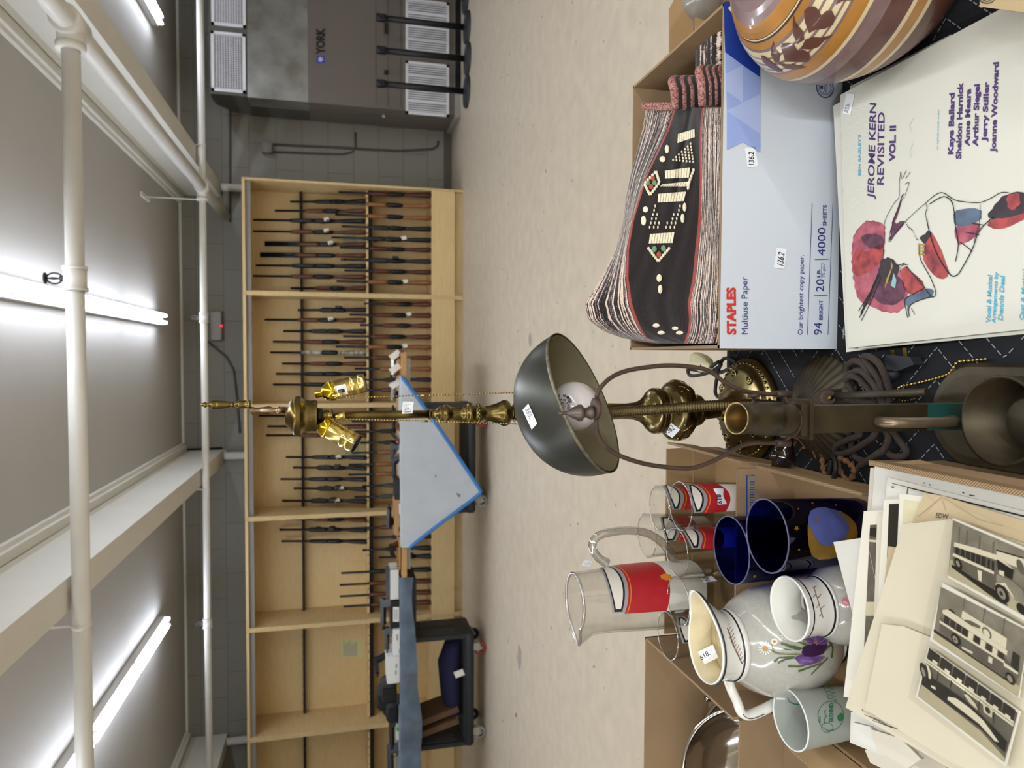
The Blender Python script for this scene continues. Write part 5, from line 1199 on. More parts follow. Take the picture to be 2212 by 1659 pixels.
# --- small enamel vase
VC = V3((-.302, .748, GZ)); VP = [(.030,0),(.034,.006),(.045,.026),(.0485,.045),(.0455,.060),(.039,.070),(.0355,.074)]; VN = [(.0355,.074),(.0365,.077),(.035,.080),(.034,.088),(.0355,.104),(.0385,.117)]
t = thing('enamel_vase', VC, 'small grey-bodied vase with white neck and pink bud, before the violet jug', 'vase')
V2 = [(p.x, p.y) for p in smooth_path([(r, h, 0) for r, h in VP], 4)]; k = MB(); k.lathe(V2, VC, ENG, 48, cap0=True, cap1=False)
VPF = sorted(set(V2), key=lambda p: p[1]); hpoly(k, [(1818,1296),(1824,1290),(1833,1294),(1835,1303),(1830,1311),(1820,1308)], VC, VPF, mat('bud_pink','#c46a78',.3), .0012, 3); hstrip(k, [(1822,1299),(1832,1303)], 1.5, VC, VPF, mat('bud_pale','#e8c3c6',.3), .0022); k.build('body', t)
k = MB(); VN2 = [(p.x, p.y) for p in smooth_path([(r, h, 0) for r, h in VN], 4)]; k.lathe(VN2, VC, ENW, 48, cap0=False, cap1=False); k.lathe([(r-.0025, h) for r, h in VN2], VC, ENW, 48, cap0=False, cap1=False); k.lathe([(.0385,.117),(.0375,.1187),(.036,.117)], VC, ENW, 48, cap0=False, cap1=False)
k.lathe([(.0364,.1082),(.0368,.1092),(.0368,.1102)], VC, LINE, 48, cap0=False, cap1=False); k.lathe([(.0360,.0795),(.0358,.0805),(.0352,.0815)], VC, LINE, 48, cap0=False, cap1=False)
VNF = sorted(set(VN2), key=lambda p: p[1])
for pts in ([(1758,1268),(1768,1300),(1778,1335)], [(1763,1282),(1757,1290)], [(1766,1293),(1774,1283)], [(1770,1305),(1764,1313)], [(1773,1315),(1781,1308)], [(1776,1325),(1770,1332)], [(1756,1270),(1764,1266)]): hstrip(k, pts, 1.4, VC, VNF, TWIG, .0012, 2)
k.build('neck', t)
# --- frosted tumbler with green print
FRO = mat('frosted_glass', '#bcc2b9', .5, trans=.3, var=.03, scale=8); GPR = mat('print_bottle_green', '#2f7a55', .5)
FC = at(1706, 1526, Z=.851); FC = V3((-.446, FC.y-.002, GZ)); FP = [(.0285,0),(.030,.003),(.0315,.04),(.034,.08),(.0362,.104)]
t = thing('frosted_tumbler', FC, 'frosted glass tumbler with green BLENND print', 'tumbler')
k = MB(); k.lathe(FP, FC, FRO, 44, cap1=False); k.lathe([(r-.002, max(h,.006)) for r, h in FP], FC, FRO, 44, cap1=False); k.lathe([(.0362,.104),(.0352,.1055),(.0342,.104)], FC, mat('frosted_rim','#d5dad6',.25), 44, cap0=False, cap1=False); k.build('glass_body', t)
k = MB()
def cf(a, b): return (1390+a/4.337, 1340+b/4.337)
def hring(cx, cy, rx, ry, rot, w_, n=28): hstrip(k, [cf(cx+rx*math.cos(a)*math.cos(rot)-ry*math.sin(a)*math.sin(rot), cy+rx*math.cos(a)*math.sin(rot)+ry*math.sin(a)*math.cos(rot)) for a in [2*PI*i/n for i in range(n+1)]], w_, FC, FP, GPR, .0008, 1)
hring(1755, 895, 120, 140, .1, 1.2); htext(k, 'BLENND', cf(1778,948), cf(1778,772), cf(1740,955), FC, FP, GPR, .03); htext(k, 'DRINK', cf(1660,962), cf(1662,898), cf(1645,962), FC, FP, GPR, .02)
htext(k, 'Squirt', cf(1715,960), cf(1712,850), cf(1678,960), FC, FP, GPR, .0) if False else hstrip(k, [cf(1700,970), cf(1690,930), cf(1715,900), cf(1695,860), cf(1710,840)], 1.6, FC, FP, GPR, .001)
hpoly(k, [cf(*p) for p in [(1815,900),(1850,870),(1868,880),(1870,930),(1840,950),(1820,930)]], FC, FP, GPR, .001, 2); hring(1720, 1005, 55, 45, 0, 1, 16)
hstrip(k, [cf(1600,545), cf(1660,590), cf(1710,660), cf(1740,750)], 1.2, FC, FP, GPR, .001)
zz = []
for i in range(13): zz.append(cf(1690+(i % 2)*70+i*5, 560+i*17))
hstrip(k, zz, 1.0, FC, FP, GPR, .001, 2); hpoly(k, [cf(1640,558),cf(1685,545),cf(1680,575)], FC, FP, GPR, .001, 2)
k.build('green_print', t)
k = MB()    # print seen on the far inner wall
def back(a, z): r = interp([h for r_, h in FP], [r_ for r_, h in FP], z)-.0028; return FC+V3((r*math.sin(a), r*math.cos(a), z))
n = 20; P = [back(.35+.33*math.cos(2*PI*i/n), .070+.017*math.sin(2*PI*i/n)) for i in range(n+1)]; k.tube(P, .0005, GPR, 4)
k.tube([back(.35+.2*f, .066+.004*math.sin(f*9)) for f in [i/10-.5 for i in range(11)]], .0009, GPR, 4); k.add([back(.28,.090), back(.42,.092), back(.40,.103), back(.30,.103)], [(0,1,2,3)], W_STK); k.build('far_print', t)
# ================================================================= box with steel bowls
PX1, PY0, PY1, PZ1 = -.492, .862, 1.150, .868
t = thing('cardboard_box', (-.80, (PY0+PY1)/2, TZ), 'deeper cardboard box holding shiny steel bowls, left of the glassware', 'box')
k = MB()
for lo, hi in (((-1.1,PY0,TZ),(PX1,PY0+.004,.79)), ((-1.1,PY1-.004,TZ),(PX1,PY1,PZ1)), ((PX1-.004,PY0,TZ),(PX1,PY1,PZ1)), ((-1.1,PY0,TZ),(-1.096,PY1,PZ1)), ((-1.1,PY0,TZ),(PX1,PY1,TZ+.004))): k.box(lo, hi, CARDI)
for lo, hi in (((PX1-.004,PY0,PZ1),(PX1,PY1,PZ1+.0006)), ((-1.1,PY1-.004,PZ1),(PX1,PY1,PZ1+.0006))): k.box(lo, hi, CARDE)
k.build('box_body', t)
k = MB(); k.slab([(-1.1,PY0-.001,.79),(PX1,PY0-.001,.79),(PX1-.002,PY0-.008,.862),(-1.1,PY0-.008,.862)], (0,-1,0), .004, CARDI, CARDE); k.build('front_flap', t)
STL = mat('polished_steel', '#c9c8c6', .09, metal=1); STLD = mat('steel_dull', '#9a9896', .22, metal=1)
def bowl(c, n, r, depth, label, mt):
    n = V3(n).normalized(); k = MB(); pr = [(.012*r, -depth), (.35*r, -depth), (.52*r, -depth*.93), (.75*r, -depth*.68), (.92*r, -depth*.3), (1.0*r, 0), (1.045*r, .001), (1.05*r, -.002)]
    pr2 = [(p.x, p.y) for p in smooth_path([(a, b, 0) for a, b in pr[:6]], 4)]+pr[6:]
    k.lathe(pr2, c, mt, 56, axis=n, cap0=True, cap1=False); k.lathe([(a*.985, b-.0015) for a, b in pr2[:-2]], c, mt, 56, axis=n, cap0=True, cap1=False)
    return tag(k.build('steel_bowl'), label, 'bowl', 'steel bowls in the box')
bowl(at(1615, 1692, Y=.955), (.36,-.60,.72), .102, .052, 'shiny steel bowl on top, tilted towards the viewer', STL)
bowl(at(1640, 1650, Y=1.02), (.30,-.50,.80), .108, .05, 'steel pan rim behind the tilted shiny bowl', STLD)
k = MB()
for x, y in ((1535,1480),(1529,1508)): k.ball(at(x, y, Y=1.135), .0065, STLD, 10, 8)
k.tube([at(1535,1480,Y=1.138), at(1529,1508,Y=1.138)], .003, STLD, 6); tag(k.build('pan_handle_bracket'), 'riveted pan handle bracket against the back cardboard wall', 'pan handle')
# ================================================================= box of photographs and envelopes
QX0, QX1, QY0, QY1, QZ1 = -.46, -.112, .34, .652, .815
t = thing('cardboard_box', ((QX0+QX1)/2, (QY0+QY1)/2, TZ), 'cardboard box heaped with old photographs and envelopes', 'box')
k = MB()
for lo, hi in (((QX0,QY0,TZ),(QX1,QY0+.004,QZ1)), ((QX0,QY1-.004,TZ),(QX1,QY1,QZ1)), ((QX0,QY0,TZ),(QX0+.004,QY1,QZ1)), ((QX1-.004,QY0,TZ),(QX1,QY1,QZ1)), ((QX0,QY0,TZ),(QX1,QY1,TZ+.004))): k.box(lo, hi, CARDI)
k.build('box_body', t)
k = MB(); k.slab([(QX1,.34,QZ1),(QX1,.628,QZ1),(QX1+.004,.612,.872),(QX1+.004,.34,.872)], (-1,0,0), .005, CARDI, CARDE); k.build('side_flap', t)
k = MB(); k.slab([at(1896,1002,Z=.860), at(1985,993,Z=.835), at(2020,1002,Z=.832), at(2240,1041,Z=.832), (QX1+.006,.40,.856), (QX1+.006,.60,.860)], (1,0,.4), .004, CARDI, CARDE); k.build('side_flap', t)
CRM = [mat('paper_cream','#d3ccba',.6,var=.03,scale=14), mat('paper_white','#d8d5cc',.5,var=.02,scale=20), mat('paper_manila','#cfc6ae',.65,var=.04,scale=9), mat('paper_tan','#c3b08c',.7,var=.05,scale=14)]
PHW = mat('photo_border','#e4dfd0',.25,coat=.3); P_SKY = mat('photo_grey','#8d8573',.25,var=.2,scale=60,coat=.4); P_DK = mat('photo_dark','#25221c',.25,coat=.4); P_MID = mat('photo_mid','#5e594c',.25,var=.2,scale=80,coat=.4); P_LT = mat('photo_light','#c9bf9f',.25,coat=.4); P_RD = mat('photo_road','#b3a887',.25,var=.08,scale=30,coat=.4)
def sheet(name, cat, label, quad, z, m, draw=None, thick=.0012, tiltv=0, group='papers and photographs heaped in the box'):
    P = [at(*p, Z=z+(tiltv*i if isinstance(tiltv, (int, float)) else tiltv[i])) for i, p in enumerate(quad)]
    k = MB(); n = (P[1]-P[0]).cross(P[-1]-P[0]).normalized()
    if n.z < 0: n = -n
    k.slab(P, n, thick, m)
    pl = dict(plane=(P[0], n))
    if draw: draw(k, pl)
    o = k.build(name); tag(o, label, cat, group); return o
sheet('blank_card', 'card', 'blank white card pointing at the small vase', [(1800,1171),(1880,1159),(1890,1420),(1848,1350)], .846, CRM[1])
sheet('paper_pile', 'paper', 'thick cream paper pile against the box flap', [(1880,1010),(2270,1090),(2290,1400),(1858,1330)], .848, CRM[0], thick=.03)
sheet('cream_sheet', 'paper', 'cream sheet with torn dark specks along its upper edge', [(1890,1003),(2270,1083),(2290,1300),(1876,1200)], .853, CRM[1], lambda k, pl: [ppoly(k, [(x,y),(x+dx,y+2),(x+dx,y+4),(x,y+3)], P_DK, .0006, **pl) for x, y, dx in ((2008,1045,3),(2080,1062,4),(2095,1068,12),(1996,1041,2))])
def d1(k, pl):
    ppoly(k, [(1880,1134),(1952,1130),(1925,1425),(1866,1424)], P_MID, **pl); ppoly(k, [(1878,1165),(1950,1172),(1949,1178),(1877,1170)], P_LT, .0006, **pl); ppoly(k, [(1872,1300),(1900,1300),(1898,1330),(1870,1330)], P_LT, .0006, **pl); pstrip(k, [(1879,1190),(1892,1250),(1893,1300)], 1.0, P_LT, .0008, **pl); ppoly(k, [(1868,1395),(1925,1400),(1925,1424),(1866,1424)], P_LT, .0006, **pl); ppoly(k, [(1880,1140),(1895,1140),(1893,1160),(1879,1158)], P_DK, .0006, **pl)
sheet('photograph', 'photograph', 'white-bordered dark photograph along the left side of the heap', [(1866,1104),(1965,1100),(1935,1520),(1822,1505)], .857, PHW, d1)
def d2(k, pl):
    pstrip(k, [(1928,1044),(2230,1118)], 1.2, P_DK, **pl); pstrip(k, [(1962,1053),(1960,1068)], 2, P_DK, **pl); pstrip(k, [(1962,1053),(2230,1120)], 2.4, P_DK, **pl); ppoly(k, [(1926,1050),(1932,1051),(1932,1054),(1926,1053)], P_MID, **pl)
sheet('ruled_card', 'card', 'white card with thin dark ruled frame under the flap', [(1917,1031),(2260,1116),(2240,1260),(1903,1200)], .860, CRM[1], d2)
sheet('photograph', 'photograph', 'glossy white-edged print beside the torn envelope, dark strip inside', [(1909,1080),(1965,1076),(1945,1420),(1888,1420)], .863, PHW, lambda k, pl: ppoly(k, [(1921,1089),(1960,1088),(1945,1250),(1915,1250)], P_DK, **pl))
sheet('tan_card', 'card', 'small tan card with an ink blot', [(1919,1180),(1945,1184),(1925,1330),(1906,1300)], .866, CRM[3], lambda k, pl: ppoly(k, [(1921,1240),(1926,1239),(1926,1244),(1921,1245)], INK, **pl))
sheet('photograph', 'photograph', 'white-bordered print with pale yellow face under the tan envelope', [(1943,1066),(2060,1080),(2040,1240),(1936,1225)], .868, PHW, lambda k, pl: ppoly(k, [(1953,1081),(2040,1090),(2020,1220),(1946,1215)], mat('photo_pale','#d9d0ae',.3), **pl))
def d3(k, pl):
    pstrip(k, [(1999,1066),(2020,1085),(2000,1110)], 1.0, CRM[3], **pl); pstrip(k, [(2034,1073),(2044,1103)], 1.0, mat('fold_brown','#a18c64',.7), **pl); pstrip(k, [(2034,1075),(1985,1115)], 1.0, MATS['fold_brown'], **pl); pstrip(k, [(2036,1073),(2115,1122),(2170,1136)], 1.0, MATS['fold_brown'], **pl); ppoly(k, [(2040,1073),(2215,1125),(2215,1150),(2165,1133)], CRM[3], **pl)
    ptext(k, 'EDW', (2022,1118), (2048,1121), (2024,1108), INK, **pl)
sheet('torn_envelope', 'envelope', 'tan envelope with open flap and partly hidden handwriting', [(1997,1065),(2036,1071),(2260,1140),(2250,1330),(1968,1136)], .871, CRM[3], d3)
sheet('white_packet', 'envelope', 'white packet under the lower left of the heap', [(1838,1538),(1960,1550),(1990,1640),(1905,1632),(1836,1604)], .835, CRM[1], thick=.02)
sheet('glassine_packet', 'envelope', 'translucent white packet peeping out below the manila envelope corner', [(1842,1560),(1880,1570),(1905,1600),(1900,1622),(1846,1600)], .858, CRM[1], thick=.004)
sheet('cream_packet', 'envelope', 'small cream packet stepped under the crossed-out envelope', [(1880,1575),(1945,1595),(1990,1640),(1960,1660),(1895,1622)], .861, CRM[0], thick=.004)
sheet('folded_paper', 'paper', 'thin cream folded paper between the dark photograph and the glossy print', [(1895,1112),(1912,1110),(1902,1440),(1884,1450)], .8595, CRM[0])
sheet('cream_packet', 'envelope', 'cream packet at the bottom edge of the heap', [(1868,1620),(2010,1600),(2080,1720),(1990,1700),(1880,1648)], .832, CRM[0], thick=.015)
sheet('manila_envelope', 'envelope', 'large manila envelope with torn top edge, under the bus photographs', [(1951,1134),(1990,1129),(2056,1122),(2260,1190),(2330,1500),(2120,1700),(1826,1528)], .876, CRM[2], lambda k, pl: [pstrip(k, [(1952,1134),(1965,1131),(1985,1131),(2005,1127),(2030,1126),(2055,1122)], 1.6, CRM[1], **pl), pstrip(k, [(1862,1535),(1900,1549),(2000,1590)], .8, MATS['fold_brown'], **pl)])
def d4(k, pl):
    random.seed(3)
    for i in range(6): pstrip(k, [(1868+i*6,1543+i*2),(1890+i*6,1553+i*3),(1886+i*8,1556+i*3),(1925+i*3,1569+i)], 1.0, INK, .0008, **pl)
    pstrip(k, [(1863,1533),(1866,1534)], 2, INK, **pl); pstrip(k, [(1980,1622),(1984,1628)], 1.5, INK, **pl)
sheet('cream_envelope', 'envelope', 'cream envelope with crossed-out handwriting at its corner', [(1905,1348),(1952,1353),(2260,1480),(2240,1720),(2060,1650),(1868,1532)], .881, CRM[2], d4)
def pA(a, b): return (1760+a/4.739, 980+b/4.739)
def pB(a, b): return (1760+a/4.622, 1300+b/4.622)
P_BLK = mat('photo_black', '#16140f', .25, coat=.4); P_CRM = mat('photo_cream', '#d8cfb2', .25, coat=.4); P_WALL = mat('photo_wall', '#7d7666', .25, var=.25, scale=70, coat=.4)
class Pic:
    def __init__(s, k, pl, fn): s.k, s.pl, s.fn, s.l = k, pl, fn, .0004
    def p(s, pts, m): s.l += .00003; ppoly(s.k, [s.fn(*q_) for q_ in pts], m, s.l, **s.pl)
    def o(s, x, y, rx, ry, m): s.p([(x+rx*math.cos(a)+ry*.25*math.sin(a), y+ry*math.sin(a)+rx*.35*math.cos(a)) for a in [2*PI*i/18 for i in range(18)]], m)
    def row(s, p0, p1, d0, d1, n, gap, m, skip=()):
        """n windows between the lines p0-p1 (top) and the drops d0, d1"""
        for i in range(n):
            f0, f1 = (i+gap)/n, (i+1-gap)/n; L = lambda f: (p0[0]+(p1[0]-p0[0])*f, p0[1]+(p1[1]-p0[1])*f); dd = lambda f: (d0[0]+(d1[0]-d0[0])*f, d0[1]+(d1[1]-d0[1])*f)
            a0, a1 = L(f0), L(f1); e0, e1 = dd(f0), dd(f1); s.p([a0, a1, (a1[0]+e1[0], a1[1]+e1[1]), (a0[0]+e0[0], a0[1]+e0[1])], P_CRM if i in skip else m)
def pic1(k, pl):
    g = Pic(k, pl, pA); g.p([(1418,680),(2240,1030),(2225,1700),(1368,1245)], P_WALL); g.p([(1395,1080),(1640,1230),(2225,1560),(2225,1700),(1368,1245)], P_RD)
    for x in (1480,1560,1690,1830): g.p([(x,720+(x-1418)*.43),(x+14,726+(x-1418)*.43),(x+4,930+(x-1418)*.3),(x-10,926+(x-1418)*.3)], P_MID)
    g.p([(1865,985),(2225,1090),(2225,1220),(1990,1130),(1870,1040)], P_CRM); g.p([(1865,980),(2225,1085),(2225,1100),(1865,995)], P_BLK); g.o(2115,1160,40,80,P_MID)
    g.p([(1405,1135),(1480,1160),(1860,1400),(1990,1560),(1900,1520),(1640,1330),(1410,1165)], P_BLK)
    g.p([(1430,940),(1870,1070),(1880,1350),(1840,1390),(1640,1280),(1420,1130)], P_MID); g.p([(1436,905),(1660,965),(1880,1040),(2040,1180),(1990,1180),(1860,1085),(1432,950)], P_CRM)
    g.row((1445,950),(1765,1065),(-5,65),(-5,100),6,.10,P_DK); g.p([(1425,1015),(1845,1205),(1843,1235),(1422,1045)], P_CRM); g.p([(1780,1075),(1805,1085),(1802,1185),(1777,1172)], P_DK); g.p([(1822,1092),(1848,1104),(1845,1205),(1820,1192)], P_DK)
    g.p([(1875,1080),(2045,1190),(2030,1290),(1960,1250),(1885,1190)], P_BLK); g.p([(1900,1190),(1950,1205),(1948,1260),(1898,1230)], P_CRM); g.p([(1870,1230),(2030,1300),(2150,1400),(2160,1540),(2060,1500),(1990,1360),(1870,1330)], P_SKY); g.p([(1860,1330),(1960,1320),(2060,1480),(2020,1440),(1950,1350),(1870,1400)], P_CRM)
    g.o(1480,1125,36,62,P_BLK); g.o(1478,1125,18,34,P_SKY); g.o(1930,1430,70,95,P_BLK); g.o(1925,1430,42,60,P_SKY); g.o(1922,1430,18,26,P_DK); g.o(2130,1590,50,60,P_BLK); g.p([(1680,1190),(1725,1200),(1720,1310),(1690,1290)], P_CRM)
def pic2(k, pl):
    g = Pic(k, pl, pB); g.p([(1262,-150),(2150,300),(2030,950),(1185,370)], P_WALL); g.p([(1200,285),(1480,455),(2060,850),(2030,945),(1185,365)], P_RD)
    for x in (1500,1700,1900): g.p([(x,-40+(x-1500)*.5),(x+10,-36+(x-1500)*.5),(x-20,130+(x-1500)*.6),(x-30,126+(x-1500)*.6)], P_MID)
    g.p([(1480,85),(1925,365),(1912,490),(1468,160)], P_CRM); g.p([(1505,175),(1570,190),(1660,240),(1655,270),(1580,240),(1500,200)], P_MID); g.o(1725,310,46,58,P_MID); g.o(1722,315,32,44,P_CRM); g.o(1370,100,34,26,P_DK); g.p([(1985,490),(2055,540),(2040,700),(1960,650)], P_DK)
    g.p([(1195,270),(1370,385),(2000,810),(1990,835),(1195,300)], P_BLK); g.p([(1262,150),(1905,560),(2045,720),(2020,800),(1880,745),(1470,470),(1250,290)], P_MID); g.p([(1283,82),(1335,75),(1935,490),(1925,535),(1285,115)], P_CRM)
    g.row((1300,125),(1905,525),(-12,75),(-12,85),10,.10,P_DK,(4,6,8)); g.p([(1258,183),(1905,588),(1903,612),(1256,207)], P_CRM); g.p([(1480,445),(1590,500),(1585,520),(1480,465)], P_CRM); g.p([(1900,600),(2045,705),(2040,725),(1900,640)], P_CRM)
    g.o(1420,375,46,62,P_BLK); g.o(1415,376,26,38,P_SKY); g.o(1412,377,9,12,P_BLK); g.o(1965,765,46,62,P_BLK); g.o(1962,766,26,38,P_SKY); g.p([(1750,540),(1790,560),(1785,620),(1745,595)], P_CRM)
def pic3(k, pl):
    g = Pic(k, pl, pB); g.p([(1145,470),(2030,1110),(1895,1600),(1035,940)], P_MID); g.p([(1072,825),(1350,1045),(1660,1290),(1905,1560),(1893,1600),(1037,938)], P_RD)
    g.row((1140,455),(2015,1085),(-25,110),(-30,140),7,.05,P_DK); g.row((1150,545),(2000,1175),(-8,25),(-8,25),7,.30,P_CRM); g.p([(1125,560),(2000,1195),(1990,1245),(1115,605)], P_CRM); g.p([(1120,580),(1995,1215),(1994,1222),(1119,587)], P_MID)
    for x in (1240,1370,1510,1650,1800): g.p([(x,690+(x-1240)*.72),(x+8,694+(x-1240)*.72),(x-8,780+(x-1240)*.8),(x-14,776+(x-1240)*.8)], P_DK)
    g.p([(1085,700),(1180,760),(1480,960),(1700,1160),(1930,1400),(1905,1500),(1840,1440),(1650,1250),(1350,1035),(1078,825)], P_BLK); g.p([(1340,945),(1420,960),(1560,1060),(1700,1190),(1850,1400),(1810,1390),(1650,1215),(1335,975)], P_CRM); g.p([(1170,830),(1215,850),(1220,880),(1175,855)], P_CRM)
    g.p([(1500,920),(1540,930),(1620,1020),(1640,1080),(1560,1010)], P_LT); g.p([(1690,1010),(1790,1060),(1780,1160),(1700,1100)], P_LT); g.o(1740,1080,26,36,P_DK); g.o(1105,700,40,95,P_BLK); g.o(1098,700,18,48,P_SKY); g.p([(1120,610),(1150,640),(1175,720),(1170,775),(1150,760),(1145,700)], P_CRM)
for j, (qd, dd, lab) in enumerate(([ [(2058,1119),(2236,1192),(2232,1352),(2047,1247)], pic1, 'upper bus photograph of the three, bus facing right'], [ [(2036,1259),(2222,1360),(2200,1508),(2008,1383)], pic2, 'middle bus photograph with a billboard behind the bus'], [ [(2006,1398),(2203,1537),(2172,1656),(1978,1505)], pic3, 'lowest bus photograph, close side view of windows'])):
    sheet('photograph', 'photograph', lab, qd, .8855+.0008*j, PHW, dd)
# clear sleeve over the bus pictures
SLEEVE = thin_glass('clear_sleeve', (.97,.97,.97), .5, .05)
SP = [(1992,1106),(2060,1110),(2260,1185),(2300,1420),(2180,1668),(1965,1512)]
k = MB(); nU = 14; A0, B0, C0, D0 = (2046,1108), (2262,1190), (2180,1672), (1962,1508); vs = []
for i in range(nU+1):
    for j in range(nU+1):
        u, v = i/nU, j/nU; x = (A0[0]+(B0[0]-A0[0])*u)*(1-v)+(D0[0]+(C0[0]-D0[0])*u)*v; y = (A0[1]+(B0[1]-A0[1])*u)*(1-v)+(D0[1]+(C0[1]-D0[1])*u)*v
        vs.append(at(x, y, Z=.8895+.0022*(math.sin(u*7+v*3)+math.sin(v*9-u*4))*.5+.004*max(0, v-.8)*u))
k.add(vs, [(i*(nU+1)+j, (i+1)*(nU+1)+j, (i+1)*(nU+1)+j+1, i*(nU+1)+j+1) for i in range(nU) for j in range(nU)], SLEEVE, True)
tag(k.build('plastic_sleeve'), 'clear shiny plastic sleeve over the three bus photographs', 'sleeve')
# ================================================================= lamps
BRASS = mat('antique_brass', '#93845a', .24, metal=1, col2='#5c5338', scale=45, contrast=(.3,.8)); BRASSD = mat('dark_brass', '#837142', .28, metal=1, col2='#53462a', scale=50, contrast=(.3,.8)); GOLDM = mat('bright_gilt', '#d2b430', .16, metal=1); GOLDL = mat('pale_gilt', '#c9b46a', .2, metal=1, var=.1, scale=60)
PINKB = mat('worn_pink_brass', '#b39a80', .3, metal=1, col2='#6d5a45', scale=70); BRZ = mat('brown_bronze', '#453b28', .45, metal=.55, col2='#2f281b', scale=28, contrast=(.35,.7)); PATINA = mat('green_patina', '#1f4c46', .6, metal=.2, col2='#3d4a3a', scale=24, contrast=(.4,.65)); BRZD = mat('dark_bronze', '#39332a', .5, metal=.6, col2='#4b4334', scale=40); RUST = mat('rusty_iron', '#4a3a31', .55, metal=.5, var=.2, scale=90)
BAKE = mat('socket_dark', '#211c18', .6); CARDT = mat('socket_card', '#6f5a48', .8); CORDB = mat('brown_cloth_cord', '#392f29', .9, var=.25, scale=400); CORDK = mat('black_cord', '#1c1a19', .6); CORDT = mat('frayed_tan', '#6b4a2e', .95, var=.35, scale=200)
# --- tall brass lamp
LY = 1.035; LX = at(1640, 884, Y=LY).x; LB = V3((LX, LY, TZ))
def lz(x, yy=None): return at(x, 880, Y=LY).z-TZ
def prof_px(lst): return sorted([(msize(r, (LX, LY, lz(x)+TZ)), lz(x)) for x, r in lst], key=lambda p: p[1])
t = thing('brass_lamp', LB, 'tall ornate brass table lamp with two gilt pull-chain sockets and turned finial', 'table lamp')
def turned(name, lst, m, seg=28, par=None, flute=None, tiltx=0, mats=None):
    pr = []
    P = sorted(lst, key=lambda a: -a[0])
    for i in range(len(P)-1):
        for q_ in range(3):
            f = q_/3; pr.append((P[i][0]+(P[i+1][0]-P[i][0])*f, P[i][1]+(P[i+1][1]-P[i][1])*f))
    pr.append(P[-1]); k = MB(); fl = None
    if flute: fl = (flute[0], flute[1], lz(flute[3]), lz(flute[2]))
    pp = prof_px(pr); k.lathe(pp, (LX, LY, TZ), m, seg, flute=fl)
    return k, pp
k = MB(); DB = [(.082,0),(.084,.004),(.081,.010),(.070,.014),(.066,.020),(.052,.024),(.034,.030),(.022,.042),(.0165,.055)]
D2 = [(p.x, p.y) for p in smooth_path([(a, b, 0) for a, b in DB], 4)]; k.lathe(D2, LB, BRASS, 60)
for i in range(48): a = 2*PI*i/48; k.ball(LB+V3((.0755*math.cos(a), .0755*math.sin(a), .0125)), .0028, BRASS, 6, 4)
for i in range(8):
    a = 2*PI*i/8+.2; c = LB+V3((.058*math.cos(a), .058*math.sin(a), .0225)); k.tube([c+V3((math.cos(b)*.007, math.sin(b)*.007, .001)) for b in [2*PI*j/10 for j in range(10)]], .0012, BRASS, 5, closed=True); k.ball(c, .003, BRASS, 6, 4)
k.build('base', t)
k, BODP = turned('b', [(1583,19),(1560,17),(1545,18),(1530,20),(1520,22),(1513,29),(1509,33),(1504,34),(1500,33),(1496,34),(1490,44),(1480,57),(1470,63),(1457,66),(1446,62),(1437,52),(1432,43),(1428,43),(1424,48),(1420,50),(1416,49),(1411,50),(1407,48),(1402,43),(1396,34),(1384,23),(1370,18),(1350,16),(1316,17),(1250,15),(1160,14),(1116,17)], BRASS, 40, flute=(18, .05, 1316, 1400))
BODP = sorted(BODP, key=lambda p: p[1])
def rb(z): return interp([h for r, h in BODP], [r for r, h in BODP], z-TZ)
for i in range(9):   # raised leaf scrolls on the belly
    a = 2*PI*i/9; z0 = TZ+lz(1466); r = msize(65, (LX, LY, z0))
    for s_ in (-1, 1):
        k.tube([V3((LX+rb(z0-.014+j*.0045)*math.cos(a+s_*.13*math.sin(j*.8)), LY+rb(z0-.014+j*.0045)*math.sin(a+s_*.13*math.sin(j*.8)), z0-.014+j*.0045)) for j in range(7)], .0013, BRASS, 5)
k.build('body', t)
k, ROD = turned('c', [(1111,20),(1109,19.5),(1106,13),(1101,21),(1097,25),(1091,27),(1085,26),(1082,24.5),(1075,21),(1060,16.5),(1047,15),(1041,17.5),(1037,19),(1030,19),(1026,17),(1022,21),(1017,24),(1012,23.5),(1006,19),(1003,19),(995,15.2),(985,14.3),(975,15),(971,17.5),(966,20),(961,20.5),(957,17),(954,17.5),(950,18),(946,14),(938,9.5),(932,9.3),(929,12),(926,12)], BRASSD, 36, flute=(16, .06, 1048, 1101))
for i in range(16):
    a = 2*PI*i/16; z0 = TZ+lz(1033); r = msize(19, (LX, LY, z0)); k.ball((LX+r*math.cos(a), LY+r*math.sin(a), z0), .0026, BRASS, 6, 4)
k.build('turned_stem', t)
k, RODP = turned('d', [(926,9),(720,9),(719,13),(715,13),(712,11.5),(698,12),(697,13.5),(694,11),(686,11)], BRASSD, 24); k.build('rod', t)
rp = sorted(RODP, key=lambda p: p[1])
k = MB(); hpoly(k, [(868,894),(870,867),(894,868),(891,893)], (LX, LY, TZ), rp, W_STK, .0012); htext(k, '136', (888,890), (889,871), (874,891), (LX, LY, TZ), rp, INKG, .015, .0022); k.build('price_sticker', t)
k = MB(); cp = [(685,33),(680,34),(672,33.5),(662,34),(655,37),(651,41.5),(648,43),(645.5,42),(644,43.5),(641,42.5),(639.5,43),(636,41),(634.5,41),(630,35),(626,31),(622,23),(618,20.5),(616.5,18)]
pp = prof_px(cp); k.lathe(pp, (LX, LY, TZ), BRASSD, 40, cap0=False); k.lathe([(r-.002, h) for r, h in pp[:4]], (LX, LY, TZ), BAKE, 40, cap0=False, cap1=True)
z0 = TZ+lz(690); k.lathe([(msize(16,(LX,LY,z0)), lz(697)), (msize(17,(LX,LY,z0)), lz(684))], (LX, LY, TZ), BAKE, 20); k.build('cluster_cap', t)
FX_ = at(575, 873, Y=LY).x
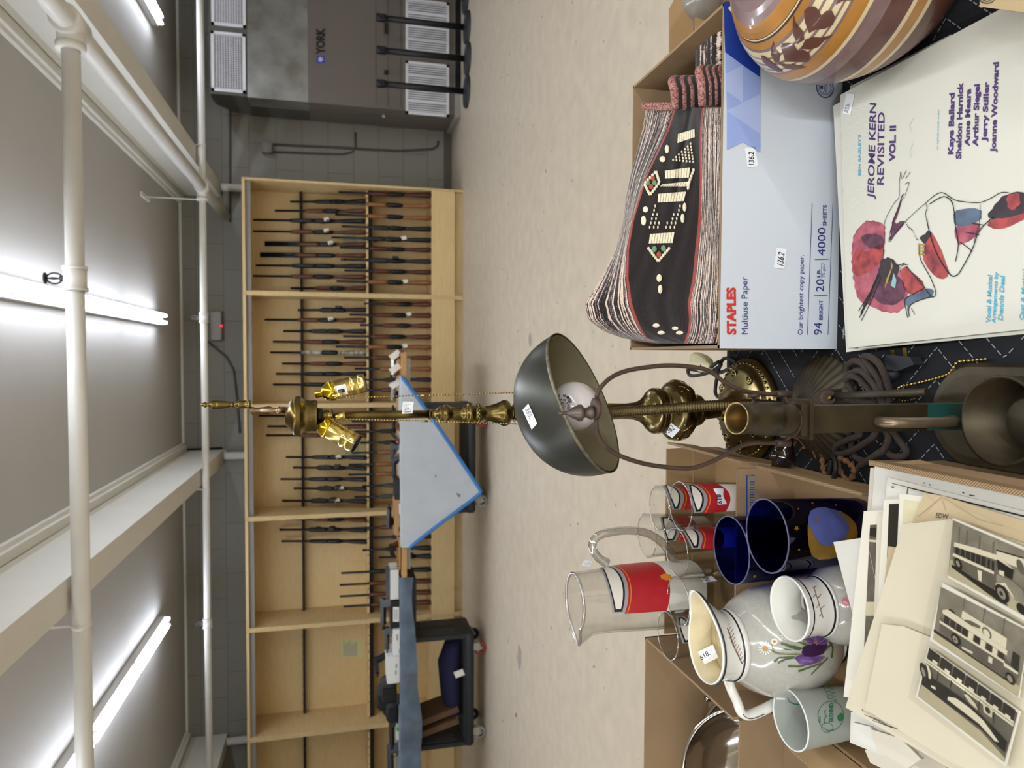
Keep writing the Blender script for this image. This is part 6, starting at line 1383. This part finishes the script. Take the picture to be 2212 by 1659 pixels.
def fin(lst, m, x): pp = prof_px(lst); k.lathe(pp, (x, LY, TZ), m, 22, flute=(10, .10, lz(584), lz(553)) if m is PINKB else None)
k = MB(); fin([(617,7.5),(604,7.5),(602,8.7),(600,6),(597,5),(590,5.5),(586,8),(582,8.4),(566,6.5),(553,5),(550,7),(548,7.6),(545,8),(542,9.5)], PINKB, (LX+FX_)/2)
fin([(542,9),(539,10),(536,8.6),(520,8.6),(517,10.3),(514,8),(508,4),(505,5),(503,7),(500,5),(497,5.2),(490,7.5),(478,9.2),(468,9.8),(466,9.5),(465,10.6),(462,9.6),(459,10.6),(456,10),(452,5.5),(448,3.6),(446,5),(443,6.4),(440,4.8),(437,3.8),(434,3)], BRASSD, FX_); k.build('finial', t)
def socket(p0, p1, tow, rpx, par):
    a, b = at(*p0, Y=LY-.008), at(*p1, Y=LY-.008); d = (b-a); L = d.length; d = (d.normalized()+V3((0,-tow,0))).normalized(); r = msize(rpx, a)
    k = MB(); k.lathe([(r*.34,0),(r*.36,L*.13),(r*.62,L*.16),(r*.92,L*.24),(r*1.02,L*.31),(r*1.02,L*.38),(r*.98,L*.40)], a, GOLDM, 30, axis=d); s = k.build('socket_cap', par)
    for i in range(14): pass
    k = MB(); k.lathe([(r*.95,L*.39),(r*.95,L*.68),(r*.90,L*.70),(r*.95,L*.725),(r*.95,L*.84),(r*.91,L*.86),(r*.95,L*.88),(r*.95,L)], a, GOLDL, 36, axis=d, cap0=False, cap1=False, flute=(9,.03,L*.72,L*.9)); k.lathe([(r*.90,L*1.012),(r*.955,L*1.012),(r*.955,L*.97)], a, CARDT, 30, axis=d, cap0=False, cap1=False); k.lathe([(r*.89,L*1.01),(r*.86,L*.7),(r*.1,L*.68)], a, BAKE, 30, axis=d, cap0=False, cap1=True)
    for i in range(16):
        an = 2*PI*i/16; ax = d.orthogonal().normalized(); ay = d.cross(ax); k.ball(a+d*L*.37+(ax*math.cos(an)+ay*math.sin(an))*r*1.02, r*.06, GOLDM, 6, 4)
    k.build('socket_shell', par); return a, b, d, r, L
s1 = socket((681,853), (789,827), .05, 21.5, t); s2 = socket((677,907), (772,957), .28, 22.5, t)
k = MB(); a, b, d, r, L = s1; c = a+d*L*.52-V3((0,1,0))*r*.95; side = d.cross(V3((0,-1,0))).normalized(); k.obox(c+side*r*.1, d*L*.10, side*r*.52, V3((0,1,0))*.0012, W_STK)
text3(k, '1', c+d*L*.05+side*r*.35-V3((0,.0014,0)), c+d*L*.05+side*r*.0-V3((0,.0014,0)), c-d*L*.07+side*r*.35-V3((0,.0014,0)), (0,-1,0), INK, .02); k.build('price_sticker', t)
BEAD = mat('chain_brass', '#b39b58', .25, metal=1)
def chain(pts, rr, step, par, m, joints=()):
    P = smooth_path(pts, 12); k = MB(); d = 0; prev = P[0]; n = 0; k.tube(P, rr*.28, m, 5)
    for i in range(1, len(P)):
        seg = (P[i]-P[i-1]).length; x = 0
        while d+seg-x >= step:
            x += step-d; d = 0; c = P[i-1]+(P[i]-P[i-1]).normalized()*x; n += 1
            k.ball(c, rr*(1.0 if n not in joints else 1.0), m, 7, 5)
            if n in joints: k.tube([c, c+(P[i]-P[i-1]).normalized()*step*2], rr*1.15, m, 8)
        d += seg-x
    return k.build('pull_chain', par)
for pts, (sx, sy), j in (([(728,857),(770,858),(900,854.5),(1000,851.5),(1118,848)], (722,856), 27), ([(736,905),(775,906),(900,909),(1000,912),(1120,916)], (728,901), 26)):
    P = [at(*p, Y=LY-.03) for p in pts]; chain(P, msize(2.3, P[0]), msize(6.7, P[0]), t, BEAD, (j,))
    k = MB(); c = at(sx, sy, Y=LY-.03); k.lathe([(.003,0),(.0035,.006),(.0062,.012),(.0055,.013),(.003,.006)], c-V3((0,0,-.002)), GOLDL, 14, axis=(.2,0,-1), cap1=False); k.build('chain_bell', t)
k = MB(); plq = V3((.1,-1,.35)).normalized(); pz = at(1452, 932, Y=LY-.052); sticker(k, [(1438,937),(1450,914),(1469,928),(1452,946)], '1362', ((1441,938.5),(1457.5,927)), (1434,929), plane=(pz, plq)); k.build('price_sticker', t)
IVP = mat('ivory_plug', '#c9c49c', .5)
k = MB(); pz = TZ+.022; a, b = at(1497, 775, Z=pz), at(1536, 793, Z=pz); d = (b-a).normalized(); s_ = V3((-d.y, d.x, 0)); rg = []
for f, w_, h_ in ((0,.010,.007),(.15,.0145,.0095),(.6,.0155,.010),(.85,.012,.009),(1,.006,.005)): c = a+(b-a)*f; rg.append([c+s_*w_*math.copysign(abs(math.cos(x))**.5, math.cos(x))+V3((0,0,1))*h_*math.copysign(abs(math.sin(x))**.5, math.sin(x)) for x in [2*PI*(j+.5)/12 for j in range(12)]])
k.rings(rg, IVP, smooth=False); pg = k.build('plug', t)
k = MB(); k.ball(a+(b-a)*.72-s_*.002+V3((0,0,.009)), .0022, BAKE, 8, 6); k.build('plug_screw', pg)
k = MB(); k.tube(smooth_path([at(1536,793,Z=pz), at(1552,782,Z=TZ+.02), at(1556,790,Z=TZ+.012), at(1530,805,Z=TZ+.02), at(1495,812,Z=TZ+.03), at(1486,803,Z=TZ+.03), at(1492,798,Z=TZ+.02), at(1540,806,Z=TZ+.006), at(1568,800,Z=TZ+.006), at(1590,782,Z=TZ+.006), at(1560,778,Z=TZ+.006), at(1545,845,Z=TZ+.006), at(1560,862,Z=TZ+.012)], 6), .0032, CORDK, 8); k.build('power_cord', t)
# --- gooseneck lamp with dome shade
SC_ = at(1264, 868, Y=.862); SN = (RT*.38+DN*.85-FW*.36).normalized(); SR = msize(160, SC_); SH = SR*.92
SHO = mat('shade_slate', '#4d4e49', .38, metal=.55, col2='#3c3d38', scale=14, contrast=(.35,.7)); SHI = mat('shade_inside', '#8f876a', .45, metal=.15, col2='#766f56', scale=12, contrast=(.35,.7)); RIMW = mat('worn_rim', '#6f6a58', .4, metal=.5, var=.4, scale=160)
GB = at(1786, 881, Z=TZ); GB = V3((GB.x, GB.y, TZ))
t = thing('gooseneck_lamp', GB, 'old gooseneck desk lamp with grey metal dome shade and round white bulb', 'desk lamp')
def domeprof(r, h, n=16): return [(r*math.cos(PI/2*i/n)**.85 if i < n else .0004, -h*math.sin(PI/2*i/n)) for i in range(n+1)]
k = MB(); k.lathe(domeprof(SR, SH), SC_, SHO, 56, axis=SN, cap0=False, cap1=True); k.lathe([(SR, 0),(SR*1.012, .0008),(SR*1.012,-.0025),(SR,-.004)], SC_, RIMW, 56, axis=SN, cap0=False, cap1=False)
q_ = k.build('lamp_shade', t)
k = MB(); k.lathe([(r*.985, h*.985) for r, h in domeprof(SR, SH)], SC_, SHI, 56, axis=SN, cap0=False, cap1=True); k.build('inner_surface', q_)
def dome_hit(x, y, lift=.001):
    d = ray(x, y); d = d.normalized()
    for i in range(4000):
        P = EYE+d*(.70+i*.0001); v = P-SC_; h = v.dot(SN); 
        if h > .002 or h < -SH: continue
        r = (v-SN*h).length; a = math.asin(min(1, -h/SH if h < 0 else 0)); R_ = SR*max(math.cos(a), 0)**.85
        if r <= R_+lift: return P
    return None
k = MB(); qd = [(1128.8,885.7),(1141.3,871.6),(1160.5,915.1),(1148.3,928.1)]; n = 5; vs = []; ok = True
for i in range(n+1):
    for j in range(n+1):
        u, v = i/n, j/n; x = (qd[0][0]*(1-u)+qd[1][0]*u)*(1-v)+(qd[3][0]*(1-u)+qd[2][0]*u)*v; y = (qd[0][1]*(1-u)+qd[1][1]*u)*(1-v)+(qd[3][1]*(1-u)+qd[2][1]*u)*v
        P = dome_hit(x, y); vs.append(P or SC_)
k.add(vs, [(i*(n+1)+j, (i+1)*(n+1)+j, (i+1)*(n+1)+j+1, i*(n+1)+j+1) for i in range(n) for j in range(n)], W_STK, True)
gv, gf = glyphs('355.', .01); x0, x1 = min(v[0] for v in gv), max(v[0] for v in gv); ch = cap_h(); out = []
for u, v in gv:
    f, g = (u-x0)/(x1-x0), v/ch; out.append(dome_hit(1134+8.5*f+8.5*g, 884+21*f-3.6*g, .0018) or SC_)
k.add(out, gf, INKG); k.build('price_sticker', t)
BULB = mat('bulb_white', '#d9d4d6', .12, coat=.6, var=.02, scale=8); BC = SC_-SN*.016+V3((0,0,0)); br = msize(54, BC)
k = MB(); k.ball(BC, br, BULB, 32, 22); bo = k.build('bulb', t)
k = MB(); k.lathe([(.013,0),(.0135,.03),(.011,.034)], BC-SN*(br+.024), BRASSD, 18, axis=SN); k.build('bulb_socket', t)
def bulb_hit(x, y, lift=.0004):
    d = ray(x, y).normalized(); oc = EYE-BC; b_ = oc.dot(d); c_ = oc.dot(oc)-(br+lift)**2; D_ = b_*b_-c_
    return EYE+d*(-b_-math.sqrt(max(D_, 0)))
k = MB(); INKP = mat('bulb_print', '#2c2733', .5)
def btext(s, a, b, tp):
    vs, fs = glyphs(s, .015); x0, x1 = min(v[0] for v in vs), max(v[0] for v in vs); k.add([bulb_hit(a[0]+(b[0]-a[0])*(u-x0)/(x1-x0)+(tp[0]-a[0])*v/ch, a[1]+(b[1]-a[1])*(u-x0)/(x1-x0)+(tp[1]-a[1])*v/ch, .0006) for u, v in vs], fs, INKP)
def bd(x, y): return (1090+x/4.253, 700+y/4.253)
btext('USA', bd(598,800), bd(600,735), bd(575,800)); btext('GE', bd(548,745), bd(548,715), bd(520,745)); btext('60W', bd(600,725), bd(596,695), bd(582,725)); btext('MADE IN', bd(510,800), bd(500,745), bd(492,800))
for a0, s in ((-75,'SOFT'),(10,'WHITE')):
    for i, chh in enumerate(s):
        a = math.radians(a0+i*17); x, y = 532+62*math.sin(a), 730-62*math.cos(a)
        ux, uy = math.cos(a)*12, math.sin(a)*12; btext(chh, bd(x-ux, y-uy), bd(x+ux, y+uy), bd(x-ux+math.sin(a)*24, y-uy-math.cos(a)*24))
rgp = [bulb_hit(*bd(532+34*math.cos(a), 730+34*math.sin(a)), .0006) for a in [2*PI*i/20 for i in range(20)]]; k.tube(rgp, .0003, INKP, 4, closed=True)
for x, y in ((500,700),(520,690),(545,692),(556,695),(575,725)): k.ball(bulb_hit(*bd(x, y)), .0007, INKP, 6, 4)
k.build('bulb_print', bo)
goose = smooth_path([V3((GB.x, GB.y, TZ+.03)), at(1700,880,Y=.866), at(1640,874,Y=.874), at(1560,875,Y=.893), at(1480,880,Y=.915), at(1400,886,Y=.937), at(1330,891,Y=.955), at(1268,900,Y=.968), at(1225,905,Y=.962), SC_-SN*SH*.92], 14)
k = MB(); G3 = []
for i in range(len(goose)-1):
    for j in range(3): G3.append(goose[i]+(goose[i+1]-goose[i])*j/3)
k.tube(G3, [msize(11.5, p)*(1.05 if i % 3 else .90) for i, p in enumerate(G3)], mat('goose_brown', '#5f5136', .36, metal=.9, var=.2, scale=60), 14); k.build('gooseneck', t)
k = MB(); sp_ = [(.066,0),(.068,.004),(.064,.010),(.052,.020),(.034,.030),(.018,.037),(.012,.044),(.010,.052)]; rg = []
for r, h in [(p.x, p.y) for p in smooth_path([(a, b, 0) for a, b in sp_], 4)]:
    rg.append([GB+V3(((r*(1+.025*math.cos(34*(2*PI*i/170)+ (h*60)))*math.cos(2*PI*i/170))*1.05, (r*(1+.025*math.cos(34*(2*PI*i/170)+h*60)))*math.sin(2*PI*i/170), h)) for i in range(170)])
k.rings(rg, BRZD); k.build('shell_base', t)
k = MB(); c = at(1787, 858, Z=TZ+.06); k.lathe([(.008,-.006),(.010,-.004),(.010,.004),(.008,.006)], c, RUST, 18, axis=(0,-1,.3)); k.lathe([(.003,0),(.0035,.004),(.001,.006)], c+V3((0,-.006,.002)), BRASSD, 10, axis=(0,-1,.3)); k.obox(c+V3((-.012,.006,-.012)), (.02,0,.004), (0,.006,0), (-.002,0,.012), BRZD); k.build('hinge', t)
k = MB(); k.tube([at(1790,856,Z=TZ+.055), at(1900,851,Z=TZ+.045), at(2003,847,Z=TZ+.038)], [.0042,.0042,.0046], BRZD, 10); k.build('arm_rod', t)
def zs_(p, z): return at(*p, Z=TZ+z)
c2 = lambda a, b: (1520+a/3.197, 730+b/3.197)
loops = [((560,440),.02),((760,400),.02),((1010,430),.02),((1180,440),.012),((1160,380),.018),((1110,320),.022),((1060,275),.026),((1010,265),.022),((990,300),.014),((1020,360),.012),((1060,440),.010),((1120,470),.010),((1190,380),.014),((1150,260),.026),((1090,175),.03),((1035,160),.028),((995,195),.02),((1005,245),.018),((1080,225),.03),((1150,290),.028),((1200,360),.024),((1225,440),.016),((1250,470),.012),((1290,400),.014),((1265,300),.024),((1225,200),.032),((1180,150),.034),((1130,125),.03),((1100,140),.026),((1140,190),.03),((1210,290),.026),((1235,400),.016),((1230,560),.012),((1260,650),.012),((1275,700),.016),((1230,790),.018),((1140,845),.02),((1060,830),.016),((1025,760),.012),((1015,680),.01),((1010,600),.01),((1050,640),.016),((1080,670),.02),((990,705),.02),((920,740),.018),((905,775),.014),((940,800),.012),((1020,780),.018),((1100,735),.022),((1165,690),.024),((1190,650),.02),((1200,610),.016),((1300,650),.01),((1350,710),.01),((1400,780),.01),((1370,820),.01),((1300,815),.012),((1245,775),.012),((1200,800),.022),((1130,850),.024),((1075,885),.02)]
k = MB(); k.tube(smooth_path([zs_(c2(*p), z) for p, z in loops], 6), .0041, CORDB, 8); k.build('power_cord', t)
k = MB(); P = [zs_(c2(*p), z) for p, z in (((1245,165),.012),((1300,130),.016),((1400,140),.016),((1450,190),.012),((1390,225),.012),((1330,255),.01),((1270,235),.01))]; pc = zs_(c2(1345,190), .010)
k.slab([p for p in [zs_(c2(*q), .018) for q in ((1243,150),(1262,118),(1425,130),(1452,185),(1330,232),(1262,215))]], (0,0,1), .014, mat('rubber_black','#23262a',.6)); k.tube([zs_(c2(1300,225),.011), zs_(c2(1310,262),.009), zs_(c2(1290,290),.006)], [.010,.007,.004], MATS['rubber_black'], 10); pg = k.build('plug', t)
for p in ((1312,128),(1395,113)):
    k = MB(); c = zs_(c2(*p), .014); k.obox(c, (.0075,0,.001), (0,.0030,0), (0,0,.0009), BEAD); k.build('prong', pg)
P = [zs_(c2(*p), z) for p, z in (((1340,355),.03),((1365,335),.022),((1430,320),.008),((1500,305),.005),((1600,280),.005),((1690,248),.006),((1725,205),.008),((1760,165),.008),((1850,156),.006),((1950,146),.006))]
chain(P, .0021, .0049, t, BEAD, (44,)); P = [zs_(c2(*p), .005) for p in ((1335,415),(1365,435),(1420,430),(1460,420))]; chain(P, .0019, .0046, t, BRASSD)
# --- bronze lamp with harp
HY = .605; HX = at(1735, 905, Y=HY).x
def hz_(x): return at(x, 905, Y=HY).z
HB = V3((HX, .575, TZ)); 
t = thing('bronze_lamp', HB, 'squat bronze lamp with wire harp, bare bulb socket, flat post and green patina', 'table lamp')
k = MB(); by0, by1 = .44, .662; rg = []
for z, ins in ((TZ, .0),(TZ+.006, 0),(TZ+.011,.004),(TZ+.012,.012)):
    pts = []
    for i in range(40):
        a = 2*PI*i/40; ca, sa = math.cos(a), math.sin(a); ex = .055-ins; ey = .055-ins; cy = by1-.055 if sa > 0 else by0+.055
        pts.append(V3((HX+ex*ca, cy+ey*sa, z)))
    rg.append(pts)
k.rings(rg, BRZ, smooth=False); k.build('base', t)
k = MB(); cc = V3((HX+.003, .525, TZ+.012)); cr = .0405; k.lathe([(cr,0),(cr,.050),(cr*1.03,.052),(cr*1.03,.054),(cr*.96,.054),(cr*.94,.004),(.001,.004)], cc, BRZ, 44, cap0=False); k.build('cup', t)
k = MB(); k.lathe([(.022,.004),(.022,.040),(.020,.042),(.001,.042)], cc+V3((0,-.016,0)), BRZD, 28); k.build('cup_core', t)
k = MB(); pw_ = .0132; zt1, zb1 = hz_(1737), TZ+.012
zp = hz_(1990); k.box((HX-pw_, HY-.008, zp), (HX+pw_, HY+.008, zt1), BRZ); k.box((HX-pw_, HY-.008, zb1), (HX+pw_, HY+.008, zp), PATINA); k.build('post', t)
k = MB(); k.slab([(HX-.019,HY-.0145,zt1+.004),(HX+.019,HY-.0145,zt1+.004),(HX+.019,HY+.0145,zt1+.004),(HX-.019,HY+.0145,zt1+.004)], (0,0,1), .004, BRZ); k.box((HX-.0155,HY-.012,zt1+.004), (HX+.0155,HY+.012,zt1+.012), BRZ); k.build('post_cap', t)
k = MB(); hh = [V3((HX-.003, HY-.008, hz_(1884))), V3((HX-.003, HY-.020, hz_(1886))), V3((HX-.003, HY-.026, hz_(1905))), V3((HX-.003, HY-.027, hz_(1960))), V3((HX-.003, HY-.026, hz_(2010))), V3((HX-.003, HY-.018, hz_(2030))), V3((HX-.003, HY-.008, hz_(2032)))]; k.tube(smooth_path(hh, 5), .0053, mat('polished_bronze', '#857561', .32, metal=.7, var=.15, scale=60), 12); k.build('loop_handle', t)
k = MB(); ax = V3((.05,-.28,1)).normalized(); sb = V3((HX, HY, zt1+.012)); k.lathe([(.0085,0),(.0145,.004),(.0155,.010),(.0158,.026),(.0150,.028),(.0158,.029),(.0152,.050),(.0140,.058),(.0138,.066),(.0146,.068),(.0146,.074),(.0138,.076)], sb, BRZ, 36, axis=ax, cap1=False); so = k.build('bulb_socket', t)
k = MB(); 
TH = mat('socket_thread', '#b9a070', .3, metal=.9)
k.lathe([(.0146,.0768),(.0138,.0772)]+[(.0136-.0017*(i % 2), .076-.0024*i) for i in range(13)]+[(.002,.046)], sb, TH, 30, axis=ax, cap0=False, cap1=True); k.build('thread', so)
k = MB(); c = at(1628, 858, Y=HY); k.tube([c+V3((-.012,0,0)), c], .0016, RUST, 8); k.lathe([(.0055,0),(.006,.002),(.0035,.005)], c, RUST, 14, axis=(1,0,.1)); k.build('turn_key', so)
k = MB(); hp = [(1702,872),(1697,862),(1688,851),(1660,851),(1620,847),(1600,843),(1582,835),(1560,822),(1535,803),(1505,794),(1450,789.5),(1400,793),(1350,802),(1318,817),(1297,838),(1288,858)]; hq = [(1288,905),(1289,930),(1298,952),(1314,969),(1340,985),(1385,1000),(1430,1008),(1485,1012),(1520,1004),(1560,986),(1600,964),(1630,957),(1670,957),(1695,952),(1704,943),(1708,935)]
for pth in (hp, hq): k.tube(smooth_path([at(*p, Y=HY-.002) for p in pth], 5), msize(4.9, at(1500,800,Y=HY)), RUST, 10)
for y_, s_ in ((851,1),(957,-1)): k.tube([at(1676,y_,Y=HY-.002), at(1706,y_,Y=HY-.002)], .0034, RUST, 10)
k.lathe([(.0175,-.001),(.0175,.001)], at(1700,908,Y=HY), RUST, 24, axis=ax)
rgc = at(1287, 882, Y=HY-.002); k.lathe([(.0095,0),(.0102,.0012),(.0095,.004),(.004,.004)], rgc-V3((0,0,.002)), RUST, 22); k.build('harp', t)
k = MB(); fz = lambda x: at(x, 890, Y=HY-.002).z; fxc = at(1250, 892, Y=HY-.002).x; F = [(1284,10),(1279,15.5),(1274,15),(1268,11),(1262,10.5),(1259,13.5),(1256,18),(1250,18.5),(1246,15.5),(1240,13.5),(1232,8.5),(1226,5),(1219,3.6),(1214,4.4),(1210,4.2),(1207,2)]
k.lathe(sorted([(msize(r, rgc), fz(x)) for x, r in F], key=lambda p: p[1]), (fxc, HY-.002, 0), mat('pewter_brown','#5c534c',.4,metal=.6), 24); k.build('finial', t)
k = MB(); ppoly(k, [(2133,968),(2155,978),(2147,989)], W_STK, .0006, Z=TZ+.0135); k.build('price_sticker', t)
k = MB(); fr_p = [((640,690),.012),((720,680),.02),((760,740),.018),((815,785),.012),((820,860),.01),((835,935),.01),((880,985),.012),((960,1000),.012),((1025,965),.014),((1035,900),.018),((985,850),.018),((935,830),.012),((935,890),.01),((970,960),.008),((1010,985),.008)]
k.tube(smooth_path([zs_(c2(*p), z) for p, z in fr_p], 6), [.0034+.0012*math.sin(i*1.7) for i in range(14*6+1)], CORDT, 8)
for i in range(12): c = zs_(c2(640+random.uniform(-30,110), 690+random.uniform(-20,70)), .014); k.tube([c, c+V3((random.uniform(-.02,.02), random.uniform(-.015,.015), random.uniform(-.004,.012)))], [.0022,.0012], CORDT, 5)
k.build('frayed_cord', t)
k = MB(); k.tube(smooth_path([zs_(c2(*p), z) for p, z in (((840,745),.01),((880,790),.014),((908,850),.018),((910,920),.02),((890,985),.016),((862,1010),.01),((858,965),.008),((872,900),.008),((880,840),.008))], 6), .0032, CORDK, 8); k.build('inner_cord', t)
t = thing('pear_switch', zs_(c2(550,862), 0), 'glossy black pear-shaped cord switch lying beside the cardboard flap', 'switch')
k = MB(); DKW = mat('black_lacquer', '#1a1310', .12, coat=.8); c = zs_(c2(548,826), .030); d = (zs_(c2(580,735), .026)-c).normalized(); k.lathe([(.001,-.0175),(.007,-.0163),(.0125,-.0125),(.0163,-.0065),(.0175,.000),(.016,.007),(.012,.014),(.008,.021),(.0058,.028),(.0055,.036)], c, DKW, 28, axis=d); k.build('bulb_grip', t)
k = MB(); k.lathe([(.0062,.036),(.0062,.042),(.004,.044)], c, CORDK, 14, axis=d); k.build('collar', t)
# ================================================================= camera, exposure
cam = bpy.data.cameras.new('camera'); co = bpy.data.objects.new('camera', cam); C.objects.link(co)
cam.sensor_width = 36; cam.lens = FPX*36/2212; cam.clip_start = .02; cam.clip_end = 60
M4 = Matrix.Identity(4)
for i, a in enumerate((DN, RT, -FW)):
    for j in range(3): M4[j][i] = a[j]
M4.translation = EYE; co.matrix_world = M4
cam.dof.use_dof = True; cam.dof.focus_distance = .92; cam.dof.aperture_fstop = 10
sc = bpy.context.scene; sc.camera = co
w = bpy.data.worlds.new('World'); sc.world = w; w.use_nodes = True
w.node_tree.nodes['Background'].inputs[0].default_value = (.8,.82,.85,1); w.node_tree.nodes['Background'].inputs[1].default_value = .05
sc.view_settings.view_transform = 'Standard'; sc.view_settings.look = 'None'; sc.view_settings.gamma = 1; sc.view_settings.exposure = EXPO
sc.view_settings.use_curve_mapping = False
sc.cycles.max_bounces = 10; sc.cycles.transparent_max_bounces = 16; sc.cycles.transmission_bounces = 12; sc.cycles.diffuse_bounces = 4
sc.cycles.use_denoising = True; sc.cycles.caustics_reflective = False; sc.cycles.caustics_refractive = False
sc.cycles.sample_clamp_indirect = 6
